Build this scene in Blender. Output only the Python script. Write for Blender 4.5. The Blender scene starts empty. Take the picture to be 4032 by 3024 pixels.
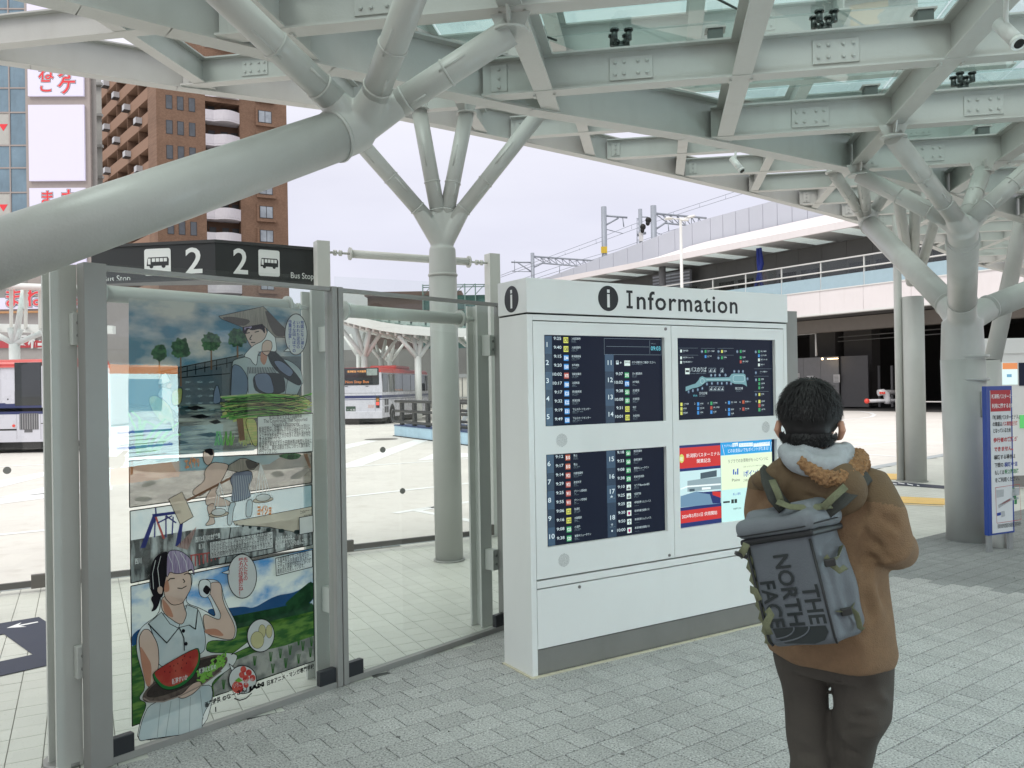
import bpy, bmesh, math, random
from mathutils import Vector, Matrix, noise
random.seed(7)
R = math.radians
PI = math.pi
scene = bpy.context.scene
col = scene.collection

# ------------------------------------------------------------------ camera
F_PX, PITCH, ROLL, CAM_H = 3261.0, 0.0036, -0.0164, 1.75
cam_d = bpy.data.cameras.new('camera')
cam_d.sensor_fit = 'HORIZONTAL'
cam_d.sensor_width = 36.0
cam_d.lens = F_PX / 4032.0 * 36.0
cam_d.clip_start = 0.05
cam_d.clip_end = 2000.0
cam = bpy.data.objects.new('camera', cam_d)
col.objects.link(cam)
cam.matrix_world = (Matrix.Translation((0, 0, CAM_H)) @ Matrix.Rotation(PI / 2 + PITCH, 4, 'X')
     @ Matrix.Rotation(ROLL, 4, 'Z'))
scene.camera = cam

# ------------------------------------------------------------------ light
SUN_EL, SUN_AZ = R(52), R(215)
world = bpy.data.worlds.new('World')
scene.world = world
world.use_nodes = True
wn, wl = world.node_tree.nodes, world.node_tree.links
wn.clear()
w_out = wn.new('ShaderNodeOutputWorld')
w_bg = wn.new('ShaderNodeBackground')
w_sky = wn.new('ShaderNodeTexSky')
w_sky.sky_type = 'NISHITA'
w_sky.sun_disc = False
w_sky.sun_elevation = SUN_EL
w_sky.sun_rotation = SUN_AZ
w_tc = wn.new('ShaderNodeTexCoord')
w_map = wn.new('ShaderNodeMapping')
w_map.inputs['Scale'].default_value = (1.0, 1.0, 3.2)
w_n = wn.new('ShaderNodeTexNoise')
w_n.inputs['Scale'].default_value = 2.2
w_n.inputs['Detail'].default_value = 5.0
w_r = wn.new('ShaderNodeValToRGB')
w_r.color_ramp.elements[0].position = 0.30
w_r.color_ramp.elements[0].color = (6.6, 6.6, 7.8, 1)
w_r.color_ramp.elements[1].position = 0.72
w_r.color_ramp.elements[1].color = (8.0, 8.0, 9.0, 1)
# an overcast sky is brighter overhead than at the horizon
w_sep = wn.new('ShaderNodeSeparateXYZ')
w_mr = wn.new('ShaderNodeMapRange')
w_mr.inputs['From Min'].default_value = 0.22
w_mr.inputs['From Max'].default_value = 1.0
w_mr.inputs['To Min'].default_value = 1.0
w_mr.inputs['To Max'].default_value = 2.0
w_tint = wn.new('ShaderNodeMix')
w_tint.data_type = 'RGBA'
w_tint.inputs[7].default_value = (8.0, 7.75, 7.55, 1)
w_mul = wn.new('ShaderNodeVectorMath')
w_mul.operation = 'SCALE'
w_mix = wn.new('ShaderNodeMix')
w_mix.data_type = 'RGBA'
w_mix.inputs[0].default_value = 0.93
wl.new(w_tc.outputs['Generated'], w_map.inputs['Vector'])
wl.new(w_map.outputs['Vector'], w_n.inputs['Vector'])
wl.new(w_n.outputs['Fac'], w_r.inputs['Fac'])
wl.new(w_tc.outputs['Generated'], w_sep.inputs['Vector'])
wl.new(w_sep.outputs['Z'], w_mr.inputs['Value'])
wl.new(w_r.outputs['Color'], w_tint.inputs[6])
w_f = wn.new('ShaderNodeMapRange')
w_f.inputs['From Min'].default_value = 0.2
w_f.inputs['From Max'].default_value = 0.6
wl.new(w_sep.outputs['Z'], w_f.inputs['Value'])
wl.new(w_f.outputs['Result'], w_tint.inputs[0])
wl.new(w_tint.outputs[2], w_mul.inputs[0])
wl.new(w_mr.outputs['Result'], w_mul.inputs['Scale'])
wl.new(w_sky.outputs['Color'], w_mix.inputs[6])
wl.new(w_mul.outputs['Vector'], w_mix.inputs[7])
wl.new(w_mix.outputs[2], w_bg.inputs['Color'])
w_bg.inputs['Strength'].default_value = 0.10
wl.new(w_bg.outputs['Background'], w_out.inputs['Surface'])
sun_d = bpy.data.lights.new('sun', 'SUN')
sun_d.energy = 1.4
sun_d.angle = R(25)
sun_d.color = (1.0, 0.97, 0.93)
sun = bpy.data.objects.new('sun', sun_d)
col.objects.link(sun)
sun.rotation_euler = (PI / 2 - SUN_EL, 0, PI - SUN_AZ)
sun.location = (0, 0, 30)
scene.view_settings.view_transform = 'Standard'
scene.view_settings.look = 'None'
scene.view_settings.gamma = 1.0
scene.view_settings.exposure = 0.20
scene.view_settings.use_curve_mapping = False
scene.cycles.max_bounces = 10
scene.cycles.transparent_max_bounces = 24
scene.cycles.diffuse_bounces = 4
scene.cycles.glossy_bounces = 4

# ------------------------------------------------------------------ measured photograph -> metres
_c, _s = math.cos(-ROLL), math.sin(-ROLL)
_cp, _sp = math.cos(PITCH), math.sin(PITCH)
def ray(u, v):
 U, V = u - 2016.0, v - 1512.0
 a, b = U * _c - V * _s, U * _s + V * _c
 x, y, z = a / F_PX, 1.0, -b / F_PX
 return Vector((x, y * _cp - z * _sp, y * _sp + z * _cp))
def onz(u, v, z=0.0):
 d = ray(u, v); t = (z - CAM_H) / d.z
 return Vector((0, 0, CAM_H)) + d * t
def aty(u, v, Y):
 d = ray(u, v)
 return Vector((0, 0, CAM_H)) + d * (Y / d.y)

class Frame:
 """A vertical (or free) plane: origin, axes e (across), up, n (towards the viewer)."""
 def __init__(s, origin, yaw, up=None):
  s.o = Vector(origin)
  s.e = Vector((math.cos(yaw), math.sin(yaw), 0))
  s.u = Vector((0, 0, 1))
  s.n = s.e.cross(s.u)
  s.yaw = yaw
 def P(s, a, z, off=0.0):
  return s.o + s.e * a + s.u * z + s.n * off
 def px(s, u, v, off=0.0):
  d = ray(u, v); c = Vector((0, 0, CAM_H))
  o = s.o + s.n * off
  t = (o - c).dot(s.n) / d.dot(s.n)
  q = c + d * t - s.o
  return q.dot(s.e), q.dot(s.u)
 def M(s, a, z, off=0.0, rot=0.0):
  m = Matrix((( s.e.x, s.u.x, s.n.x, 0), (s.e.y, s.u.y, s.n.y, 0), (s.e.z, s.u.z, s.n.z, 0), (0, 0, 0, 1)))
  p = s.P(a, z, off)
  return Matrix.Translation(p) @ m @ Matrix.Rotation(rot, 4, 'Z')

# ------------------------------------------------------------------ materials
MATS = {}
def new_mat(name):
 m = bpy.data.materials.new(name); m.use_nodes = True
 m.node_tree.nodes.clear()
 return m, m.node_tree.nodes, m.node_tree.links
def mat(name, color, rough=0.5, metal=0.0, var=0.06, scale=3.0, bump=0.0, bscale=60.0, emit=0.0, emit_col=None,
  spec=0.5, grime=0.0):
 if name in MATS: return MATS[name]
 m, N, L = new_mat(name)
 out = N.new('ShaderNodeOutputMaterial'); b = N.new('ShaderNodeBsdfPrincipled')
 L.new(b.outputs[0], out.inputs[0])
 b.inputs['Roughness'].default_value = rough
 b.inputs['Metallic'].default_value = metal
 b.inputs['Specular IOR Level'].default_value = spec
 geo = N.new('ShaderNodeNewGeometry')
 if var > 0:
  n = N.new('ShaderNodeTexNoise'); n.inputs['Scale'].default_value = scale; n.inputs['Detail'].default_value = 6
  n.inputs['Roughness'].default_value = 0.65
  L.new(geo.outputs['Position'], n.inputs['Vector'])
  mx = N.new('ShaderNodeMix'); mx.data_type = 'RGBA'
  mr = N.new('ShaderNodeMapRange'); mr.inputs['From Min'].default_value = .3; mr.inputs['From Max'].default_value = .7
  L.new(n.outputs['Fac'], mr.inputs['Value']); L.new(mr.outputs['Result'], mx.inputs[0])
  mx.inputs[6].default_value = tuple(c * (1 - var) for c in color) + (1,)
  mx.inputs[7].default_value = tuple(min(1, c * (1 + var)) for c in color) + (1,)
  src = mx.outputs[2]
  if grime > 0:
   n2 = N.new('ShaderNodeTexNoise'); n2.inputs['Scale'].default_value = 1.3; n2.inputs['Detail'].default_value = 10
   mp = N.new('ShaderNodeMapping'); mp.inputs['Scale'].default_value = (3, 3, .6)
   L.new(geo.outputs['Position'], mp.inputs['Vector']); L.new(mp.outputs['Vector'], n2.inputs['Vector'])
   r2 = N.new('ShaderNodeMapRange'); r2.inputs['From Min'].default_value = .52; r2.inputs['From Max'].default_value = .75
   r2.inputs['To Max'].default_value = grime
   L.new(n2.outputs['Fac'], r2.inputs['Value'])
   m2 = N.new('ShaderNodeMix'); m2.data_type = 'RGBA'; L.new(r2.outputs['Result'], m2.inputs[0])
   L.new(src, m2.inputs[6]); m2.inputs[7].default_value = (color[0] * .55, color[1] * .5, color[2] * .44, 1)
   src = m2.outputs[2]
  L.new(src, b.inputs['Base Color'])
  rr = N.new('ShaderNodeMapRange'); rr.inputs['To Min'].default_value = max(0, rough - .08); rr.inputs['To Max'].default_value = min(1, rough + .08)
  L.new(n.outputs['Fac'], rr.inputs['Value']); L.new(rr.outputs['Result'], b.inputs['Roughness'])
 else:
  b.inputs['Base Color'].default_value = tuple(color) + (1,)
 if bump > 0:
  nb = N.new('ShaderNodeTexNoise'); nb.inputs['Scale'].default_value = bscale; nb.inputs['Detail'].default_value = 4
  L.new(geo.outputs['Position'], nb.inputs['Vector'])
  bp = N.new('ShaderNodeBump'); bp.inputs['Strength'].default_value = bump; bp.inputs['Distance'].default_value = 0.01
  L.new(nb.outputs['Fac'], bp.inputs['Height']); L.new(bp.outputs['Normal'], b.inputs['Normal'])
 if emit > 0:
  b.inputs['Emission Color'].default_value = tuple(emit_col or color) + (1,)
  b.inputs['Emission Strength'].default_value = emit
 MATS[name] = m
 return m
def glass(name, tint, body=0.0, body_col=(.8, .9, .88), ior=1.5, rough=0.0):
 if name in MATS: return MATS[name]
 m, N, L = new_mat(name)
 out = N.new('ShaderNodeOutputMaterial')
 tr = N.new('ShaderNodeBsdfTransparent'); tr.inputs[0].default_value = tuple(tint) + (1,)
 gl = N.new('ShaderNodeBsdfGlossy'); gl.inputs['Roughness'].default_value = rough
 gl.inputs['Color'].default_value = (1, 1, 1, 1)
 fr = N.new('ShaderNodeFresnel'); fr.inputs[0].default_value = ior
 mx = N.new('ShaderNodeMixShader')
 gm = N.new('ShaderNodeNewGeometry'); ff = N.new('ShaderNodeMath'); ff.operation = 'SUBTRACT'; ff.inputs[0].default_value = 1.0
 L.new(gm.outputs['Backfacing'], ff.inputs[1])
 fm = N.new('ShaderNodeMath'); fm.operation = 'MULTIPLY'; L.new(fr.outputs[0], fm.inputs[0]); L.new(ff.outputs[0], fm.inputs[1])
 L.new(fm.outputs[0], mx.inputs[0])
 base = tr.outputs[0]
 if body > 0:
  tl = N.new('ShaderNodeBsdfTranslucent'); tl.inputs[0].default_value = tuple(body_col) + (1,)
  m2 = N.new('ShaderNodeMixShader'); m2.inputs[0].default_value = body
  L.new(tr.outputs[0], m2.inputs[1]); L.new(tl.outputs[0], m2.inputs[2]); base = m2.outputs[0]
 L.new(base, mx.inputs[1]); L.new(gl.outputs[0], mx.inputs[2]); L.new(mx.outputs[0], out.inputs[0])
 MATS[name] = m
 return m
def print_mat(name, color, clear=0.12, col2=None, scale=8.0, var=.05, stretch=(1, 1, 1)):
 """ink on clear film: a matt colour that lets a little light through"""
 if name in MATS: return MATS[name]
 m, N, L = new_mat(name)
 out = N.new('ShaderNodeOutputMaterial')
 df = N.new('ShaderNodeBsdfDiffuse'); tl = N.new('ShaderNodeBsdfTranslucent'); tr = N.new('ShaderNodeBsdfTransparent')
 geo = N.new('ShaderNodeNewGeometry'); mp = N.new('ShaderNodeMapping'); mp.inputs['Scale'].default_value = stretch
 L.new(geo.outputs['Position'], mp.inputs['Vector'])
 n = N.new('ShaderNodeTexNoise'); n.inputs['Scale'].default_value = scale; n.inputs['Detail'].default_value = 6
 L.new(mp.outputs['Vector'], n.inputs['Vector'])
 rp = N.new('ShaderNodeValToRGB'); rp.color_ramp.elements[0].position = .42; rp.color_ramp.elements[1].position = .6
 c2 = col2 or tuple(min(1, c * (1 + var * 2)) for c in color)
 rp.color_ramp.elements[0].color = tuple(color) + (1,); rp.color_ramp.elements[1].color = tuple(c2) + (1,)
 L.new(n.outputs['Fac'], rp.inputs['Fac'])
 for s in (df, tl): L.new(rp.outputs[0], s.inputs[0])
 m1 = N.new('ShaderNodeMixShader'); m1.inputs[0].default_value = .35
 L.new(df.outputs[0], m1.inputs[1]); L.new(tl.outputs[0], m1.inputs[2])
 m2 = N.new('ShaderNodeMixShader'); m2.inputs[0].default_value = clear
 L.new(m1.outputs[0], m2.inputs[1]); L.new(tr.outputs[0], m2.inputs[2]); L.new(m2.outputs[0], out.inputs[0])
 MATS[name] = m
 return m
def screen_mat(name, color, strength=1.0):
 """a lit display: dark glossy face that gives off its picture colour"""
 return mat(name, tuple(c * .3 for c in color), rough=.25, var=0, emit=strength, emit_col=color)

# ------------------------------------------------------------------ mesh builder
class MB:
 def __init__(s): s.v, s.f, s.sm = [], [], []
 def add(s, verts, faces, smooth=False):
  b = len(s.v); s.v.extend([Vector(p) for p in verts])
  s.f.extend([tuple(i + b for i in f) for f in faces]); s.sm.extend([smooth] * len(faces)); return s
 def box(s, a, b, M=None):
  x0, y0, z0 = a; x1, y1, z1 = b
  v = [Vector(p) for p in ((x0, y0, z0), (x1, y0, z0), (x1, y1, z0), (x0, y1, z0), (x0, y0, z1), (x1, y0, z1), (x1, y1, z1), (x0, y1, z1))]
  if M: v = [M @ p for p in v]
  return s.add(v, [(0, 3, 2, 1), (4, 5, 6, 7), (0, 1, 5, 4), (1, 2, 6, 5), (2, 3, 7, 6), (3, 0, 4, 7)])
 def rbox(s, a, b, M=None, r=.01):
  """box with chamfered edges along every axis"""
  bm = bmesh.new()
  c = [(a[i] + b[i]) / 2 for i in range(3)]; d = [abs(b[i] - a[i]) for i in range(3)]
  bmesh.ops.create_cube(bm, size=1, matrix=Matrix.Translation(c) @ Matrix.Diagonal(d + [1]))
  bmesh.ops.bevel(bm, geom=bm.edges[:], offset=min(r, min(d) * .45), segments=3, profile=.5, affect='EDGES')
  return s.bm(bm, M)
 def bm(s, bm, M=None, smooth=False):
  bm.verts.index_update()
  v = [(M @ x.co) if M else x.co.copy() for x in bm.verts]
  s.add(v, [[q.index for q in f.verts] for f in bm.faces], smooth); bm.free(); return s
 def extrude(s, pts, d):
  """polygon pts (3D, planar) swept by vector d"""
  n = len(pts); d = Vector(d); A = [Vector(p) for p in pts]; B = [p + d for p in A]
  fs = [tuple(range(n - 1, -1, -1)), tuple(range(n, 2 * n))] + [(i, (i + 1) % n, n + (i + 1) % n, n + i) for i in range(n)]
  return s.add(A + B, fs)
 def tube(s, p0, p1, r0, r1=None, n=20, caps=True):
  return s.path([p0, p1], [r0, r0 if r1 is None else r1], n, caps)
 def path(s, pts, rad, n=16, caps=True, flat=None, up=None):
  pts = [Vector(p) for p in pts]
  if not hasattr(rad, '__len__'): rad = [rad] * len(pts)
  b = len(s.v); ref = Vector(up) if up is not None else None
  for i, p in enumerate(pts):
   t = (pts[min(i + 1, len(pts) - 1)] - pts[max(i - 1, 0)]).normalized()
   if ref is None:
    ref = Vector((0, 0, 1)) if abs(t.z) < .9 else Vector((1, 0, 0))
   x = ref - t * ref.dot(t)
   if x.length < 1e-4: x = Vector((1, 0, 0)) - t * t.x
   x.normalize(); y = t.cross(x)
   if up is None: ref = x
   for k in range(n):
    a = 2 * PI * k / n
    fx, fy = (1, 1) if flat is None else flat
    s.v.append(p + (x * math.cos(a) * fx + y * math.sin(a) * fy) * rad[i])
  for i in range(len(pts) - 1):
   for k in range(n):
    s.f.append((b + i * n + k, b + i * n + (k + 1) % n, b + (i + 1) * n + (k + 1) % n, b + (i + 1) * n + k)); s.sm.append(True)
  if caps:
   s.f.append(tuple(b + k for k in range(n - 1, -1, -1))); s.sm.append(False)
   e = b + (len(pts) - 1) * n; s.f.append(tuple(e + k for k in range(n))); s.sm.append(False)
  return s
 def sphere(s, c, r, n=20, m=12, sc=(1, 1, 1), M=None):
  b = len(s.v); c = Vector(c)
  P = []
  for j in range(1, m):
   th = PI * j / m
   for k in range(n):
    a = 2 * PI * k / n
    P.append(Vector((math.sin(th) * math.cos(a) * sc[0], math.sin(th) * math.sin(a) * sc[1], math.cos(th) * sc[2])) * r)
  P = [Vector((0, 0, r * sc[2]))] + P + [Vector((0, 0, -r * sc[2]))]
  P = [c + ((M @ p) if M else p) for p in P]
  F = [(0, 1 + k, 1 + (k + 1) % n) for k in range(n)]
  for j in range(m - 2):
   for k in range(n):
    a0 = 1 + j * n; F.append((a0 + k, a0 + n + k, a0 + n + (k + 1) % n, a0 + (k + 1) % n))
  l = len(P) - 1; a0 = 1 + (m - 2) * n
  F += [(l, a0 + (k + 1) % n, a0 + k) for k in range(n)]
  return s.add(P, F, True)
 def poly(s, pts): return s.add(pts, [tuple(range(len(pts)))])
 def text(s, txt, M, size=.1, width=None, align='LEFT', bold=0.0, depth=0.0, shear=0.0, height=None, vertical=False, font_space=1.0):
  c = bpy.data.curves.new('lettering', 'FONT'); c.body = txt; c.size = size; c.align_x = align
  c.offset = bold; c.extrude = depth; c.shear = shear; c.resolution_u = 3; c.space_character = font_space
  o = bpy.data.objects.new('lettering', c); col.objects.link(o)
  dg = bpy.context.evaluated_depsgraph_get(); me = bpy.data.meshes.new_from_object(o.evaluated_get(dg))
  if len(me.vertices):
   xs = [v.co.x for v in me.vertices]; w = max(xs) - min(xs)
   k = width / w if (width and w > 0) else 1.0
   ky = 1.0
   if height:
    ys = [v.co.y for v in me.vertices]; ky = height / (max(ys) - min(ys))
   s.add([M @ Vector((v.co.x * k, v.co.y * ky, v.co.z)) for v in me.vertices], [tuple(p.vertices) for p in me.polygons])
  bpy.data.objects.remove(o); bpy.data.meshes.remove(me); bpy.data.curves.remove(c)
  return s
 def mesh(s, name, m):
  me = bpy.data.meshes.new(name)
  me.from_pydata([tuple(p) for p in s.v], [], s.f)
  for i, p in enumerate(me.polygons): p.use_smooth = s.sm[i]
  if m: me.materials.append(m)
  me.update()
  return me

def obj(name, mb, m, parent=None, **kw):
 me = mb.mesh(name, m) if isinstance(mb, MB) else mb
 o = bpy.data.objects.new(name, me); col.objects.link(o)
 if parent:
  o.parent = parent
  w = parent
  while w.parent: w = w.parent
  o.matrix_parent_inverse = Matrix.Translation(-w.location) if w.get('_root') else Matrix.Identity(4)
  if parent is not w: o.matrix_parent_inverse = Matrix.Identity(4)
 for k, v in kw.items(): o[k] = v
 if name in ('lettering', 'small_lettering', 'picture_seedling', 'badge_lettering'): o['kind'] = 'stuff'
 return o
def thing(name, label, cat, loc=(0, 0, 0), group=None):
 o = bpy.data.objects.new(name, None); col.objects.link(o); o.location = loc
 o.empty_display_size = .1
 o['label'] = label; o['category'] = cat; o['_root'] = 1
 if group: o['group'] = group
 return o
def single(name, mb, m, label, cat, group=None):
 o = obj(name, mb, m); o['label'] = label; o['category'] = cat
 if group: o['group'] = group
 return o
def structure(name, mb, m): return obj(name, mb, m, kind='structure')
def copy_tree(root, delta, label=None, group=None):
 r = root.copy(); col.objects.link(r); r.location = root.location + Vector(delta)
 if label: r['label'] = label
 if group: r['group'] = group
 for ch in root.children:
  c = ch.copy(); col.objects.link(c); c.parent = r
  for g in ch.children:
   d = g.copy(); col.objects.link(d); d.parent = c
 return r
def Z(offx, offy, k):
 return lambda x, y: (offx + x / k, offy + y / k)
def rot2(p, a): return (p[0] * math.cos(a) - p[1] * math.sin(a), p[0] * math.sin(a) + p[1] * math.cos(a))

# palette
WHITE_PAINT = mat('white_steel_paint', (.475, .482, .460), rough=.36, var=.045, scale=2.5, bump=.10, bscale=70, grime=.20)
SHELTER_PAINT = mat('shelter_steel_paint', (.56, .575, .54), rough=.42, var=.03, bump=.05, bscale=120, grime=.10)
FRAME_GREY = mat('frame_grey_aluminium', (.30, .30, .285), rough=.45, metal=.25, var=.04, grime=.12)
CLIP_BLACK = mat('clip_black', (.015, .017, .022), rough=.4, var=.05)
PANE = glass('clear_pane', (.955, .978, .968))
ROOF_GLASS = glass('roof_glass', (.82, .895, .88), body=.05, body_col=(.62, .74, .71))
# ================================================================== GROUND
GYAW = R(48.59)
G = Frame((-2.0, 3.842, 0), GYAW)          # front glass screen line
KYAW = R(31.72)
K = Frame((0.0949, 4.9813, 0), KYAW)       # kiosk front
Q1 = Vector((-0.06, 6.04, 0)); Q2 = Vector((2.42, 7.25, 0))
L1, L2 = onz(3560, 2135), onz(3724, 2088)
Q3 = L2 + (L2 - L1).normalized() * 9
QB = [G.P(-6, 0), Q1, Q2, L1, L2, Q3]       # edge between grey pavers and pale tiles
DK1, DK2 = onz(3443, 2263), onz(4023, 2334)
KERB = [Vector(p + (0,)) for p in ((-16, .9), (-4.6, 7.4), (-.4, 9.8), (2.5, 11.8), (5, 14.2), (7.5, 16.8), (12, 21), (24, 31))]

def side(p, a, b): return (b.x - a.x) * (p.y - a.y) - (b.y - a.y) * (p.x - a.x)
def line_y(poly, x):
 for a, b in zip(poly, poly[1:]):
  if a.x <= x <= b.x: return a.y + (b.y - a.y) * (x - a.x) / (b.x - a.x)
 return poly[0].y if x < poly[0].x else poly[-1].y

def cell_mat(name, base, dark, light, yaw, lx, ly, fleck, rough=.75, tone=.17, fleckscale=260.):
 m, N, L = new_mat(name)
 out = N.new('ShaderNodeOutputMaterial'); b = N.new('ShaderNodeBsdfPrincipled'); L.new(b.outputs[0], out.inputs[0])
 b.inputs['Roughness'].default_value = rough
 geo = N.new('ShaderNodeNewGeometry')
 mp = N.new('ShaderNodeVectorRotate'); mp.rotation_type = 'Z_AXIS'; mp.inputs['Angle'].default_value = -yaw
 L.new(geo.outputs['Position'], mp.inputs['Vector'])
 dv = N.new('ShaderNodeVectorMath'); dv.operation = 'DIVIDE'; dv.inputs[1].default_value = (lx, ly, 1)
 L.new(mp.outputs[0], dv.inputs[0])
 fl = N.new('ShaderNodeVectorMath'); fl.operation = 'FLOOR'; L.new(dv.outputs[0], fl.inputs[0])
 wnn = N.new('ShaderNodeTexWhiteNoise'); wnn.noise_dimensions = '2D'; L.new(fl.outputs[0], wnn.inputs['Vector'])
 n1 = N.new('ShaderNodeTexNoise'); n1.inputs['Scale'].default_value = fleckscale; n1.inputs['Detail'].default_value = 3; n1.inputs['Roughness'].default_value = .7
 L.new(geo.outputs['Position'], n1.inputs['Vector'])
 rp = N.new('ShaderNodeValToRGB')
 e = rp.color_ramp.elements
 e[0].position = .33; e[0].color = tuple(dark) + (1,); e[1].position = .70; e[1].color = tuple(light) + (1,)
 q = e.new(.33 + fleck); q.color = tuple(base) + (1,); q = e.new(.70 - fleck * .8); q.color = tuple(base) + (1,)
 L.new(n1.outputs['Fac'], rp.inputs['Fac'])
 n2 = N.new('ShaderNodeTexNoise'); n2.inputs['Scale'].default_value = .9; n2.inputs['Detail'].default_value = 8
 L.new(geo.outputs['Position'], n2.inputs['Vector'])
 a = N.new('ShaderNodeMath'); a.operation = 'MULTIPLY_ADD'; a.inputs[1].default_value = tone; a.inputs[2].default_value = 1 - tone / 2
 L.new(wnn.outputs['Value'], a.inputs[0])
 a2 = N.new('ShaderNodeMath'); a2.operation = 'MULTIPLY_ADD'; a2.inputs[1].default_value = .50; a2.inputs[2].default_value = .74
 L.new(n2.outputs['Fac'], a2.inputs[0])
 a3 = N.new('ShaderNodeMath'); a3.operation = 'MULTIPLY'; L.new(a.outputs[0], a3.inputs[0]); L.new(a2.outputs[0], a3.inputs[1])
 sc = N.new('ShaderNodeVectorMath'); sc.operation = 'SCALE'; L.new(rp.outputs[0], sc.inputs[0]); L.new(a3.outputs[0], sc.inputs['Scale'])
 L.new(sc.outputs[0], b.inputs['Base Color'])
 bp = N.new('ShaderNodeBump'); bp.inputs['Strength'].default_value = .25; bp.inputs['Distance'].default_value = .003
 L.new(n1.outputs['Fac'], bp.inputs['Height']); L.new(bp.outputs[0], b.inputs['Normal'])
 MATS[name] = m
 return m
PY = R(36.5)
PAVER = cell_mat('granite_paver', (.42, .42, .41), (.09, .09, .09), (.78, .78, .76), PY, .105, .152, .16, fleckscale=95)
PAVER_D = cell_mat('dark_granite_paver', (.235, .245, .24), (.10, .105, .105), (.46, .46, .45), PY, .105, .152, .16, fleckscale=95)
TILE = cell_mat('pale_ceramic_tile', (.60, .61, .555), (.50, .50, .45), (.66, .66, .61), R(27.5), .1585, .1585, .05, rough=.5, tone=.06, fleckscale=90)
JOINT = mat('joint_mortar', (.11, .113, .11), rough=.95, var=.15, scale=20)
JOINT_T = mat('tile_grout', (.27, .27, .24), rough=.95, var=.12, scale=20)
CONC = mat('road_concrete', (.66, .635, .60), rough=.85, var=.07, scale=.5, bump=.2, bscale=40, grime=.25)
LAND = mat('city_ground', (.40, .39, .37), rough=.9, var=.15, scale=.05)
KERBM = mat('kerb_stone', (.42, .45, .47), rough=.85, var=.08, bump=.15, bscale=70)
PAINT = mat('road_paint_white', (.83, .84, .84), rough=.6, var=.05, scale=6)

structure('ground', MB().poly([(-900, -900, -.30), (900, -900, -.30), (900, 900, -.30), (-900, 900, -.30)]), LAND)
structure('road', MB().poly([(-140, -60, -.12), (140, -60, -.12), (140, 140, -.12), (-140, 140, -.12)]), CONC)

# island platform slab: pale tiles bedded on it towards the kerb, granite pavers on the camera side
slab = MB()
ring = [Vector((-16, -12, 0))] + KERB + [Vector((24, -12, 0))]
slab.extrude([Vector((p.x, p.y, -.25)) for p in ring][::-1], (0, 0, .240))
island = structure('island_platform', slab, JOINT_T)
bed = MB().extrude([Vector((p.x, p.y, -.02)) for p in [Vector((-8, -12, 0))] + [QB[0] + Vector((0, 0, 0))] + QB[1:] + [Vector((QB[-1].x, -12, 0))]], (0, 0, .013))
pave = structure('pavement', bed, JOINT)
kb = MB()
for a, b in zip(KERB, KERB[1:]):
 d = (b - a).normalized(); n = Vector((d.y, -d.x, 0)); L_ = (b - a).length
 k = 0.0
 while k < L_ - .05:
  k2 = min(L_, k + .6)
  p, q = a + d * (k + .004), a + d * (k2 - .004)
  kb.extrude([p - n * .0 + Vector((0, 0, -.25)), q - n * .0 + Vector((0, 0, -.25)), q - n * .18 + Vector((0, 0, -.25)), p - n * .18 + Vector((0, 0, -.25))], (0, 0, .252))
  k = k2
structure('kerb', kb, KERBM)
gut = MB()
for a, b in zip(KERB, KERB[1:]):
 d = (b - a).normalized(); n = Vector((d.y, -d.x, 0))
 gut.poly([a - n * .18 + Vector((0, 0, -.116)), a - n * .75 + Vector((0, 0, -.116)), b - n * .75 + Vector((0, 0, -.116)), b - n * .18 + Vector((0, 0, -.116))])
structure('gutter', gut, mat('gutter_concrete', (.42, .45, .46), rough=.9, var=.08))

def piece_mesh(name, lx, ly, h, ch, m):
 x, y, c = lx / 2, ly / 2, ch
 v = [(-x, -y, -h), (x, -y, -h), (x, y, -h), (-x, y, -h), (-x, -y, -c), (x, -y, -c), (x, y, -c), (-x, y, -c),
         (-x + c, -y + c, 0), (x - c, -y + c, 0), (x - c, y - c, 0), (-x + c, y - c, 0)]
 f = [(0, 1, 5, 4), (1, 2, 6, 5), (2, 3, 7, 6), (3, 0, 4, 7), (4, 5, 9, 8), (5, 6, 10, 9), (6, 7, 11, 10), (7, 4, 8, 11), (8, 9, 10, 11)]
 me = bpy.data.meshes.new(name); me.from_pydata(v, [], f); me.materials.append(m); me.update(); return me, v, f
def project(p):
 q = Vector((p.x, p.y, p.z - CAM_H))
 yc = q.y * math.cos(PITCH) + q.z * math.sin(PITCH); zc = -q.y * math.sin(PITCH) + q.z * math.cos(PITCH)
 if yc < .3: return None
 U, V = F_PX * q.x / yc, -F_PX * zc / yc
 return U * math.cos(ROLL) - V * math.sin(ROLL) + 2016, U * math.sin(ROLL) + V * math.cos(ROLL) + 1512
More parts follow.
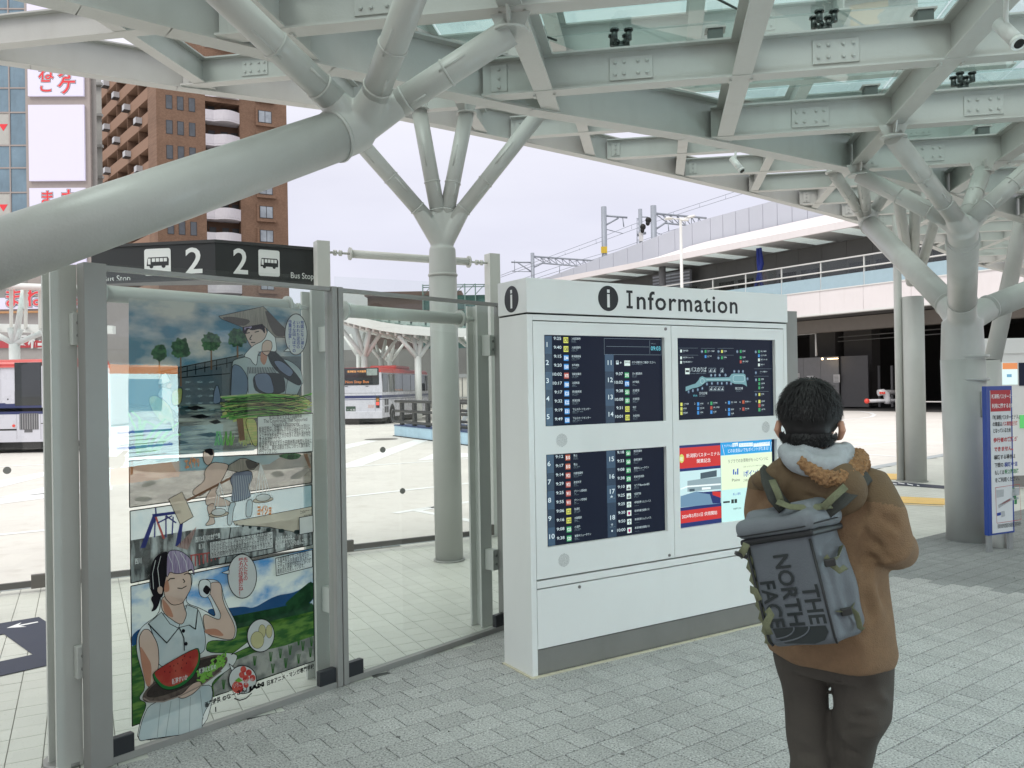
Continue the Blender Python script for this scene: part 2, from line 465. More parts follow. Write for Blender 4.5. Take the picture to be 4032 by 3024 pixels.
def lay(name, yaw, sx, sy, gap, rows, cols, test, parent, mats, stagger, ox=0., oy=0., ch=.0015, hidden=None):
 """lay pieces on a rotated grid: the 300 nearest in the picture are objects, the rest one mass per tone"""
 near, far = [], []
 for j in range(*rows):
  for i in range(*cols):
   lx, ly = ox + (i + (.5 if (stagger and j % 2) else 0)) * sx, oy + j * sy
   x, y = rot2((lx, ly), yaw)
   p = Vector((x, y, 0)); k = test(p)
   if k is None: continue
   uv = project(p)
   vis = uv is not None and -60 < uv[0] < 4090 and 1600 < uv[1] < 3060 and not (hidden and hidden(uv, p))
   (near if vis else far).append((p.length, p, k))
 near.sort(key=lambda t: t[0])
 far += near[300:]; near = near[:300]
 ms = [piece_mesh(name, sx - gap, sy - gap, .02, ch, m) for m in mats]
 for d, p, k in near:
  o = bpy.data.objects.new(name, ms[k][0]); col.objects.link(o)
  o.location = p + Vector((0, 0, random.uniform(-.0008, .0006) - (.0035 if name == 'tile' else 0))); o.rotation_euler = (random.uniform(-.003, .003), random.uniform(-.002, .002), yaw + random.uniform(-.002, .002)); o.parent = parent
 for k in range(len(mats)):
  V, F = [], []
  for d, p, kk in far:
   if kk != k: continue
   b = len(V)
   for v in ms[k][1]:
    q = rot2((v[0], v[1]), yaw); V.append((p.x + q[0], p.y + q[1], v[2] - (.0035 if name == 'tile' else 0)))
   F += [tuple(a + b for a in f) for f in ms[k][2]]
  if V:
   me = bpy.data.meshes.new(name + '_field'); me.from_pydata(V, [], F); me.materials.append(mats[k]); me.update()
   o = bpy.data.objects.new(name + '_field', me); col.objects.link(o); o.parent = parent; o['kind'] = 'stuff'
def in_pave(p):
 if not (-7.5 < p.x < 11 and -3 < p.y < 13): return None
 if p.y > line_y(QB, p.x) - .02: return None
 return 1 if side(p, DK1, DK2) > 0 and p.x > 1 else 0
# half-brick bond measured on the picture: row pitch .152, block .21
r0 = 4.104
lay('paver', PY, .21, .1525, .0055, (-60, 75), (-50, 75), in_pave, pave, [PAVER, PAVER_D], True, ox=.0, oy=r0 + .076 - 27 * .1525,
 hidden=lambda uv, p: uv[0] > 3080 and uv[0] < 3480 and uv[1] > 2500)
def in_tile(p):
 if not (-8 < p.x < 13 and 2.5 < p.y < 21): return None
 if p.y < line_y(QB, p.x) - .14: return None
 if p.y > line_y(KERB, p.x) - .02: return None
 return 0
lay('tile', R(27.5), .1585, .1585, .0045, (10, 130), (-60, 110), in_tile, island, [TILE], False, ox=2.43, oy=6.76 - 42 * .1585, ch=.001,
 hidden=lambda uv, p: uv[1] > 2960 or (uv[0] > 1990 and uv[0] < 3400) or 190 < uv[0] < 420)

# markings on the road, read off the photograph
zr = -.116
def marking(pts, z=zr, m=PAINT, name='road_marking'):
 q = [onz(u, v, z) for u, v in pts]
 if len(q) > 2 and sum((a.x * b.y - b.x * a.y) for a, b in zip(q, q[1:] + q[:1])) < 0: q.reverse()
 return structure(name, MB().poly(q), m)
def stripe(p, q, w, z=zr):
 a, b = onz(*p, z), onz(*q, z); d = (b - a).normalized(); n = Vector((-d.y, d.x, 0)) * w / 2
 return structure('road_marking', MB().poly([a - n, b - n, b + n, a + n]), PAINT)
z5 = Z(1300, 950, 1.58); z8 = Z(1300, 1974, 1.58); z6 = Z(2632, 950, 1.58); z4 = Z(0, 950, 1.58); zk3 = Z(0, 1900, 2.074); z7 = Z(3500, 1350, 1.951)
marking([z5(60, 1272), z5(60, 1302), z5(300, 1240), z5(235, 1238)])
marking([z5(90, 1385), z5(70, 1413), z5(190, 1400), z5(610, 1238), z5(520, 1236)])
marking([z5(540, 1364), z5(690, 1300), z5(980, 1335), z5(700, 1352)])
stripe(z5(-60, 1190), z5(640, 1118), .15); stripe(z5(185, 1398), z5(1100, 1336), .15)
stripe(z5(-100, 1610), z5(1060, 1483), .15); stripe(z5(400, 1690), z5(1060, 1590), .15)
marking([z8(490, 55), z8(650, 30), z8(652, 44), z8(575, 57), z8(1060, 145), z8(1060, 165), z8(560, 68)])
marking([zk3(-200, 160), zk3(60, 105), zk3(420, 24), zk3(900, -40), zk3(900, -20), zk3(400, 90), zk3(0, 122)])
stripe(zk3(-300, 455), zk3(700, 355), .15); stripe(z4(-200, 1412), z4(500, 1378), .15)
marking([z4(-200, 1525), z4(320, 1425), z4(320, 1452), z4(-200, 1580)])
marking([z4(-200, 1620), z4(700, 1520), z4(700, 1545), z4(-200, 1660)])
stripe(z6(760, 1318), z6(1500, 1235), .15); stripe(z6(760, 1300), z6(1600, 1348), .15)
for k in range(5):
 x = 960 + 130 * k
 marking([z6(x, 1002), z6(x + 75, 1002), z6(x + 120, 1022), z6(x + 30, 1022)])
arc = [onz(*z6(x, y), zr) for x, y in ((900, 1045), (1090, 1050), (1190, 1056), (1260, 1068), (1283, 1080), (1262, 1092), (1190, 1102), (1090, 1108), (900, 1112))]
am = MB()
for a, b in zip(arc, arc[1:]):
 d = (b - a).normalized(); n = Vector((-d.y, d.x, 0)) * .11
 am.poly([a - n, b - n, b + n, a + n])
structure('road_marking', am, PAINT)
single('manhole_cover', MB().path([onz(*z5(318, 1232), -.118), onz(*z5(318, 1232), -.118) + Vector((0, 0, .006))], .62, 28), mat('cast_iron', (.16, .15, .14), rough=.7, metal=.3),
       'round dark iron manhole cover in the road before the low pale blue barrier', 'manhole cover')

# yellow tactile strips and the dark wayfinding band on the far part of the platform
TACT = mat('tactile_yellow', (.78, .52, .18), rough=.7, var=.08)
def strip(name, pts, m, h=.006):
 q = [onz(u, v, .001) for u, v in pts]
 if sum((a.x * b.y - b.x * a.y) for a, b in zip(q, q[1:] + q[:1])) < 0: q.reverse()
 return structure(name, MB().extrude(q, (0, 0, h)), m)
t1 = strip('tactile_paving', [(3330, 1948), (3720, 1964), (3930, 1972), (3930, 1998), (3720, 1988), (3330, 1972)], TACT)
t2 = strip('tactile_paving', [(3380, 1862), (3554, 1867), (3620, 1869), (3620, 1892), (3554, 1889), (3380, 1886)], TACT)
for t, (ua, ub, va, vb) in ((t1, (3490, 3710, 1953, 1982)), (t2, (3440, 3550, 1868, 1886))):
 dm = MB()
 for i in range(26):
  for j in range(4):
   p = onz(ua + (ub - ua) * i / 25, va + (vb - va) * j / 3 + (10 * i / 25 if t is t1 else 0), .007)
   dm.add([p + Vector((-.018, -.018, 0)), p + Vector((.018, -.018, 0)), p + Vector((.018, .018, 0)), p + Vector((-.018, .018, 0)), p + Vector((0, 0, .005))], [(0, 1, 4), (1, 2, 4), (2, 3, 4), (3, 0, 4)])
 d = obj('stud', dm, TACT, t); d['kind'] = 'stuff'
NAVY = mat('floor_sticker_navy', (.035, .042, .07), rough=.6, var=.08)
wb = strip('wayfinding_band', [z7(-60, 1062), z7(120, 1072), z7(430, 1098), z7(700, 1120), z7(700, 1142), z7(430, 1120), z7(100, 1096), z7(-60, 1088)], NAVY, .002)
for (x0, y0, x1, y1) in ((70, 1072, 120, 1080), (140, 1080, 185, 1090), (215, 1090, 235, 1096), (20, 1074, 60, 1082)):
 q = [onz(*z7(a, b), .0045) for a, b in ((x0, y0 + 6), (x1, y1 + 6), (x1, y1), (x0, y0))]
 obj('mark', MB().extrude(q, (0, 0, .0006)), PAINT, wb)
# dark floor sticker with a white arrow behind the glass, far left
fs = thing('floor_sticker', 'dark navy L-shaped floor sticker with a white arrow pointing left on pale tiles', 'floor sticker', onz(150, 2450))
def flat(name, pts, m, parent, z0, h=.0012):
 q = [onz(u, v, z0) for u, v in pts]
 if sum((a.x * b.y - b.x * a.y) for a, b in zip(q, q[1:] + q[:1])) < 0: q.reverse()
 return obj(name, MB().extrude(q, (0, 0, h)), m, parent)
flat('navy_band', [zk3(-260, 1210), zk3(0, 1150), zk3(318, 1098), zk3(520, 1230), zk3(520, 1465), zk3(410, 1488), zk3(0, 1580), zk3(-260, 1640), zk3(-260, 1520), zk3(0, 1462), zk3(268, 1405), zk3(30, 1236), zk3(-260, 1300)], NAVY, fs, .0015)
flat('arrow', [zk3(55, 1188), zk3(175, 1143), zk3(150, 1165), zk3(308, 1135), zk3(312, 1142), zk3(160, 1172), zk3(215, 1178)], PAINT, fs, .0032)
# crumbs of grit lying on the pavement
gr = MB()
for i in range(90):
 p = Vector((random.uniform(-1.8, 5), random.uniform(2.6, 8), 0))
 if in_pave(p) is None: continue
 s = random.uniform(.002, .006)
 gr.sphere(p + Vector((0, 0, s * .5)), s, 5, 4, (1, .7, .5))
gum = MB()
for i in range(70):
 p = Vector((random.uniform(-2, 6.5), random.uniform(2.4, 9), .0003))
 if in_pave(p) is None: continue
 r = random.uniform(.006, .017); k = random.uniform(.6, 1)
 gum.extrude([p + Vector((r * math.cos(t) * random.uniform(.85, 1.1), r * k * math.sin(t), 0)) for t in [2 * PI * j / 10 for j in range(10)]], (0, 0, .0009))
obj('gum_spot', gum, mat('gum_dark', (.13, .13, .125), rough=.7))['kind'] = 'stuff'
g = obj('grit', gr, mat('grit_brown', (.06, .05, .04), rough=.9)); g['kind'] = 'stuff'
# ================================================================== GLASS SCREENS
def hpost(mb, fr, a, off, z0, z1, w=.10, d=.10, t=.012, tf=.016):
 """rolled H post, flanges parallel to the glass"""
 def pr(x, y): return fr.P(a + x, z0, off + y)
 w2, d2 = w / 2, d / 2
 P = [(-w2, -d2), (w2, -d2), (w2, -d2 + tf), (t / 2, -d2 + tf), (t / 2, d2 - tf), (w2, d2 - tf), (w2, d2), (-w2, d2), (-w2, d2 - tf), (-t / 2, d2 - tf), (-t / 2, -d2 + tf), (-w2, -d2 + tf)]
 q = [pr(x, y) for x, y in P]
 b = len(mb.v); n = len(q); up = Vector((0, 0, z1 - z0))
 mb.add(q + [p + up for p in q], [(i, (i + 1) % n, n + (i + 1) % n, n + i) for i in range(n)])
 # caps as three quads each
 for o_ in (0, n):
  for f in ((0, 1, 2, 11), (10, 3, 4, 9), (8, 5, 6, 7)):
   mb.f.append(tuple(b + o_ + i for i in (f if o_ else f[::-1]))); mb.sm.append(False)
 return mb
def fbox(mb, fr, a0, a1, z0, z1, o0, o1, r=0):
 M = fr.M(0, 0, 0)
 if r: return mb.rbox((a0, z0, o0), (a1, z1, o1), M, r)
 return mb.box((a0, z0, o0), (a1, z1, o1), M)

ZT = 2.349
gs = thing('glass_screen', 'front windbreak of two tall glass bays in grey frames beside the information cabinet', 'glass screen', G.P(1.4, 0))
aL = G.px(423, 2000)[0]; aLL = G.px(330, 2000)[0]
for (a0, a1) in ((aLL, aL - .002), (1.399, 1.4375), (1.4435, 1.480), (2.886, 2.955)):
 obj('frame_post', fbox(MB(), G, a0, a1, .0, ZT + .012, -.045, .035, .004), FRAME_GREY, gs)
for (a0, a1) in ((aL, 1.397), (1.482, 2.884)):
 obj('pane', fbox(MB(), G, a0, a1, .035, ZT - .016, -.006, .006), PANE, gs)
 obj('top_rail', fbox(MB(), G, a0, a1, ZT - .015, ZT + .008, -.02, .02), FRAME_GREY, gs)
 obj('bottom_rail', fbox(MB(), G, a0, a1, .0, .033, -.02, .024), FRAME_GREY, gs)
for (a0, a1) in ((aL + .001, .215), (1.285, 1.396), (1.483, 1.60), (2.79, 2.883)):
 obj('clip', fbox(MB(), G, a0, a1, .012, .118, -.02, .02, .004), CLIP_BLACK, gs)
aH = [G.px(190, 2000, -.15)[0] + .060, 1.43, 2.86]
for i, a in enumerate(aH):
 obj('steel_post', hpost(MB(), G, a, -.15 if i == 0 else -.19, 0, 2.36 if i == 0 else 2.35, .115, .115), SHELTER_PAINT, gs)
 for z in (.42, 1.98):
  br = MB(); fbox(br, G, a + (-.02 if i else .02), a + (.075 if i == 0 else .04), z, z + .15, -.13 if i else -.09, -.046, .003)
  b = obj('bracket', br, SHELTER_PAINT, gs)
  for dz in (.045, .105): obj('bolt', MB().path([G.P(a + .045 if i == 0 else a + .01, z + dz, -.0455), G.P(a + .045 if i == 0 else a + .01, z + dz, -.040)], .010, 8), FRAME_GREY, b)
for (a0, a1) in ((aH[0] + .07, aH[1] - .07), (aH[1] + .07, aH[2] - .07)):
 zt = 2.245
 rl = MB().path([G.P(a0 + .14, zt, -.17), G.P(a1 - .14, zt, -.17)], .042, 20)
 r = obj('tube_rail', rl, SHELTER_PAINT, gs)
 for s, ae in ((1, a0), (-1, a1)):
  fl = MB().path([G.P(ae + s * .128, zt, -.17), G.P(ae + s * .14, zt, -.17)], .062, 20)
  obj('flange', fl, SHELTER_PAINT, r)
  rod = MB().path([G.P(ae - s * .01, zt, -.17), G.P(ae + s * .128, zt, -.17)], .014, 10)
  obj('rod', rod, SHELTER_PAINT, r)
  for k in (.045, .085):
   obj('nut', MB().path([G.P(ae + s * k, zt, -.17), G.P(ae + s * (k + .022), zt, -.17)], .026, 6), SHELTER_PAINT, r)
# pole base disc at the foot of the left steel post
obj('base_plate', MB().path([G.P(aH[0] + .02, .0, -.19), G.P(aH[0] + .02, .02, -.19)], .10, 24), mat('galvanised', (.35, .35, .34), rough=.5, metal=.5), gs)

# third screen behind the cabinet
S3 = Frame(Q1 + Vector((.05, .06, 0)), math.atan2(Q2.y - Q1.y, Q2.x - Q1.x))
w3 = (Q2 - Q1).length - .05
s3 = thing('glass_screen', 'glass windbreak mostly hidden behind the white information cabinet', 'glass screen', S3.P(w3 / 2, 0))
obj('pane', fbox(MB(), S3, .04, w3 - .09, .035, 2.33, -.006, .006), PANE, s3)
obj('frame_post', fbox(MB(), S3, w3 - .085, w3 - .045, 0, 2.37, -.04, .035, .003), FRAME_GREY, s3)
obj('frame_post', fbox(MB(), S3, w3 - .04, w3 + .085, 0, 2.375, -.045, .04, .003), FRAME_GREY, s3)
obj('bottom_rail', fbox(MB(), S3, .04, w3 - .09, 0, .033, -.02, .024), FRAME_GREY, s3)
obj('top_rail', fbox(MB(), S3, .04, w3 - .09, 2.331, 2.355, -.02, .02), FRAME_GREY, s3)

# ------------------------------------------------ kerb-side screen, higher posts
kd = (Vector((-.4, 9.8, 0)) - Vector((-4.6, 7.4, 0))).normalized()
KS = Frame((-2.0, 8.80, 0), math.atan2(kd.y, kd.x))
ks = thing('kerb_screen', 'tall glass windbreak standing along the kerb behind the bus stop sign', 'glass screen', KS.P(1, 0))
KP = [-6.0, -2.45, .0, 2.06]
for a in KP:
 obj('steel_post', fbox(MB(), KS, a - .07, a + .07, 0, 3.33 if a > -.5 else 2.86, -.07, .07, .004), SHELTER_PAINT, ks)
for a0, a1 in zip(KP, KP[1:]):
 obj('pane', fbox(MB(), KS, a0 + .10, a1 - .10, .10, 2.95, .10, .112), glass('far_pane', (.975, .985, .98)), ks)
 obj('bottom_rail', fbox(MB(), KS, a0 + .10, a1 - .10, .045, .098, .085, .125), mat('rail_brown', (.12, .115, .11), rough=.5, metal=.4), ks)
 for e in (a0 + .10, a1 - .26):
  obj('clip', fbox(MB(), KS, e, e + .16, .03, .15, .08, .13, .003), mat('clip_bronze', (.14, .13, .12), rough=.4, metal=.5), ks)
 if a0 == .0:
  zt = 3.22
  r = obj('tube_rail', MB().path([KS.P(a0 + .32, zt, 0), KS.P(a1 - .32, zt, 0)], .045, 18), SHELTER_PAINT, ks)
  for s, ae in ((1, a0 + .07), (-1, a1 - .07)):
   obj('flange', MB().path([KS.P(ae + s * .235, zt, 0), KS.P(ae + s * .25, zt, 0)], .07, 18), SHELTER_PAINT, r)
   obj('rod', MB().path([KS.P(ae, zt, 0), KS.P(ae + s * .235, zt, 0)], .013, 8), SHELTER_PAINT, r)
   for k in (.06, .12): obj('nut', MB().path([KS.P(ae + s * k, zt, 0), KS.P(ae + s * (k + .03), zt, 0)], .032, 6), SHELTER_PAINT, r)
DOTM = mat('dot_grey', (.20, .20, .19), rough=.5)
for (u, v) in ((1507, 1771), (1585, 1933), (1802, 1904), (28, 1852), (520, 1760)):
 a, z = KS.px(u, v, .115)
 obj('safety_dot', MB().path([KS.P(a, z, .113), KS.P(a, z, .119)], .032, 20), DOTM, ks)

# ------------------------------------------------ bus stop sign on the kerb-side posts
A0 = Vector((-2.99, 8.40, 0)); zb, ztp = 2.90, 3.285
rightN = Vector((-2.10, 8.98, 0)); leftN = Vector((-4.36, 8.62, 0))
FR = Frame(A0, math.atan2(rightN.y - A0.y, rightN.x - A0.x))
FL = Frame(leftN, math.atan2(A0.y - leftN.y, A0.x - leftN.x))
wr, wlf = (rightN - A0).length, (A0 - leftN).length
SIGNB = mat('sign_black', (.018, .022, .022), rough=.45, var=.05)
SIGNW = mat('sign_white', (.74, .78, .76), rough=.5, var=.02)
bs = thing('bus_stop_sign', 'long black bus stop sign with two white figure 2s above the glass', 'sign', A0 + Vector((0, 0, zb)))
back = .42
def sign_body(z0, z1, grow=0.0):
 pl = leftN; pr = rightN
 pts = [pl - FL.e * grow + FL.n * grow, A0 + (FL.n + FR.n).normalized() * grow, pr + FR.e * grow + FR.n * grow, pr + FR.e * grow - FR.n * back * .3, A0 - (FL.n + FR.n).normalized() * back, pl - FL.e * grow - FL.n * back * .3]
 return MB().extrude([Vector((p.x, p.y, z0)) for p in pts][::1], (0, 0, z1 - z0))
obj('casing', sign_body(zb + .018, ztp - .022), SIGNB, bs)
obj('top_lip', sign_body(ztp - .021, ztp + .01, .018), mat('sign_lip', (.035, .038, .038), rough=.5), bs)
obj('bottom_lip', sign_body(zb - .012, zb + .017, .012), mat('sign_lip', (.035, .038, .038), rough=.5), bs)
def rrect(fr, a0, a1, z0, z1, off, r, n=5, d=.0015):
 pts = []
 for cx, cz, s in ((a1 - r, z0 + r, -90), (a1 - r, z1 - r, 0), (a0 + r, z1 - r, 90), (a0 + r, z0 + r, 180)):
  for k in range(n + 1):
   t = R(s + 90 * k / n); pts.append(fr.P(cx + r * math.cos(t), cz + r * math.sin(t), off))
 return MB().extrude(pts, fr.n * d)
def bus_icon(fr, a0, a1, z0, z1, parent, off=.003, bg=None, fg=None, flip=False):
 """side view of a bus on a rounded plate"""
 bg = bg or SIGNW; fg = fg or SIGNB
 w, h = a1 - a0, z1 - z0
 p = obj('bus_symbol_plate', rrect(fr, a0, a1, z0, z1, off, w * .09), bg, parent)
 X = (lambda t: a1 - t * w) if flip else (lambda t: a0 + t * w)
 def q(t0, t1, s0, s1, mb, o=off + .0018):
  aa, bb = sorted((X(t0), X(t1))); fbox(mb, fr, aa, bb, z0 + s0 * h, z0 + s1 * h, o, o + .001); return mb
 b = MB(); b.extrude([fr.P(X(t), z0 + s * h, off + .0018) for t, s in ([(.09, .36), (.92, .36), (.93, .60), (.88, .68), (.15, .68), (.12, .62)] if not flip else [(.12, .62), (.15, .68), (.88, .68), (.93, .60), (.92, .36), (.09, .36)])], fr.n * .001)
 obj('bus_symbol', b, fg, p)
 g = MB()
 q(.14, .24, .42, .64, g, off + .003)
 for k in range(4): q(.29 + .15 * k, .41 + .15 * k, .51, .64, g, off + .003)
 obj('bus_symbol_windows', g, bg, p)
 wv = MB()
 for t in (.27, .73): wv.path([fr.P(X(t), z0 + .35 * h, off + .0018), fr.P(X(t), z0 + .35 * h, off + .0038)], w * .075, 16)
 obj('bus_symbol_wheels', wv, fg, p)
zs = Z(250, 900, 1.9235)
def onf(fr, x, y, zz=zs): return fr.px(*zz(x, y))
a, z_ = onf(FL, 615, 320); b, z2 = onf(FL, 812, 108)
H0_, H1_ = zb + .055, ztp - .055
bus_icon(FL, a, b, H0_, H1_, bs)
a, _ = onf(FR, 1476, 250); b, _ = onf(FR, 1636, 250)
bus_icon(FR, a, b, H0_, H1_, bs)
a, _ = onf(FL, 918, 250); b, _ = onf(FL, 1047, 250)
obj('figure_two', MB().text('2', FL.M(a, H0_ + .01, .003), .3, width=b - a, height=.265, bold=.004), SIGNW, bs)
a, _ = onf(FR, 1280, 250); b, _ = onf(FR, 1391, 250)
obj('figure_two', MB().text('2', FR.M(a, H0_ + .01, .003), .3, width=b - a, height=.265, bold=.004), SIGNW, bs)
a, _ = onf(FR, 1718, 350); b, _ = onf(FR, 1890, 350)
obj('lettering', MB().text('Bus Stop', FR.M(a, H0_ - .005, .003), .09, width=b - a), SIGNW, bs)
a, _ = onf(FL, 300, 300); b, _ = onf(FL, 502, 300)
obj('lettering', MB().text('Bus Stop', FL.M(a, H0_ - .045, .003), .09, width=b - a), SIGNW, bs)
# ================================================================== INFORMATION CABINET
CABW = mat('cabinet_white', (.76, .765, .75), rough=.33, var=.02, scale=1.5, bump=.03, bscale=200, grime=.07)
CABD = mat('cabinet_gap', (.01, .01, .01), rough=.8, var=0)
KICK = mat('kick_plate_steel', (.24, .235, .22), rough=.42, metal=.35, var=.06, grime=.3)
LCD = mat('display_dark', (.006, .008, .014), rough=.16, var=0, spec=.12, emit=.7, emit_col=(.010, .014, .028))
W, DP = 2.3125, .3265
ZTOP, ZSEAM, ZDOOR, Z1T, Z1B, Z3T, Z3B, ZLD, ZK = 2.407, 2.196, 2.1465, 2.0656, 1.5052, 1.3337, .7683, .5775, .1547
a1, a2, a3, a4, aDL, aDR, aDV = .125, 1.098, 1.2155, 2.184, .044, 2.272, 1.158
kio = thing('information_cabinet', 'big white information cabinet with four screens and black Information lettering', 'information cabinet', K.P(W / 2, 0))
def kb_(a0, a1_, z0, z1, o0, o1, r=0): return fbox(MB(), K, a0, a1_, z0, z1, o0, o1, r)
obj('side_panel', kb_(0, aDL - .003, .0, ZSEAM - .008, -DP, 0, .003), CABW, kio)
obj('side_panel', kb_(aDR + .003, W, .0, ZSEAM - .008, -DP, 0, .003), CABW, kio)
obj('carcass', kb_(aDL - .002, aDR + .002, .0, ZSEAM - .006, -DP + .002, -.045), CABD, kio)
obj('header', kb_(-.004, W + .004, ZSEAM + .002, ZTOP, -DP - .003, .008, .003), CABW, kio)
obj('header_gap', kb_(.004, W - .004, ZSEAM - .0055, ZSEAM + .002, -DP + .004, -.006), CABD, kio)
obj('top_rail', kb_(aDL - .0028, aDR + .0028, ZDOOR + .0065, ZSEAM - .0085, -.044, -.0002), CABW, kio)
def holed(a0, a1_, z0, z1, holes, o0, o1):
 """panel with rectangular openings"""
 A = sorted({a0, a1_} | {h[0] for h in holes} | {h[1] for h in holes}); Zs = sorted({z0, z1} | {h[2] for h in holes} | {h[3] for h in holes})
 bm = bmesh.new(); gv = {}
 def V(x, z, o):
  k = (round(x, 5), round(z, 5), o)
  if k not in gv: gv[k] = bm.verts.new(K.P(x, z, o))
  return gv[k]
 solid = {}
 for i in range(len(A) - 1):
  for j in range(len(Zs) - 1):
   cx, cz = (A[i] + A[i + 1]) / 2, (Zs[j] + Zs[j + 1]) / 2
   solid[i, j] = not any(h[0] < cx < h[1] and h[2] < cz < h[3] for h in holes)
 for (i, j), s in solid.items():
  if not s: continue
  x0, x1, y0, y1 = A[i], A[i + 1], Zs[j], Zs[j + 1]
  bm.faces.new((V(x0, y0, o1), V(x1, y0, o1), V(x1, y1, o1), V(x0, y1, o1)))
  for di, dj, p, q in ((-1, 0, (x0, y1), (x0, y0)), (1, 0, (x1, y0), (x1, y1)), (0, -1, (x0, y0), (x1, y0)), (0, 1, (x1, y1), (x0, y1))):
   if not solid.get((i + di, j + dj), False):
    bm.faces.new((V(*p, o0), V(*q, o0), V(*q, o1), V(*p, o1)))
 return MB().bm(bm)
dl = obj('door', holed(aDL, aDV - .0022, ZLD + .005, ZDOOR, [(a1, a2, Z1B, Z1T), (a1, a2, Z3B, Z3T)], -.043, -.001), CABW, kio)
dr = obj('door', holed(aDV + .0022, aDR, ZLD + .005, ZDOOR, [(a3, a4, Z1B, Z1T), (a3, a4, Z3B, Z3T)], -.043, -.001), CABW, kio)
obj('middle_rail', kb_(aDL, aDR, .528, ZLD - .006, -.043, -.0008), CABW, kio)
obj('lower_panel', kb_(aDL, aDR, ZK + .008, .520, -.043, -.0012), CABW, kio)
obj('kick_plate', kb_(aDL, aDR, .006, ZK, -.043, -.009), KICK, kio)
SEAL = mat('sealant_beige', (.56, .52, .40), rough=.8, var=.1, scale=30)
obj('sealant', kb_(-.018, W + .018, -.004, .006, .0, .024), SEAL, kio)
obj('sealant', kb_(-.018, -.0005, -.004, .006, -DP, -.001), SEAL, kio)
LOCKM = mat('lock_steel', (.28, .26, .25), rough=.3, metal=.8)
zK1 = Z(1920, 1050, 3.16); zK2 = Z(2520, 1050, 3.16); zK3 = Z(1920, 1600, 3.16); zK4 = Z(1920, 2150, 3.16); zK5 = Z(2520, 1650, 3.16); zK6 = Z(2500, 2150, 3.16)
for zz, x, y in ((zK2, 317, 776), (zK6, 428, 115), (zK4, 1142, 508)):
 a, z = K.px(*zz(x, y))
 l = obj('lock', MB().path([K.P(a, z, -.002), K.P(a, z, .004)], .0105, 20), LOCKM, kio)
 fl = MB(); fbox(fl, K, a - .006, a + .006, z - .0014, z + .0014, .0041, .0046); obj('key_slot', fl, CABD, l)
for zz, x, y in ((zK3, 923, 422), (zK4, 950, 175), (zK5, 1565, 100)):
 a, z = K.px(*zz(x, y))
 gr_ = obj('speaker_grille', MB().path([K.P(a, z, -.0008), K.P(a, z, .0004)], .043, 32), CABW, kio)
 h = MB()
 for i in range(-9, 10):
  for j in range(-9, 10):
   x_, z_ = i * .0044 + (.0022 if j % 2 else 0), j * .0044
   if x_ * x_ + z_ * z_ < .041 ** 2:
    h.poly([K.P(a + x_ + .0014 * math.cos(t), z + z_ + .0014 * math.sin(t), .0006) for t in (0, 1.257, 2.513, 3.77, 5.03)])
 obj('grille_hole', h, CABD, gr_)['kind'] = 'stuff'
# header lettering
BLK = mat('lettering_black', (.008, .010, .011), rough=.35, var=0)
def disc_i(fr, a, z, r, off, parent):
 d = obj('information_disc', MB().path([fr.P(a, z, off), fr.P(a, z, off + .001)], r, 48), BLK, parent)
 i_ = MB(); fbox(i_, fr, a - r * .115, a + r * .135, z - r * .70, z + r * .34, off + .0014, off + .002)
 fbox(i_, fr, a - r * .115, a + r * .135, z + r * .44, z + r * .70, off + .0014, off + .002)
 obj('letter_i', i_, CABW, d)
a, z = K.px(*zK1(1490, 397)); ah, zh = K.px(*zK1(1490, 240)); al, zl = K.px(*zK1(1490, 556))
disc_i(K, a, z, (zh - zl) / 2, .0085, kio)
KL = Frame(K.P(-.004, 0, -DP), KYAW - PI / 2)      # left end face
KL = Frame(K.P(-.0042, 0, -DP), KYAW - PI / 2)
a, z = KL.px(*zK1(307, 403)); 
disc_i(KL, DP * .5, z, (zh - zl) / 2, .0006, kio)
al_, _ = K.px(*zK1(1718, 500)); ar_, _ = K.px(*zK2(1190, 500))
zb1 = K.px(*zK1(1760, 522))[1]; zt1 = K.px(*zK1(1760, 298))[1]
# the capital I has slab serifs, the rest is plain
ti = MB(); wI = .052; tI = .0165; aI = al_
fbox(ti, K, aI, aI + wI, zb1, zb1 + tI, .0085, .0095); fbox(ti, K, aI, aI + wI, zt1 - tI, zt1, .0085, .0095)
fbox(ti, K, aI + wI / 2 - tI * .52, aI + wI / 2 + tI * .52, zb1 + tI, zt1 - tI, .0085, .0095)
obj('letter_capital_i', ti, BLK, kio)
an, _ = K.px(*zK1(1832, 500))
hh = (zt1 - zb1)
obj('lettering', MB().text('nformation', K.M(an, zb1, .0092), .2, width=ar_ - an, height=hh * 1.06, bold=.0030, font_space=1.12), BLK, kio)

# ---- displays
TXW = screen_mat('display_text', (.46, .56, .60), 1.0)
TXD = screen_mat('display_text_dim', (.16, .22, .26), 1.0)
BND = screen_mat('display_band', (.016, .034, .062), 1.0)
BND2 = screen_mat('display_band_light', (.030, .062, .105), 1.0)
BC = {'C': screen_mat('badge_yellow', (.50, .52, .10), 1.0), 'E': screen_mat('badge_blue', (.035, .20, .50), 1.0), 'W': screen_mat('badge_red', (.32, .055, .04), 1.0),
      'B': screen_mat('badge_orange', (.34, .07, .03), 1.0), 'S': screen_mat('badge_green', (.03, .26, .10), 1.0), '_': screen_mat('badge_white', (.50, .60, .58), 1.0)}
DKT = mat('badge_black_text', (.01, .01, .01), rough=.3, var=0)
MAG = screen_mat('badge_magenta', (.35, .01, .12), 1.0)
OFF = -.026
def display(name, a0, a1_, z0, z1):
 s = obj(name, kb_(a0 - .004, a1_ + .004, z0 - .004, z1 + .004, -.044, OFF), LCD, kio)
 return s
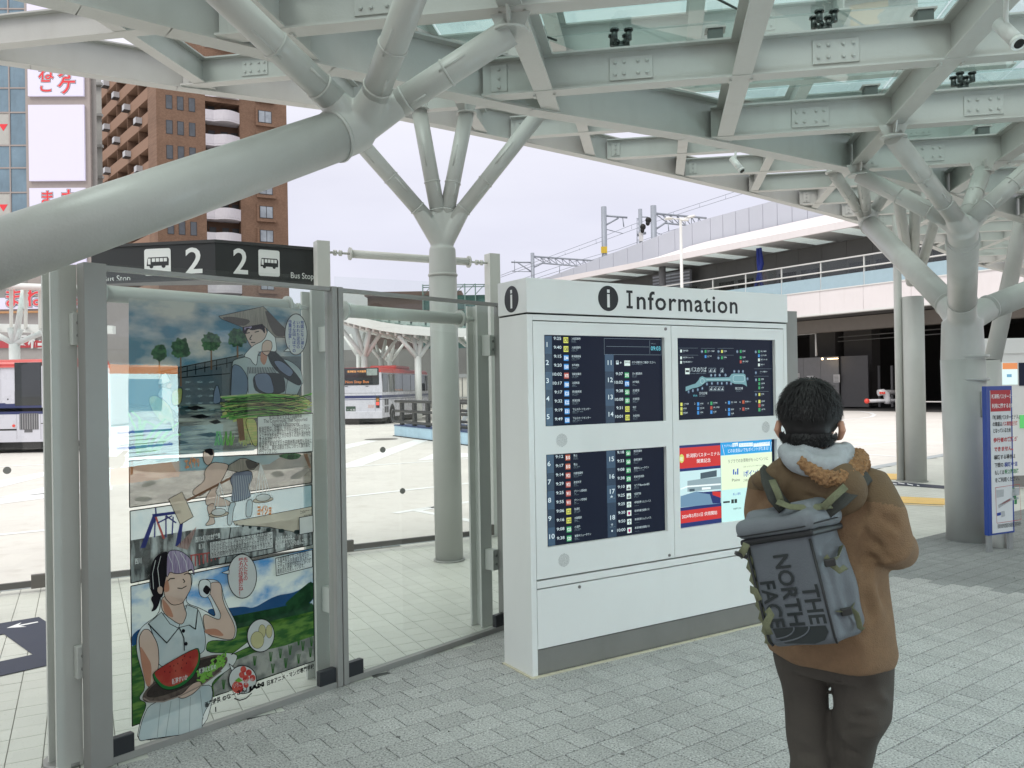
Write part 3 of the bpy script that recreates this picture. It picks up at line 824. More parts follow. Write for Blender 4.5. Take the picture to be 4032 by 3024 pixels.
def quad(mb, a0, a1_, z0, z1, k): return mb.poly([K.P(a0, z0, OFF + .0004 * k), K.P(a1_, z0, OFF + .0004 * k), K.P(a1_, z1, OFF + .0004 * k), K.P(a0, z1, OFF + .0004 * k)])
def xa(zz, x, y=700): return K.px(*zz(x, y), OFF)[0]
def ship(mb, a, z, s, k):
 for P in ([(-.4, -.1), (-.28, -.32), (.28, -.32), (.42, -.1)], [(-.22, -.06), (.24, -.06), (.18, .06), (-.12, .06)], [(.0, .08), (.1, .08), (.1, .25), (.0, .2)]):
  mb.poly([K.P(a + x * s, z + y * s, OFF + .0004 * k) for x, y in P])
def plane_icon(mb, a, z, s, k):
 for P in ([(-.05, -.38), (.05, -.38), (.06, .3), (0, .42), (-.06, .3)], [(-.4, -.06), (0, .12), (.4, -.06), (.4, .02), (0, .26), (-.4, .02)], [(-.16, -.36), (.16, -.36), (0, -.2)]):
  mb.poly([K.P(a + x * s, z + y * s, OFF + .0004 * k) for x, y in P])
def shield(mb, a, z, s, k):
 mb.poly([K.P(a + x * s, z + y * s, OFF + .0004 * k) for x, y in [(0, -.34), (.24, -.2), (.27, .25), (.12, .18), (0, .3), (-.12, .18), (-.27, .25), (-.24, -.2)]])
def board(scr, zt, zbm, nums, rows, rnums, rrows, header):
 h = (zt - zbm - .006) / 10
 w = MB(); d = MB(); bd = {}; bt = MB(); bw = MB(); b1, b2 = MB(), MB(); ic = MB(); mg = MB()
 X = lambda x: xa(zK1, x)
 for i, n in enumerate(nums):
  zc = zt - .004 - (2 * i + 1) * h
  quad(b2 if i % 2 == 0 else b1, X(708), X(795), zc - h, zc + h, 1)
  w.text(n, K.M(X(712 if len(n) == 1 else 706), zc - .013, OFF + .0012), .05, height=.030, bold=.0005)
  quad(b1, X(795), X(1445), zc + .004, zc + h - .002, .5) if False else None
 def row(zc, xt, xb, xn, t, b, nm, s2, wn):
  tt = MB(); w.text(t, K.M(X(xt), zc + .001, OFF + .0012), .034, align='RIGHT', height=.019, bold=.0003)
  a_ = X(xb); sq = .036
  key = b[0] if b[0] in 'CEWBS' and len(b) == 3 else '_'
  quad(bd.setdefault(key, MB()), a_, a_ + sq, zc - .018, zc + .018, 1)
  if key == '_':
   if b == 'ship': ship(ic, a_ + sq / 2, zc, sq, 2)
   elif b == 'plane': plane_icon(ic, a_ + sq / 2, zc, sq, 2)
   elif b == 'shield': shield(mg, a_ + sq / 2, zc, sq, 2)
   elif b: ic.text(b, K.M(a_ + .002, zc - .002, OFF + .0016), .012, width=sq - .004)
  else:
   (bt if key == 'C' else bw).text(b, K.M(a_ + .003, zc - .0105, OFF + .0016), .03, width=sq - .006, height=.022, bold=.0006)
  w.text(nm, K.M(X(xn), zc + .004, OFF + .0012), .0165, width=min(wn, .014 * len(nm)))
  d.text(s2, K.M(X(xn), zc - .008, OFF + .0012), .008)
  d.text('Bus terminal line', K.M(X(xn), zc - .0145, OFF + .0012), .0055)
 for i, (t, b, nm, s2) in enumerate(rows):
  row(zt - .004 - (i + .45) * h, 912, 940, 1038, t, b, nm, s2, .18)
 k0 = 2 if header else 0
 if header:
  e = .0016
  A0_, A1_, B0_, B1_ = X(1445), X(2155), zt - .012, zt - .012 - 1.9 * h
  for q in ((A0_, A1_, B0_ - e, B0_), (A0_, A1_, B1_, B1_ + e), (A0_, A0_ + e, B1_, B0_), (A1_ - e, A1_, B1_, B0_), (X(1470), X(2005), (B0_ + B1_) / 2, (B0_ + B1_) / 2 + e), (X(2010), X(2010) + e, B1_ + .008, B0_ - .008)):
   quad(d, *q, 1)
  d.text('現在時刻 Current time', K.M(X(2026), zt - .045, OFF + .0012), .008, width=.045)
  cy = screen_mat('display_cyan', (.10, .42, .52), 1.0)
  obj('clock_time', MB().text('09:03', K.M(X(2023), zt - .086, OFF + .0012), .04, width=X(2142) - X(2023), height=.028, bold=.0004), cy, scr)
 j = k0
 for i, (n, span) in enumerate(rnums):
  zc = zt - .004 - (j + span / 2) * h
  quad(b2 if i % 2 == 0 else b1, X(1450), X(1560), zc - h * span / 2, zc + h * span / 2, 1)
  w.text(n, K.M(X(1470), zc - (.013 if span < 3 and n not in ('17',) else -.002), OFF + .0012), .05, height=.030, bold=.0005)
  if n == '17': ship(w, X(1505), zc - .014, .026, 2); d.text('フェリー線', K.M(X(1475), zc - .032, OFF + .0012), .009)
  if n == '18': plane_icon(w, X(1505), zc - .03, .024, 2); shield(w, X(1505), zc - .07, .022, 2); d.text('空港リムジン', K.M(X(1475), zc - .048, OFF + .0012), .008)
  j += span
 j = k0
 for (t, b, nm, s2) in rrows:
  if t is None:      # notice row, two rows high
   zc = zt - .004 - (j + 1) * h
   quad(bd.setdefault('_', MB()), X(1692), X(1764), zc - .019, zc + .015, 1)
   ic.text('臨時便', K.M(X(1697), zc - .002, OFF + .0016), .014, width=X(1759) - X(1697))
   bi = MB(); quad(w, X(1590), X(1622), zc - .010, zc + .014, 1); quad(ic, X(1594), X(1618), zc + .002, zc + .010, 2); w.text('+', K.M(X(1632), zc - .010, OFF + .0012), .032)
   w.text(nm, K.M(X(1785), zc - .002, OFF + .0012), .0165, width=X(2080) - X(1785)); d.text('Please check the boarding guide', K.M(X(1785), zc - .012, OFF + .0012), .007)
   j += 2; continue
  row(zt - .004 - (j + .45) * h, 1670, 1694, 1788, t, b, nm, s2, .15); j += 1
 for nme, m_, mat_ in (('display_band', b1, BND), ('display_band', b2, BND2), ('lettering', w, TXW), ('small_lettering', d, TXD), ('badge_lettering', bt, DKT), ('badge_lettering', bw, screen_mat('badge_text', (.62, .66, .66), 1.0)), ('icon', ic, DKT), ('icon', mg, MAG)):
  if m_.v: obj(nme, m_, mat_, scr)
 for k, m_ in bd.items(): obj('badge', m_, BC[k], scr)
s1 = display('screen', a1, a2, Z1B, Z1T)
board(s1, Z1T, Z1B, '12345',
      [('9:25', 'C70', '入船営業所', '附船北廻'), ('9:40', 'C60', '入船営業所', '沼垂町・西堀'), ('9:15', 'E44', '新潟競馬場', '下木戸・大形本町'), ('9:20', 'E60', '木戸病院', '山木戸五丁目'),
       ('10:02', 'W70', '潟東営業所', '小新・巻潟東'), ('10:17', 'E80', '北高校前', '東新潟'), ('9:17', 'E23', '新潟競馬場', '臨港・物見山'), ('9:32', 'E22', '新潟空港', '臨港・物見山'),
       ('9:19', 'E31', '下山スポーツセンター', '臨港町・物見・末広橋'), ('9:49', 'E30', '下山スポーツセンター', '臨港町・河渡三丁目')],
      [('11', 2), ('12', 2), ('13', 2), ('14', 2)],
      [(None, '', 'のりば案内をご確認ください。', ''), ('9:37', 'S95', '京ヶ瀬営業所', '亀田・水原'), ('10:02', 'E70', '木戸病院', '竹尾'), ('9:38', 'S51', '女池愛宕', '鳥屋野・上所'),
       ('10:08', 'S51', '女池愛宕', '鳥屋野・上所'), ('9:31', 'C12', '県庁', '新光町'), ('10:01', 'C10', '市役所前', '古町・本町')], True)
s3d = display('screen', a1, a2, Z3B, Z3T)
board(s3d, Z3T, Z3B, ['6', '7', '8', '9', '10'],
      [('9:12', 'B10', '青山', '古町経由'), ('9:17', 'B10', '青山', '古町・白山駅'), ('9:14', 'W21', '内野営業所', '西小針・新潟大学'), ('9:29', 'W21', '新潟大学', '西小針'),
       ('9:25', 'W11', 'グリーン団地前', '寺尾'), ('9:55', 'W11', 'グリーン団地前', '寺尾'), ('9:06', 'C21', '信濃町', '古町・浜浦町'), ('9:16', 'C22', '水族館前', '西堀通'),
       ('9:08', 'S23', '小須戸', '大野・新津駅'), ('9:38', 'S20', '曽野木ニュータウン', '出来島')],
      [('15', 2), ('16', 2), ('17', 2), ('18', 4)],
      [('9:18', 'S61', '南部営業所', '鐘木・イオン'), ('9:33', 'S60', '南部営業所', '鐘木・イオン'), ('9:08', 'S71', '曽野木ニュータウン', '市民病院・スポーツ公園'), ('9:38', 'S70', '新潟市民病院', 'スポーツ公園'),
       ('9:10', 'ship', 'ピアBandai前', '朱鷺メッセ'), ('9:25', 'ship', '佐渡汽船', '朱鷺メッセ'), ('9:25', 'plane', '新潟空港リムジンバス', ''), ('9:30', 'shield', '新潟市観光循環バス', ''),
       ('9:50', 'plane', '新潟空港リムジンバス', ''), ('10:00', 'shield', '新潟市観光循環バス', '')], False)
# map display
s2 = display('screen', a3, a4, Z1B, Z1T)
def k2(x, y, k=1): a, z = K.px(*zK2(x, y), OFF + .0004 * k); return K.P(a, z, OFF + .0004 * k)
def k2M(x, y, k=2): a, z = K.px(*zK2(x, y), OFF + .0006 * k); return K.M(a, z, OFF + .0006 * k)
def k2a(x, y): return K.px(*zK2(x, y), OFF)[0]
RT = screen_mat('map_route', (.12, .25, .28), 1.0); RTL = screen_mat('map_route_line', (.30, .45, .47), 1.0)
rt = MB()
mp_top = [(568, 1495), (640, 1470), (690, 1455), (730, 1410), (745, 1378), (775, 1362), (805, 1378), (830, 1382), (1110, 1376), (1140, 1335), (1165, 1330), (1290, 1330), (1312, 1345), (1318, 1400)]
mp_bot = [(568, 1550), (650, 1515), (720, 1500), (765, 1480), (800, 1450), (815, 1440), (830, 1430), (850, 1426), (1115, 1424), (1150, 1446), (1180, 1458), (1270, 1460), (1300, 1470), (1332, 1492)]
for (p, q), (r_, s_) in zip(zip(mp_top, mp_top[1:]), zip(mp_bot, mp_bot[1:])):
 rt.poly([k2(*r_), k2(*s_), k2(*q), k2(*p)])
obj('map_route', rt, RT, s2)
rl = MB()
def k2ring(cx, cy, rx, ry, w, sq=1.0, n=32):
 P = []
 for i in range(n):
  t = 2 * PI * i / n; c, s = math.cos(t), math.sin(t)
  f = lambda v: math.copysign(abs(v) ** sq, v)
  P.append((f(c), f(s)))
 for (c, s), (c2, s2_) in zip(P, P[1:] + P[:1]):
  rl.poly([k2(cx + rx * c, cy + ry * s, 2), k2(cx + rx * c2, cy + ry * s2_, 2), k2(cx + (rx - w) * c2, cy + (ry - w) * s2_, 2), k2(cx + (rx - w) * c, cy + (ry - w) * s, 2)][::-1])
k2ring(775, 1423, 28, 34, 5); k2ring(1230, 1393, 74, 42, 5, .45)
rl.poly([k2(825, 1408, 2), k2(1125, 1404, 2), k2(1125, 1398, 2), k2(825, 1402, 2)])
obj('map_line', rl, RTL, s2)
mt, md = MB(), MB(); pins, pt = MB(), MB()
PIN = screen_mat('map_pin', (.05, .10, .17), 1.0)
for n, x, y in (('1', 605, 1557), ('2', 658, 1543), ('3', 719, 1531), ('4', 775, 1515), ('5', 833, 1460), ('6', 895, 1452), ('7', 967, 1452), ('8', 1018, 1452), ('9', 1080, 1450), ('10', 1132, 1455), ('11', 1337, 1395),
    ('12', 1280, 1304), ('13', 1228, 1304), ('14', 1173, 1304), ('15', 1064, 1350), ('16', 991, 1350), ('17', 935, 1352), ('18', 885, 1353),
    ('16', 770, 1056), ('14', 976, 1056), ('15', 976, 1136), ('13', 1210, 1057), ('12', 1440, 1060), ('11', 1442, 1320), ('10', 1443, 1408), ('9', 1443, 1592)):
 c = k2(x, y, 2); pins.poly([c + K.e * .010 * math.cos(t) + K.u * .012 * math.sin(t) for t in [2 * PI * i / 16 for i in range(16)]])
 mt.text(n, k2M(x, y + 9, 2), .018, align='CENTER', height=.012)
for x, y in ((165, 0),): pass
obj('map_pin', pins, PIN, s2)
mt.text('バスのりば', k2M(625, 1308), .04, width=k2a(825, 1300) - k2a(625, 1300))
md.text('Bus Stops / 公車站 / 버스 정류장', k2M(625, 1334), .01, width=k2a(820, 1300) - k2a(625, 1300))
mt.text('万代広場', k2M(735, 1590), .02, width=k2a(835, 1590) - k2a(735, 1590)); md.text('Bandai Square', k2M(738, 1615), .01)
mt.text('南口広場', k2M(1183, 1528), .02, width=k2a(1278, 1528) - k2a(1183, 1528)); md.text('South Square', k2M(1195, 1552), .01)
obj('here_mark', MB().text('現在地', k2M(661, 1615), .014, width=k2a(712, 1615) - k2a(661, 1615)), screen_mat('display_cyan', (.10, .42, .52), 1.0), s2)
plate = MB(); plate.poly([k2(563, 1338), k2(617, 1338), k2(617, 1264), k2(563, 1264)])
for x, y in ((875, 1290), (924, 1290), (1020, 1290), (882, 1518), (929, 1518), (976, 1518), (1023, 1518)):
 for q in ((x - 21, y + 29, x + 21, y + 25), (x - 21, y - 25, x + 21, y - 29), (x - 21, y + 29, x - 18, y - 29), (x + 18, y + 29, x + 21, y - 29)):
  md.poly([k2(q[0], q[1], 2), k2(q[2], q[1], 2), k2(q[2], q[3], 2), k2(q[0], q[3], 2)])
 mt.poly([k2(x - 12, y + 18, 2), k2(x - 6, y + 18, 2), k2(x + 13, y - 16, 2), k2(x + 7, y - 16, 2)])
 mt.poly([k2(x + 2, y + 18, 2), k2(x + 12, y + 18, 2), k2(x + 12, y + 4, 2), k2(x + 2, y + 4, 2)])
obj('symbol_plate', plate, BC['_'], s2)
obj('symbol', MB().poly([k2(569, 1312, 2), k2(611, 1312, 2), k2(611, 1288, 2), k2(569, 1288, 2)]), DKT, s2)
ent = [('_', '佐渡汽船線', 511, 1050), ('_', '新潟空港リムジンバス', 511, 1135), ('_', '新潟市観光循環バス', 511, 1190), ('S', 'スポーツ公園線', 816, 1055), ('E', '山二ツ線', 816, 1118), ('C', '県庁線', 1020, 1055), ('S', '長潟線', 1020, 1133),
       ('S', '長潟線', 1253, 1055), ('S', '女池線', 1253, 1132), ('W', '大野・白根線', 1253, 1184), ('S', '亀田・横越線', 1480, 1057), ('E', 'はなみずき線', 1480, 1108), ('_', '免許センター線', 1480, 1160), ('_', '高速バス', 1480, 1222), ('', 'イベント臨時バス', 1470, 1312),
       ('S', '東明線', 1484, 1405), ('S', '水島町線', 1484, 1457), ('S', '上所線', 1484, 1508), ('C', '古町線', 1486, 1590)]
z2b = Z(2632, 950, 1.58)
ent2 = [('C', '八千代橋線', 81, 1015), ('C', '県庁線', 81, 1043), ('C', '東堀通線', 81, 1070), ('E', '大形線', 185, 1012), ('E', '牡丹山線', 185, 1040), ('E', '竹尾線', 185, 1067), ('S', '県庁前線', 267, 1008), ('W', '大野・白根線', 267, 1036), ('E', '石山線', 267, 1063),
  ('E', '空港・松浜線', 377, 1004), ('E', '臨港線', 377, 1048), ('E', '河渡線', 377, 1074), ('B', '萬代橋ライン', 466, 1000), ('W', '西小針線', 466, 1044), ('C', '信濃町線', 566, 997), ('W', '有明線', 566, 1022), ('S', '小須戸線', 566, 1048)]
bq = {}
def entries(L, zz, s, dx):
 for k, nm, x, y in L:
  P = lambda xx, yy, kk: (lambda az: K.P(az[0], az[1], OFF + .0004 * kk))(K.px(*zz(xx, yy), OFF + .0004 * kk))
  if k: bq.setdefault(k, MB()).poly([P(x - s, y + s * 1.6, 1), P(x + s, y + s * 1.6, 1), P(x + s, y - s * 1.6, 1), P(x - s, y - s * 1.6, 1)])
  az = K.px(*zz(x + dx, y + s * .2), OFF); mt.text(nm, K.M(az[0], az[1], OFF + .001), .0115, width=.0098 * len(nm))
  md.text('Bus line', K.M(az[0], az[1] - .0085, OFF + .001), .006)
entries(ent, zK2, 11, 20); entries(ent2, z2b, 6.5, 11)
for n, x, y in (('2', 163, 1012), ('3', 246, 1009), ('4', 356, 1006), ('5', 356, 1050), ('6', 445, 1001), ('7', 445, 1046), ('8', 545, 997)):
 az = K.px(*z2b(x, y + 4), OFF); mt.text(n, K.M(az[0], az[1], OFF + .001), .018, align='CENTER', height=.012)
for y, x0, x1 in ((1012, 470, 720), (1015, 760, 930), (1015, 965, 1165), (1100, 480, 725), (1100, 965, 1165), (1270, 1420, 1640), (1362, 1420, 1600), (1552, 1420, 1600)):
 md.poly([k2(x0, y + 2, 1), k2(x1, y + 2, 1), k2(x1, y, 1), k2(x0, y, 1)])
obj('lettering', mt, TXW, s2); obj('small_lettering', md, TXD, s2)
for k, m_ in bq.items(): obj('badge', m_, BC[k], s2)
# advert display
s4 = display('screen', a3, a4, Z3B, Z3T)
def k5(x, y, k=1): a, z = K.px(*zK5(x, y), OFF + .0004 * k); return K.P(a, z, OFF + .0004 * k)
def k5M(x, y, k=4): a, z = K.px(*zK5(x, y), OFF + .0005 * k); return K.M(a, z, OFF + .0005 * k)
def k5a(x, y): return K.px(*zK5(x, y), OFF)[0]
aS, aM, aE = a3 + .0, k5a(1008, 800), a4 - .028
Z3 = lambda t: Z3T - (Z3T - Z3B) * t
RED = screen_mat('advert_red', (.46, .025, .025), 1.0); BLU = screen_mat('advert_navy', (.010, .022, .115), 1.0); CY = screen_mat('advert_cyan', (.015, .27, .58), 1.0)
MINT = screen_mat('advert_mint', (.44, .68, .66), 1.0); CREAM = screen_mat('advert_cream', (.62, .72, .52), 1.0); AW = screen_mat('advert_white', (.68, .76, .76), 1.0)
SKYC = screen_mat('advert_sky', (.45, .62, .64), 1.0); GY = screen_mat('advert_grey_building', (.22, .30, .33), 1.0); GY2 = screen_mat('advert_dark_building', (.05, .08, .10), 1.0); YD = screen_mat('advert_yard', (.12, .22, .32), 1.0)
INK = screen_mat('advert_ink', (.02, .03, .03), 1.0); INKB = screen_mat('advert_blue_ink', (.01, .07, .36), 1.0)
def A_(name, m_, pts): return obj(name, MB().poly(pts), m_, s4)
def band(name, m_, x0, x1, t0, t1, k): return obj(name, quad(MB(), x0, x1, Z3(t1), Z3(t0), k), m_, s4)
band('advert_panel', BLU, aS, aM - .002, .0, 1, 1); band('advert_band', RED, aS, aM - .002, .035, .285, 2); band('advert_band', RED, aS, aM - .002, .795, .945, 2)
band('advert_picture', SKYC, aS, aM - .002, .32, .755, 2); band('advert_panel', MINT, aM, aE, 0, 1, 1); band('advert_band', CY, aM, aE, 0, .165, 2); band('advert_field', CREAM, aM + .004, aE, .17, .60, 2)
pb = [('advert_building', GY, [(590, 905), (1005, 870), (1005, 720), (750, 745), (590, 770)], 3), ('advert_building', GY2, [(752, 745), (955, 715), (955, 635), (752, 672)], 3), ('advert_building', AW, [(505, 880), (590, 850), (1005, 820), (1005, 800), (590, 830), (500, 865)], 4),
      ('advert_yard', YD, [(505, 1100), (1005, 1050), (1005, 930), (700, 900), (505, 960)], 3), ('advert_yard', BLU, [(720, 915), (1005, 890), (1005, 1050), (905, 1050), (870, 935)], 4), ('advert_bus', RED, [(900, 900), (1005, 905), (1005, 980), (905, 945)], 5),
      ('advert_shopfront', AW, [(770, 880), (880, 872), (880, 845), (770, 852)], 5), ('advert_shopfront', GY2, [(615, 905), (680, 900), (680, 865), (615, 870)], 5)]
for nme, m_, P, k in pb: A_(nme, m_, [k5(x, y, k) for x, y in P[::-1]] if False else [k5(x, y, k) for x, y in P])
aw = MB()
aw.text('新潟駅バスターミナル', k5M(575, 480), .03, width=k5a(995, 480) - k5a(575, 480)); aw.text('開業記念', k5M(705, 545), .03, width=k5a(875, 545) - k5a(705, 545))
aw.text('2024年3月31日 供用開始', k5M(520, 1238), .03, width=k5a(960, 1238) - k5a(520, 1238))
aw.text('どのお支払いでもポイントがたまる！', k5M(1090, 418), .03, width=k5a(1600, 418) - k5a(1090, 418)); aw.text('ラブラは', k5M(1042, 350), .02, width=k5a(1140, 350) - k5a(1042, 350))
for x0, x1 in ((1150, 1218), (1230, 1405), (1412, 1615)): aw.poly([k5(x0, 348, 3), k5(x1, 338 if x1 < 1500 else 330, 3), k5(x1, 292 if x1 < 1500 else 280, 3), k5(x0, 302, 3)])
for x in (1022, 1620): aw.poly([k5(x, 320 if x < 1100 else 395, 3), k5(x + 4, 320 if x < 1100 else 395, 3), k5(x + (30 if x < 1100 else 18), 445 if x < 1100 else 285, 3), k5(x + (26 if x < 1100 else 14), 445 if x < 1100 else 285, 3)])
obj('lettering', aw, AW, s4)
ab = MB()
for t_, x0, x1, y in (('現金', 1156, 1212, 342), ('クレジットカード', 1236, 1400, 336), ('キャッシュレス決済', 1418, 1610, 318)): ab.text(t_, k5M(x0, y, 5), .02, width=k5a(x1, y) - k5a(x0, y))
obj('lettering', ab, CY, s4)
ai = MB()
ai.text('ラブラでのお買物がもっとベンリに', k5M(1090, 550), .03, width=k5a(1590, 550) - k5a(1090, 550)); ai.text('三井ショッピングパークポイントは', k5M(1283, 603), .012, width=k5a(1535, 600) - k5a(1283, 600))
ai.text('Point', k5M(1142, 780), .03, width=k5a(1240, 780) - k5a(1142, 780)); ai.text('ご利用いただけます', k5M(1284, 778), .02, width=.13)
ai.text('H&M', k5M(1160, 1128), .018, width=k5a(1212, 1128) - k5a(1160, 1128)); ai.text('ZARA', k5M(1222, 1120), .016, width=.03)
ai.poly([k5(1035, 1048, 3), k5(1118, 1040, 3), k5(1118, 1018, 3), k5(1035, 1025, 3)]); ai.poly([k5(1136, 1050, 3), k5(1168, 1047, 3), k5(1168, 998, 3), k5(1136, 1001, 3)]); ai.poly([k5(1176, 1046, 3), k5(1208, 1043, 3), k5(1208, 993, 3), k5(1176, 996, 3)])
obj('lettering', ai, INK, s4)
aj = MB()
aj.text('1ポイント', k5M(1284, 715), .05, width=.16, bold=.001); aj.text('新しい発見', k5M(1158, 950), .02, width=.075)
for x, y0 in ((1157, 610), (1183, 640), (1208, 600)): aj.poly([k5(x, 692, 3), k5(x + 16, 690, 3), k5(x + 16, y0 + 10, 3), k5(x, y0 + 20, 3)])
obj('lettering', aj, INKB, s4)
cel = K.P(*K.px(*zK5(518, 492), OFF + .0012), OFF + .0012)
obj('round_seal', MB().poly([cel + K.e * .022 * math.cos(t) + K.u * .030 * math.sin(t) for t in [2 * PI * i / 28 for i in range(28)]]), screen_mat('seal_yellow', (.50, .52, .12), 1.0), s4)
obj('lettering', MB().text('祝', k5M(496, 520, 5), .03), AW, s4)
# ================================================================== POSTER PRINTED ON CLEAR FILM, behind the first pane
def PXA(zz, x, y, off): a, z = G.px(*zz(x, y), off); return a, z
PO = -.0130; STEP = .00022
post = thing('poster', 'tall comic-strip style poster with farm scenes, speech balloons and a watermelon on glass', 'poster', G.P(.8, .1))
_layer = [0]
def L_(k=None):
 _layer[0] += 1; return PO + STEP * _layer[0]
zp1 = Z(450, 1150, 2.37); zp2 = Z(450, 1750, 2.4578); zp3 = Z(450, 2250, 2.37)
def pq(zz, pts, m, name, off=None):
 off = off if off is not None else L_()
 q = []
 if m.name in ORG and len(pts) > 3 and not name.startswith('caption'):
  for _ in range(2):      # drawn shapes get rounded corners
   n_ = len(pts); r_ = []
   for i in range(n_):
    (x0, y0), (x1, y1) = pts[i], pts[(i + 1) % n_]
    r_ += [(x0 * .8 + x1 * .2, y0 * .8 + y1 * .2), (x0 * .2 + x1 * .8, y0 * .2 + y1 * .8)]
   pts = r_
 for x, y in pts:
  a, z = G.px(*zz(x, y), off); q.append(G.P(a, z, off))
 r = obj(name, MB().poly(q), m, post)
 if m.name in OUTL:
  mb = MB(); o2 = off + STEP * .5
  for a_, b_ in zip(q, q[1:] + q[:1]):
   d = (b_ - a_); l = d.length
   if l < 1e-4: continue
   t = d / l; s_ = t.cross(G.n) * .0016; mb.poly([p_ + G.n * STEP * .5 for p_ in (a_ - s_ - t * .001, b_ - s_ + t * .001, b_ + s_ + t * .001, a_ + s_ - t * .001)])
  obj('ink_outline', mb, INKP, r)
 return r
ORG = {'print_' + k for k in ('skin', 'skin_shade', 'cloth_pale', 'cloth_blue', 'cloth_dark', 'white', 'hair_black', 'hair_violet', 'melon_red', 'melon_rind', 'straw', 'straw_hat_shade', 'mountain', 'hill', 'rock', 'rice_leaf', 'striped_robe', 'foliage', 'tray')}
OUTL = {'print_' + k for k in ('skin', 'cloth_pale', 'straw_hat', 'white', 'collar_white', 'striped_robe', 'mallet_wood', 'hair_violet', 'melon_rind', 'cloth_blue', 'rice_leaf', 'aqueduct_beige', 'straw')}
def pline(mb, zz, pts, w, off):
 q = [G.px(*zz(x, y), off) for x, y in pts]
 for (a, z), (c, d) in zip(q, q[1:]):
  l = math.hypot(c - a, d - z) or 1; nx, nz = -(d - z) / l * w / 2, (c - a) / l * w / 2
  mb.poly([G.P(a + nx, z + nz, off), G.P(a - nx, z - nz, off), G.P(c - nx, d - nz, off), G.P(c + nx, d + nz, off)])
def lines(zz, sets, m, name, w=.004, off=None):
 off = off if off is not None else L_(); mb = MB()
 for s in sets: pline(mb, zz, s, w, off)
 return obj(name, mb, m, post)
def ell(zz, cx, cy, rx, ry, m, name, tilt=0, n=36, off=None):
 pts = []
 for i in range(n):
  t = 2 * PI * i / n; x, y = rot2((rx * math.cos(t), ry * math.sin(t)), tilt); pts.append((cx + x, cy + y))
 return pq(zz, pts[::-1], m, name, off)
PK = {}
def pm(name, c, **k):
 k['clear'] = min(.4, k.get('clear', .12) * 1.5)
 return print_mat('print_' + name, c, **k)
SKYD = pm('night_blue_sky', (.045, .17, .25), col2=(.44, .45, .42), clear=.08, scale=3.2, stretch=(1, 1, 2.0))
POND = pm('pond', (.035, .05, .03), col2=(.46, .50, .42), clear=.22, scale=7, stretch=(.7, .7, 7))
FIELD = pm('dark_field', (.10, .13, .15), clear=.12, scale=5, col2=(.16, .19, .19))
SOIL = pm('soil', (.17, .14, .11), clear=.18, scale=9, col2=(.36, .32, .26), stretch=(1, 1, 3))
ROCK = pm('rock', (.28, .27, .25), clear=.15, scale=6, col2=(.40, .37, .31))
PALE = pm('pale_blue', (.30, .50, .56), clear=.22, col2=(.55, .66, .66), scale=3)
SKYB = pm('bright_sky', (.035, .22, .50), clear=.06, col2=(.60, .68, .64), scale=4.5, stretch=(1, 1, 1.6))
MOUNT = pm('mountain', (.016, .075, .19), clear=.03, scale=5)
HILL = pm('hill', (.018, .055, .025), clear=.03, scale=14, col2=(.03, .10, .04))
GRASS = pm('green_field', (.03, .11, .025), clear=.03, scale=11, col2=(.13, .26, .05), stretch=(1, 1, 3.5))
MUD = pm('paddy_mud', (.24, .25, .24), clear=.10, scale=12, col2=(.50, .50, .46))
FOL = pm('foliage', (.02, .07, .035), clear=.03, scale=40, col2=(.06, .18, .07))
BARK = pm('bark', (.22, .12, .07), clear=.03)
INKP = pm('ink', (.012, .014, .015), clear=.0, var=0)
PAPER = pm('paper', (.66, .70, .68), clear=.10, var=.02)
WHITEP = pm('white', (.74, .78, .75), clear=.06, var=.02)
SKIN = pm('skin', (.68, .52, .42), clear=.10, var=.03)
SKIN2 = pm('skin_shade', (.52, .27, .18), clear=.08, var=.03)
HAT = pm('straw_hat', (.36, .33, .27), clear=.05, col2=(.26, .24, .20), scale=30, stretch=(6, 6, .4))
HAT2 = pm('straw_hat_shade', (.11, .10, .09), clear=.0)
CLOTH = pm('cloth_pale', (.50, .60, .62), clear=.12, col2=(.60, .67, .67))
CLOTH2 = pm('cloth_blue', (.20, .26, .36), clear=.08)
CLOTH3 = pm('cloth_dark', (.035, .05, .05), clear=.0)
STRIPE = pm('striped_robe', (.16, .19, .25), clear=.05)
REED = pm('reed_bright', (.20, .55, .10), clear=.05, col2=(.10, .36, .06), scale=20)
STRAW = pm('straw', (.42, .52, .16), clear=.08, col2=(.60, .55, .20), scale=20, stretch=(1, 1, 6))
HAIR = pm('hair_black', (.018, .016, .020), clear=.0)
HAIRP = pm('hair_violet', (.30, .24, .38), clear=.03, col2=(.46, .40, .52), scale=24, stretch=(5, 5, .5))
MELON = pm('melon_red', (.42, .055, .045), clear=.03, scale=12, col2=(.50, .10, .07))
RIND = pm('melon_rind', (.03, .17, .05), clear=.0)
TRAY = pm('tray', (.10, .08, .07), clear=.0, scale=30, col2=(.16, .13, .11))
BEAN = pm('bean_green', (.16, .40, .06), clear=.0, col2=(.24, .50, .10), scale=60)
PEAR = pm('pear', (.62, .60, .32), clear=.05)
BERRY = pm('strawberry', (.52, .05, .05), clear=.0, col2=(.60, .12, .09), scale=40)
NAVYP = pm('truss_navy', (.05, .06, .20), clear=.0)
REDP = pm('truss_red', (.48, .11, .10), clear=.03)
BEIGE = pm('aqueduct_beige', (.60, .55, .44), clear=.05)
WOOD = pm('mallet_wood', (.60, .52, .40), clear=.05)
ORNG = pm('orange_lettering', (.72, .30, .12), clear=.0, var=0)
BLUT = pm('blue_lettering', (.06, .10, .34), clear=.0, var=0)
REDT = pm('red_lettering', (.50, .06, .06), clear=.0, var=0)
LEAFW = pm('rice_leaf', (.30, .44, .24), clear=.05, col2=(.55, .60, .30), scale=20)

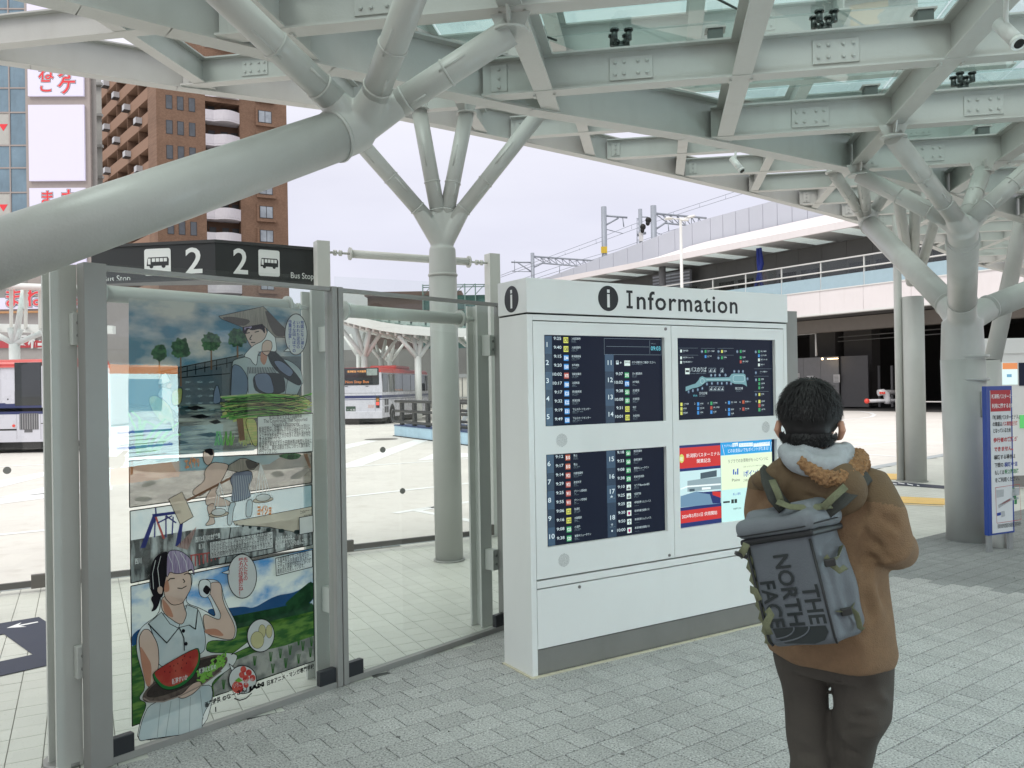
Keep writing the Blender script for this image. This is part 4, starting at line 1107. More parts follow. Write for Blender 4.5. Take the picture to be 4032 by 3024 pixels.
# -- top picture: sky, fence, pond
pq(zp1, [(135, 1545), (135, 55), (600, 90), (1400, 130), (1745, 160), (1745, 1110), (1300, 1478)], SKYD, 'picture_sky')
pq(zp1, [(135, 1050), (135, 700), (585, 700), (1100, 600), (1745, 600), (1745, 1050)], FIELD, 'picture_field')
pq(zp1, [(135, 1548), (135, 1048), (1745, 1048), (1745, 1140), (1340, 1465)], POND, 'picture_pond')
lines(zp1, [[(400, 750), (800, 665), (1200, 585)], [(400, 790), (800, 715), (1150, 645)], [(600, 800), (1080, 760)]] + [[(x, y), (x, y + 95)] for x, y in ((440, 740), (520, 725), (600, 708), (680, 692), (760, 675), (845, 655), (955, 632), (1050, 612))], INKP, 'picture_fence', .005)
random.seed(11)
for cx, cy, rx, ry, ty in ((420, 570, 72, 95, 900), (620, 530, 92, 110, 880), (905, 470, 95, 105, 725), (1150, 430, 95, 100, 610)):
 pq(zp1, [(cx - 7, ty), (cx + 9, ty), (cx + 6, cy + 30), (cx - 6, cy + 30)], BARK, 'picture_trunk')
 pts = []
 for i in range(34):
  t = 2 * PI * i / 34; k = random.uniform(.78, 1.1); pts.append((cx + rx * k * math.cos(t), cy + ry * k * math.sin(t) * (1 if math.sin(t) < 0 else .85)))
 pq(zp1, pts[::-1], FOL, 'picture_foliage')
for x0, x1, y in ((640, 860, 1080), (880, 1000, 1210), (420, 640, 1220), (760, 1010, 1330), (700, 900, 1160), (480, 700, 1400)):
 pq(zp1, [(x0, y), ((x0 + x1) / 2, y + 24), (x1, y + 6), ((x0 + x1) / 2 + 20, y - 22)], INKP, 'picture_ripple')
# distant figure with a pointed hat
pq(zp1, [(400, 960), (430, 895), (480, 890), (530, 900), (590, 1070), (610, 1110), (585, 1135), (560, 1110), (430, 1010)], CLOTH, 'picture_robe')
pq(zp1, [(480, 890), (500, 850), (540, 850), (535, 890), (515, 905)], SKIN, 'picture_face')
pq(zp1, [(388, 873), (468, 735), (590, 785), (500, 845)], WHITEP, 'picture_hat'); pq(zp1, [(468, 735), (590, 785), (520, 830)], CLOTH3, 'picture_hat_shade')
pq(zp1, [(530, 930), (640, 880), (625, 1050), (540, 1065)], STRAW, 'picture_sheaf')
pq(zp1, [(920, 1050), (930, 930), (955, 860), (975, 890), (1000, 1030)], CLOTH2, 'picture_figure')
pq(zp1, [(320, 980), (380, 960), (470, 1010), (540, 1090), (560, 1230), (565, 1300), (545, 1310), (520, 1200), (470, 1240), (400, 1180), (330, 1060)], LEAFW, 'picture_rice_head')
rl_ = [[(225, 1510), (215, 1400), (205, 1280), (130, 1130)], [(250, 1500), (250, 1320), (290, 1200), (380, 1250)], [(290, 1500), (300, 1380), (380, 1270), (480, 1180)], [(330, 1495), (350, 1400), (430, 1290), (530, 1290)], [(370, 1490), (400, 1420), (500, 1300), (600, 1220)], [(270, 1490), (240, 1300), (240, 1180), (160, 1110)], [(400, 1480), (450, 1400), (560, 1330), (620, 1330)]]
o_ = L_(); mb = MB()
for s in rl_:
 for k, w in ((0, .02), (1, .016), (2, .009)): pline(mb, zp1, s[k:k + 2], w, o_)
obj('picture_reed', mb, REED, post)
o_ = L_(); mb = MB()
for x in (940, 975, 1010, 1055, 1090):
 pline(mb, zp1, [(x, 1430), (x + random.uniform(-30, 30), 1300)], .010, o_); pline(mb, zp1, [(x + 8, 1430), (x + 25, 1340)], .007, o_)
obj('picture_reed', mb, REED, post)
# farm worker with the wide hat
pq(zp1, [(1075, 1000), (1100, 660), (1120, 630), (1240, 600), (1330, 590), (1480, 600), (1640, 640), (1740, 720), (1765, 840), (1740, 880), (1700, 975), (1600, 1010), (1300, 1010)], CLOTH, 'worker_smock')
pq(zp1, [(1075, 1000), (1088, 800), (1105, 670), (1180, 690), (1245, 790), (1250, 900), (1215, 1000)], CLOTH2, 'worker_sleeve')
pq(zp1, [(1285, 760), (1570, 750), (1600, 860), (1590, 950), (1310, 950)], CLOTH3, 'worker_apron')
pq(zp1, [(1300, 765), (1450, 752), (1500, 940), (1420, 950), (1330, 900)], CLOTH2, 'worker_apron_light')
pq(zp1, [(1420, 560), (1500, 540), (1700, 760), (1760, 850), (1720, 880), (1580, 800), (1460, 680)], CLOTH3, 'worker_arm_cloth'); pq(zp1, [(1480, 640), (1560, 640), (1680, 740), (1640, 800), (1540, 730)], CLOTH2, 'worker_arm_light')
pq(zp1, [(1370, 540), (1420, 520), (1430, 620), (1400, 690), (1360, 640)], SKIN2, 'worker_neck')
pq(zp1, [(1200, 330), (1250, 290), (1400, 300), (1435, 400), (1400, 440), (1330, 545), (1300, 540), (1240, 450)], SKIN, 'worker_face')
pq(zp1, [(1195, 370), (1200, 280), (1250, 250), (1400, 270), (1410, 400), (1370, 340), (1280, 360), (1250, 340), (1225, 400)], HAIR, 'worker_hair'); pq(zp1, [(1205, 290), (1250, 255), (1300, 262), (1280, 350), (1240, 330), (1215, 370)], HAIRP, 'worker_hair_light')
pq(zp1, [(1200, 600), (1290, 500), (1400, 450), (1440, 340), (1410, 280), (1480, 300), (1500, 420), (1520, 560), (1440, 550), (1340, 560), (1330, 690), (1290, 660), (1270, 620)], WHITEP, 'worker_kerchief')
pq(zp1, [(1375, 560), (1380, 480), (1420, 445), (1470, 460), (1475, 520), (1430, 600)], SKIN, 'worker_hand')
pq(zp1, [(975, 225), (1390, 135), (1600, 350), (1600, 425), (1500, 420), (1380, 300), (1200, 330), (1000, 250)], HAT, 'worker_hat'); pq(zp1, [(985, 240), (1200, 330), (1290, 262), (1080, 225)], HAT2, 'worker_hat_shade'); pq(zp1, [(1395, 140), (1600, 345), (1590, 420), (1500, 410), (1440, 300)], HAT2, 'worker_hat_shade')
lines(zp1, [[(1230, 385), (1265, 378)], [(1310, 375), (1350, 365)], [(1275, 470), (1315, 472)], [(1285, 400), (1262, 440), (1280, 445)]], INKP, 'worker_features', .005)
lines(zp1, [[(1255 + 16 * k, 700), (1262 + 14 * k, 760)] for k in range(18)] + [[(1100, 660), (1085, 1000)], [(1245, 700), (1250, 940)], [(1620, 800), (1590, 980)], [(1340, 560), (1440, 550), (1520, 560)]], INKP, 'worker_folds', .003)
# sheaf
pq(zp1, [(1010, 1040), (1250, 960), (1450, 945), (1740, 960), (1850, 1030), (1740, 1110), (1560, 1150), (1340, 1180), (1060, 1190)], STRAW, 'picture_sheaf')
random.seed(5)
for m_, nn_ in ((LEAFW, 26), (STRAW, 30), (REED, 16), (INKP, 40)):
 o_ = L_(); mb = MB()
 for k in range(nn_):
  y = random.uniform(975, 1160); x0 = random.uniform(985, 1120); x1 = random.uniform(1650, 1850); s_ = random.uniform(-25, 35)
  P = [(x0, y + random.uniform(-10, 55)), (x0 + 170, y - s_ * .3), ((x0 + x1) / 2, y - 14 - s_ * .2), (x1 - 150, y + s_ * .3), (x1, y + random.uniform(-40, 60))]
  for i in range(4): pline(mb, zp1, P[i:i + 2], (.0022 if m_ is INKP else (.010, .013, .012, .006)[i]), o_ + k * 1e-6)
 obj('sheaf_stalk', mb, m_, post)['kind'] = 'stuff'
o_ = L_(); mb = MB()
for k in range(16): pline(mb, zp1, [(1180 + 8 * k, 1180), (1165 + 13 * k, 1400 + random.uniform(-30, 40))], .006, o_)
obj('sheaf_stalk', mb, STRAW, post)['kind'] = 'stuff'
pq(zp1, [(1140, 1180), (1200, 1175), (1220, 1380), (1170, 1390)], BARK, 'picture_sheaf_stem'); pq(zp1, [(1210, 1180), (1330, 1180), (1340, 1440), (1290, 1430)], STRAW, 'picture_sheaf_stem')
# balloon
ell(zp1, 1696, 395, 106, 195, INKP, 'speech_balloon_outline'); ell(zp1, 1696, 395, 102, 190, WHITEP, 'speech_balloon')
pq(zp1, [(1580, 552), (1625, 520), (1645, 555)], WHITEP, 'speech_balloon_tail')
def vtext(txt, zz, x, y0, y1, m, name, size=.03, parent=None):
 """vertical Japanese line: one glyph under another"""
 off = L_(); mb = MB(); n = len(txt)
 for i, ch in enumerate(txt):
  y = y0 + (y1 - y0) * (i + .85) / n
  a, z = G.px(*zz(x, y), off)
  if ch in '…': mb.text('･', G.M(a, z, off), size); mb.text('･', G.M(a, z + size * .3, off), size); continue
  if ch == 'ー': mb.text('|', G.M(a + size * .3, z, off), size * .8); continue
  mb.text(ch, G.M(a, z, off), size, bold=.0004)
 return obj(name, mb, m, post)
vtext('地図にない湖と', zp1, 1738, 265, 530, BLUT, 'lettering', .0235); vtext('いわれた泥沼の', zp1, 1700, 265, 530, BLUT, 'lettering', .0235)
vtext('ような田んぼでの', zp1, 1662, 262, 565, BLUT, 'lettering', .0235); vtext('作業は大変……！', zp1, 1624, 262, 530, BLUT, 'lettering', .0235)
def ptext(txt, zz, x0, y0, x1, m, name='lettering', bold=0., off=None, size=.03, y1=None):
 off = off if off is not None else L_()
 a, z = G.px(*zz(x0, y0), off); b, z1 = G.px(*zz(x1, y0 if y1 is None else y1), off)
 return obj(name, MB().text(txt, G.M(a, z, off, rot=(math.atan2(z1 - z, b - a) if y1 is not None else 0)), size, width=math.hypot(b - a, (z1 - z) if y1 is not None else 0), bold=bold), m, post)
def frame_box(zz, pts, w=.005, fill=None, name='caption_box'):
 if fill: pq(zz, pts, fill, name)
 lines(zz, [pts + pts[:1]], INKP, name + '_outline', w)
frame_box(zp1, [(1337, 1163), (1337, 1535), (1853, 1485), (1853, 1132)], .004, WHITEP)
for i, (t, x0, x1, y0, y1) in enumerate((('新潟の繁栄を支えた田園地帯', 1445, 1750, 1188, 1172), ('The Countryside That Supported', 1393, 1800, 1222, 1202), ("Niigata's Prosperity", 1475, 1725, 1255, 1242),
      ('新潟平野は、信濃川、阿賀野川などの大河川と', 1350, 1825, 1300, 1268), ('その支川により運ばれた土砂が堆積することに', 1350, 1825, 1335, 1305), ('よってできた地形で大小の多くの潟や湖が存在', 1350, 1828, 1370, 1340), ('する低湿地でした。', 1350, 1560, 1402, 1388),
      ('新潟湊の繁栄を支えた田園地帯は幾度も洪水に', 1352, 1840, 1442, 1404), ('見舞われ、農民は腰まで水につかって農作業を', 1354, 1825, 1480, 1442), ('行っていました。', 1352, 1520, 1512, 1498))):
 ptext(t, zp1, x0, y0, x1, INKP, y1=y1)
# -- second picture (soil and workers)
P2_ = [(145, 155), (148, 610), (1910, 372), (1910, 75)]
pq(zp2, P2_, SOIL, 'picture_soil'); pq(zp2, [(145, 157), (146, 250), (500, 280), (900, 240), (1300, 260), (1910, 220), (1910, 76)], ROCK, 'picture_rocks')
pq(zp2, [(530, 130), (600, 260), (900, 250), (1500, 190), (1640, 100)], PALE, 'picture_pale_sky')
for p in ([(180, 540), (250, 500), (390, 520), (300, 560)], [(1680, 330), (1810, 240), (1900, 230), (1800, 340)], [(250, 400), (330, 340), (430, 370), (300, 420)], [(1500, 280), (1600, 250), (1660, 300), (1560, 320)]): pq(zp2, p, ROCK, 'picture_rock')
pq(zp2, [(160, 155), (185, 155), (180, 290), (155, 295)], BARK, 'picture_trunk'); pq(zp2, [(1830, 90), (1870, 90), (1905, 225), (1885, 228)], BARK, 'picture_trunk')
pq(zp2, [(1570, 110), (1700, 80), (1820, 95), (1780, 140), (1690, 150)], FOL, 'picture_foliage'); pq(zp2, [(390, 140), (590, 125), (560, 150), (480, 165), (410, 170)], FOL, 'picture_foliage')
lines(zp2, [P2_ + P2_[:1]], INKP, 'panel_outline', .005)
# -- third picture (bridge | aqueduct)
P3_ = [(152, 645), (160, 1342), (1918, 970), (1912, 390)]
pq(zp2, P3_, PALE, 'picture_sky')
pq(zp2, [(152, 930), (160, 1342), (1080, 1150), (1130, 800), (800, 820)], pm('river_dark', (.03, .035, .035), clear=.06, col2=(.42, .45, .44), scale=8, stretch=(3, 3, .7)), 'picture_river')
pq(zp2, [(1125, 805), (1075, 1150), (1918, 970), (1918, 700)], pm('river_dark', (.03, .03, .03)), 'picture_river')
pq(zp2, [(1150, 745), (1915, 600), (1915, 830), (1750, 850), (1500, 800), (1170, 780)], BEIGE, 'picture_aqueduct')
for k, x in enumerate((1180, 1235, 1300, 1380, 1470, 1590, 1740)):
 w = 14 + 9 * k; pq(zp2, [(x, 768 + k * 10), (x + w * .9, 766 + k * 10), (x + w * .9, 785 + k * 14), (x, 786 + k * 14)], CLOTH3, 'picture_arch')
pq(zp2, [(250, 1005), (375, 680), (410, 690), (300, 1000)], NAVYP, 'truss'); pq(zp2, [(590, 985), (635, 760), (665, 765), (640, 980)], NAVYP, 'truss')
pq(zp2, [(390, 700), (410, 695), (490, 910), (470, 915)], REDP, 'truss'); pq(zp2, [(365, 675), (640, 640), (650, 665), (375, 705)], NAVYP, 'truss')
lines(zp2, [[(400, 615), (405, 690)], [(420, 760), (560, 690)], [(500, 900), (500, 690)], [(500, 690), (600, 760)], [(390, 900), (395, 720)], [(560, 870), (570, 700)]], NAVYP, 'truss', .007)
pq(zp2, [(600, 990), (700, 890), (795, 795), (790, 830), (712, 1020)], pm('deck_red_pale', (.34, .16, .14), clear=.3, col2=(.5, .35, .3), scale=20, stretch=(6, 6, 1)), 'bridge_deck')
lines(zp2, [[(745 + 38 * k, 1070 - 5 * k), (750 + 38 * k, 1190 - 12 * k)] for k in range(8)] + [[(735, 1075), (1060, 1030)]], REDP, 'railing', .007)
lines(zp2, [P3_ + P3_[:1], [(1128, 805), (1075, 1150)]], INKP, 'panel_outline', .005)
# men carrying
pq(zp2, [(870, 250), (950, 170), (1060, 180), (1115, 200), (1050, 330), (960, 480), (1140, 560), (1110, 600), (890, 600), (880, 520), (960, 400), (840, 500), (760, 490), (760, 440), (880, 350)], SKIN, 'man_body')
pq(zp2, [(890, 600), (960, 560), (990, 640), (960, 700), (980, 770), (870, 790), (930, 720)], SKIN, 'man_leg'); pq(zp2, [(860, 130), (860, 80), (890, 45), (950, 40), (970, 90), (940, 180), (900, 205), (870, 170)], SKIN, 'man_face'); pq(zp2, [(870, 50), (945, 35), (965, 100), (930, 110), (905, 85), (880, 80)], HAIR, 'man_hair')
pq(zp2, [(525, 530), (655, 458), (765, 700), (640, 775)], WOOD, 'mallet'); lines(zp2, [[(700, 545), (1400, 185)]], BARK, 'pole', .012)
pq(zp2, [(1115, 340), (1160, 270), (1330, 250), (1340, 330), (1290, 410), (1330, 500), (1250, 540), (1125, 560), (1150, 420)], STRIPE, 'carrier_robe')
lines(zp2, [[(1150 + 18 * k, 300), (1150 + 16 * k, 420), (1130 + 20 * k, 550)] for k in range(11)], CLOTH, 'robe_stripe', .003)
pq(zp2, [(1125, 560), (1180, 560), (1150, 640), (1140, 780), (1090, 780), (1100, 640)], CLOTH, 'carrier_leg'); pq(zp2, [(1280, 540), (1340, 530), (1330, 700), (1270, 705)], CLOTH, 'carrier_leg')
pq(zp2, [(1095, 245), (1110, 200), (1220, 135), (1270, 135), (1400, 185), (1350, 240), (1200, 268)], HAT, 'carrier_hat'); pq(zp2, [(1260, 138), (1400, 185), (1350, 235), (1290, 240)], HAT2, 'carrier_hat_shade')
lines(zp2, [[(1415, 180), (1360, 530)], [(1415, 180), (1400, 500)], [(1415, 180), (1440, 480)], [(1415, 180), (1480, 490)], [(1415, 180), (1525, 520)], [(1020, 370), (960, 640)], [(1020, 370), (1000, 620)], [(1020, 370), (1100, 640)]], WHITEP, 'basket_string', .004)
for cx, cy in ((1440, 525), (1010, 665)):
 ell(zp2, cx, cy + 12, 98, 26, WOOD, 'basket', -.12); ell(zp2, cx, cy - 10, 70, 34, WHITEP, 'basket_load', -.1)
ptext('エイヤッ', zp2, 690, 235, 830, ORNG, bold=.003, y1=200, size=.06); ptext('ヨイショ', zp2, 1380, 680, 1515, ORNG, bold=.003, y1=670, size=.06)
ptext('西川', zp2, 197, 1155, 262, WHITEP, y1=1145, bold=.001); ptext('新川', zp2, 818, 1010, 875, WHITEP, y1=1000, bold=.001); ptext('西川と新川の立体交差', zp2, 785, 945, 1025, WHITEP, y1=900, bold=.001)
for i, t in enumerate(('トンネルの上を', '西川が流れていた', '新川暗閘（しんかわあんこう）')): ptext(t, zp2, 1560, 938 + 38 * i, (1715, 1750, 1865)[i], WHITEP, y1=(912, 935, 948)[i], bold=.0008)
frame_box(zp2, [(922, 945), (928, 1108), (1538, 1000), (1535, 838)], .004, WHITEP)
for i, t in enumerate(('先人たちは、川や潟の水を海に抜く水路を開削し、', '治水のために川を立体交差させたり、当時東洋一と', 'いわれた巨大な排水機場を建設したりするなどして', '洪水の抑制や湿地帯の乾田化に努めてきました。')): ptext(t, zp2, 935, 978 + 40 * i, 1522, INKP, y1=872 + 38 * i)
frame_box(zp2, [(1790, 708), (1793, 872), (1925, 848), (1922, 685)], .004, WHITEP)   # the code printed in this box is left out
for i in range(3): ptext(('Explanation in', 'multiple', 'languages')[i], zp2, 1800 + (0, 0, 35)[i], 655 + 20 * i, (1908, 1850, 1912)[i], INKP, size=.012, y1=638 + 20 * i)
# -- bottom picture
P4_ = [(157, 140), (168, 1445), (1868, 835), (1858, -230)]
P4b = [zp3(x, y) for x, y in P4_]
ident = lambda x, y: (x, y)
pq(ident, [zp2(160, 1372), zp3(168, 1445), zp3(1868, 835), zp2(1922, 1005)], SKYB, 'picture_sky')
pq(zp3, [(840, 350), (1040, 345), (1200, 325), (1300, 345), (1500, 225), (1700, 195), (1860, 70), (1862, 330), (1000, 520)], MOUNT, 'picture_mountain'); pq(zp3, [(160, 600), (250, 520), (250, 700), (162, 700)], MOUNT, 'picture_mountain')
pq(zp3, [(1560, 330), (1700, 200), (1860, 65), (1862, 300)], HILL, 'picture_hill'); pq(zp3, [(840, 450), (1150, 410), (1400, 360), (1862, 270), (1864, 420), (860, 620)], HILL, 'picture_hill')
pq(zp3, [(162, 700), (300, 640), (860, 600), (1865, 370), (1868, 835), (168, 1445)], GRASS, 'picture_grass')
pq(zp3, [(1130, 830), (1300, 760), (1600, 690), (1866, 600), (1868, 835), (930, 1165), (925, 1060)], MUD, 'picture_mud')
mb = MB(); o_ = L_()
for x, y in ((1460, 840), (1550, 810), (1640, 780), (1760, 740), (1480, 950), (1600, 900), (1720, 860), (1830, 800), (1020, 1100), (1310, 880), (1840, 700), (1720, 690)):
 for k in (-1, 0, 1): pline(mb, zp3, [(x + 4 * k, y), (x + 14 * k, y - 90)], .005, o_)
obj('picture_seedling', mb, pm('seedling', (.05, .16, .04)), post)
lines(ident, [[zp3(168, 1445), zp2(160, 1372), zp2(1922, 1005), zp3(1868, 835), zp3(1330, 1020)], [zp3(165, 1445), zp3(235, 1420)], [zp3(945, 1158), zp3(1070, 1120)]], INKP, 'panel_outline', .005)
# woman with tray: white cut-out border, dress, arms
pq(zp3, [(205, 1600), (240, 1400), (310, 1230), (220, 1190), (300, 1080), (205, 760), (210, 600), (260, 510), (420, 400), (440, 230), (330, 180), (330, 0), (720, 0), (730, 120), (650, 290), (820, 350), (960, 440), (880, 230), (780, 150), (800, 70), (990, 80), (1030, 280), (1150, 500), (1130, 650), (870, 640), (850, 760), (1160, 760), (1120, 880), (900, 1030), (930, 1160), (840, 1480)], WHITEP, 'woman_outline')
pq(zp3, [(215, 1590), (260, 1380), (330, 1230), (900, 1030), (925, 1170), (820, 1350), (820, 1500), (350, 1560)], CLOTH, 'woman_skirt')
pq(zp3, [(410, 900), (400, 700), (350, 560), (320, 480), (440, 400), (660, 310), (790, 350), (830, 500), (855, 640), (840, 760), (600, 860)], CLOTH, 'woman_blouse')
pq(zp3, [(315, 490), (440, 380), (520, 490), (600, 530), (490, 670)], pm('collar_white', (.60, .68, .67)), 'woman_collar'); pq(zp3, [(600, 525), (680, 310), (780, 350), (760, 540), (700, 500)], pm('collar_white', (.60, .68, .67)), 'woman_collar')
pq(zp3, [(440, 380), (440, 220), (640, 250), (650, 330), (680, 400), (630, 515)], SKIN, 'woman_neck'); pq(zp3, [(570, 260), (650, 250), (640, 300)], HAIR, 'woman_neck_shade'); pq(zp3, [(470, 400), (440, 240), (520, 330), (560, 440)], SKIN2, 'woman_neck_shade')
pq(zp3, [(225, 620), (270, 540), (330, 540), (410, 680), (420, 880), (360, 1060), (310, 1090), (250, 800)], SKIN, 'woman_arm'); pq(zp3, [(235, 680), (300, 780), (350, 870), (340, 1060), (300, 1080), (250, 860)], SKIN2, 'woman_arm_shade')
pq(zp3, [(820, 380), (980, 460), (1000, 400), (900, 220), (870, 180), (900, 100), (1000, 100), (1010, 280), (1135, 520), (1115, 630), (1050, 640), (850, 590)], SKIN, 'woman_arm'); pq(zp3, [(840, 540), (960, 530), (1040, 610), (850, 585)], SKIN2, 'woman_arm_shade')
zf = zp2
pq(zf, [(480, 1475), (480, 1290), (520, 1200), (700, 1200), (745, 1280), (745, 1390), (700, 1470), (660, 1540), (560, 1560)], SKIN, 'woman_face')
pq(zp3, [(460, 130), (500, 60), (520, 180), (470, 200)], SKIN2, 'woman_cheek_shade')
pq(zf, [(345, 1330), (350, 1180), (400, 1080), (510, 1025), (540, 1100), (500, 1290), (480, 1400), (470, 1480), (400, 1500), (360, 1440)], HAIR, 'woman_hair')
pq(zp3, [(390, 200), (440, 210), (420, 300), (390, 360), (340, 380), (370, 320), (335, 250)], HAIR, 'woman_ponytail')
pq(zf, [(505, 1260), (510, 1030), (620, 1020), (720, 1080), (770, 1170), (775, 1280), (750, 1200), (700, 1230), (640, 1250), (580, 1250), (540, 1230), (510, 1290)], HAIRP, 'woman_fringe')
pq(zp3, [(400, 190), (400, 150), (430, 130), (455, 150), (450, 210), (420, 215)], SKIN, 'woman_ear')
lines(zp3, [[(500, 90), (520, 68), (565, 65)], [(650, 30), (680, 15), (705, 25)], [(640, 70), (660, 95), (645, 105)], [(590, 155), (630, 160), (675, 135)], [(605, 520), (650, 620), (655, 740)], [(320, 490), (490, 668), (600, 530)], [(700, 500), (757, 540), (780, 355)]], INKP, 'woman_features', .0045)
pq(zp3, [(785, 140), (800, 85), (850, 70), (900, 95), (900, 200), (860, 250), (800, 230)], WHITEP, 'rice_ball'); pq(zp3, [(820, 180), (855, 120), (905, 165), (870, 225)], HAIR, 'rice_ball_seaweed')
for y in (550, 670): ell(zp3, 645 + (y - 550) * .2, y + 5, 16, 18, HAIR, 'button')
ell(zp3, 660, 1000, 440, 125, TRAY, 'tray', -.46); ell(zp3, 655, 985, 395, 88, pm('tray_inside', (.06, .05, .045)), 'tray_inside', -.46)
mb = MB(); o_ = L_(); random.seed(3)
for i in range(70):
 t = random.random(); x = 780 + 250 * t + random.uniform(-20, 20); y = 1000 - 190 * t + random.uniform(-75, 75) * (1 - .4 * t); an = random.uniform(0, 3.14)
 pts = [rot2((24 * math.cos(q), 10 * math.sin(q)), an) for q in [2 * PI * k / 8 for k in range(8)]]
 q = [G.px(*zp3(x + a, y + b), o_ + i * 2e-6) for a, b in pts]; mb.poly([G.P(a, z, o_ + i * 2e-6) for a, z in q][::-1])
obj('green_beans', mb, BEAN, post)
pq(zp3, [(355, 940), (775, 700), (800, 760), (800, 860), (740, 980), (640, 1070), (520, 1110), (440, 1090), (370, 1010)], RIND, 'melon_rind'); pq(zp3, [(368, 935), (768, 708), (788, 770), (780, 850), (720, 960), (620, 1045), (520, 1078), (450, 1055), (390, 990)], MELON, 'melon_flesh')
mb = MB(); o_ = L_()
for x, y in ((520, 885), (555, 880), (592, 860), (637, 825), (706, 800), (672, 857), (470, 935), (518, 940), (572, 928), (628, 900), (655, 790)):
 q = [G.px(*zp3(x + a, y + b), o_) for a, b in ((-4, 6), (4, 8), (5, -6), (0, -9))]; mb.poly([G.P(a, z, o_) for a, z in q])
obj('melon_seed', mb, HAIR, post)
ptext('新潟すいか', zp3, 540, 1052, 686, WHITEP, y1=1003, bold=.0008); ptext('新潟えだまめ', zp3, 790, 955, 950, WHITEP, y1=905, bold=.0006)
pq(zp3, [(570, 1165), (640, 1140), (720, 1050), (800, 1020), (820, 1060), (740, 1140), (640, 1190)], SKIN, 'woman_hand')
pq(zp3, [(1090, 778), (1242, 660), (1262, 700)], WHITEP, 'speech_balloon_tail'); ell(zp3, 1367, 598, 130, 158, INKP, 'fruit_balloon_outline', .1); ell(zp3, 1367, 598, 125, 152, WHITEP, 'fruit_balloon', .1)
for x, y, sx, sy in ((1445, 560, 28, 60), (1380, 560, 32, 62), (1335, 640, 60, 78)):
 ell(zp3, x, y, sx + 3, sy + 3, INKP, 'pear_outline'); ell(zp3, x, y, sx, sy, PEAR, 'pear')
pq(zp3, [(1070, 860), (1140, 915), (1110, 965)], WHITEP, 'speech_balloon_tail'); ell(zp3, 1198, 1010, 133, 135, INKP, 'fruit_balloon_outline'); ell(zp3, 1198, 1010, 128, 130, WHITEP, 'fruit_balloon')
for x, y, r_ in ((1205, 915, 28), (1255, 945, 28), (1290, 995, 28), (1190, 965, 26), (1228, 1000, 30), (1150, 1080, 52), (1230, 1060, 24)): ell(zp3, x, y, r_, r_ * 1.1, BERRY, 'strawberry')
pq(zp3, [(1125, 1020), (1160, 990), (1200, 1020), (1160, 1035)], BEAN, 'strawberry_leaf'); ptext('いちご「越後姫」', zp3, 1112, 1090, 1300, WHITEP, y1=1030)
for t, x0, y0, x1, y1, m_ in (('画像提供', 848, 1268, 990, 1210, INKP), ('©なーさん/', 1012, 1208, 1245, 1115, INKP), ('JAM', 1262, 1115, 1412, 1062, INKP), ('日本アニメ・マンガ専門学校', 1420, 1065, 1862, 900, INKP)):
 ptext(t, zp3, x0, y0, x1, m_, y1=y1, bold=.0025 if t == 'JAM' else .0009)
lines(zp3, [[(1120, 1185), (1170, 1203), (1230, 1185), (1282, 1135)], [(945, 1265), (948, 1310)]], INKP, 'smile_mark', .006)
ell(zp2, 1238, 1275, 143, 218, INKP, 'speech_balloon_outline'); ell(zp2, 1238, 1275, 138, 212, WHITEP, 'speech_balloon'); pq(zp2, [(1038, 1242), (1112, 1215), (1110, 1255)], WHITEP, 'speech_balloon_tail')
vtext('先人たちの', zp2, 1248, 1100, 1325, REDT, 'lettering', .028); vtext('努力の結晶だね！', zp2, 1202, 1105, 1470, REDT, 'lettering', .028)
frame_box(zp2, [(1562, 1102), (1568, 1272), (1918, 1185), (1916, 1020)], .004, WHITEP)
for i, t in enumerate(('大農業都市となった新潟市は', '日本一の水田面積を誇る米どこ', 'ろであり果樹や野菜など多くの', '農産品も生産しています。')): ptext(t, zp2, 1578, 1138 + 38 * i, (1880, 1903, 1897, 1838)[i], INKP, y1=(1070, 1105, 1142, 1190)[i])
lines(zp2, [[(520, 1060), (560, 1150), (570, 1240)], [(580, 1045), (620, 1130), (640, 1240)], [(640, 1050), (690, 1130), (710, 1225)], [(400, 1120), (370, 1250), (380, 1400)], [(450, 1080), (420, 1200), (440, 1380)]], WHITEP, 'hair_shine', .0028)
lines(zp3, [[(430, 1240), (400, 1560)], [(530, 1210), (480, 1540)], [(610, 1190), (600, 1520)], [(710, 1170), (700, 1500)], [(800, 1110), (830, 1380)]], pm('skirt_line', (.32, .38, .38)), 'skirt_pleat', .004)
lines(zp3, [[(270, 1180), (330, 1215), (460, 1215), (620, 1160), (820, 1060), (1000, 930)]], pm('tray_weave', (.34, .28, .24)), 'tray_rim', .007)
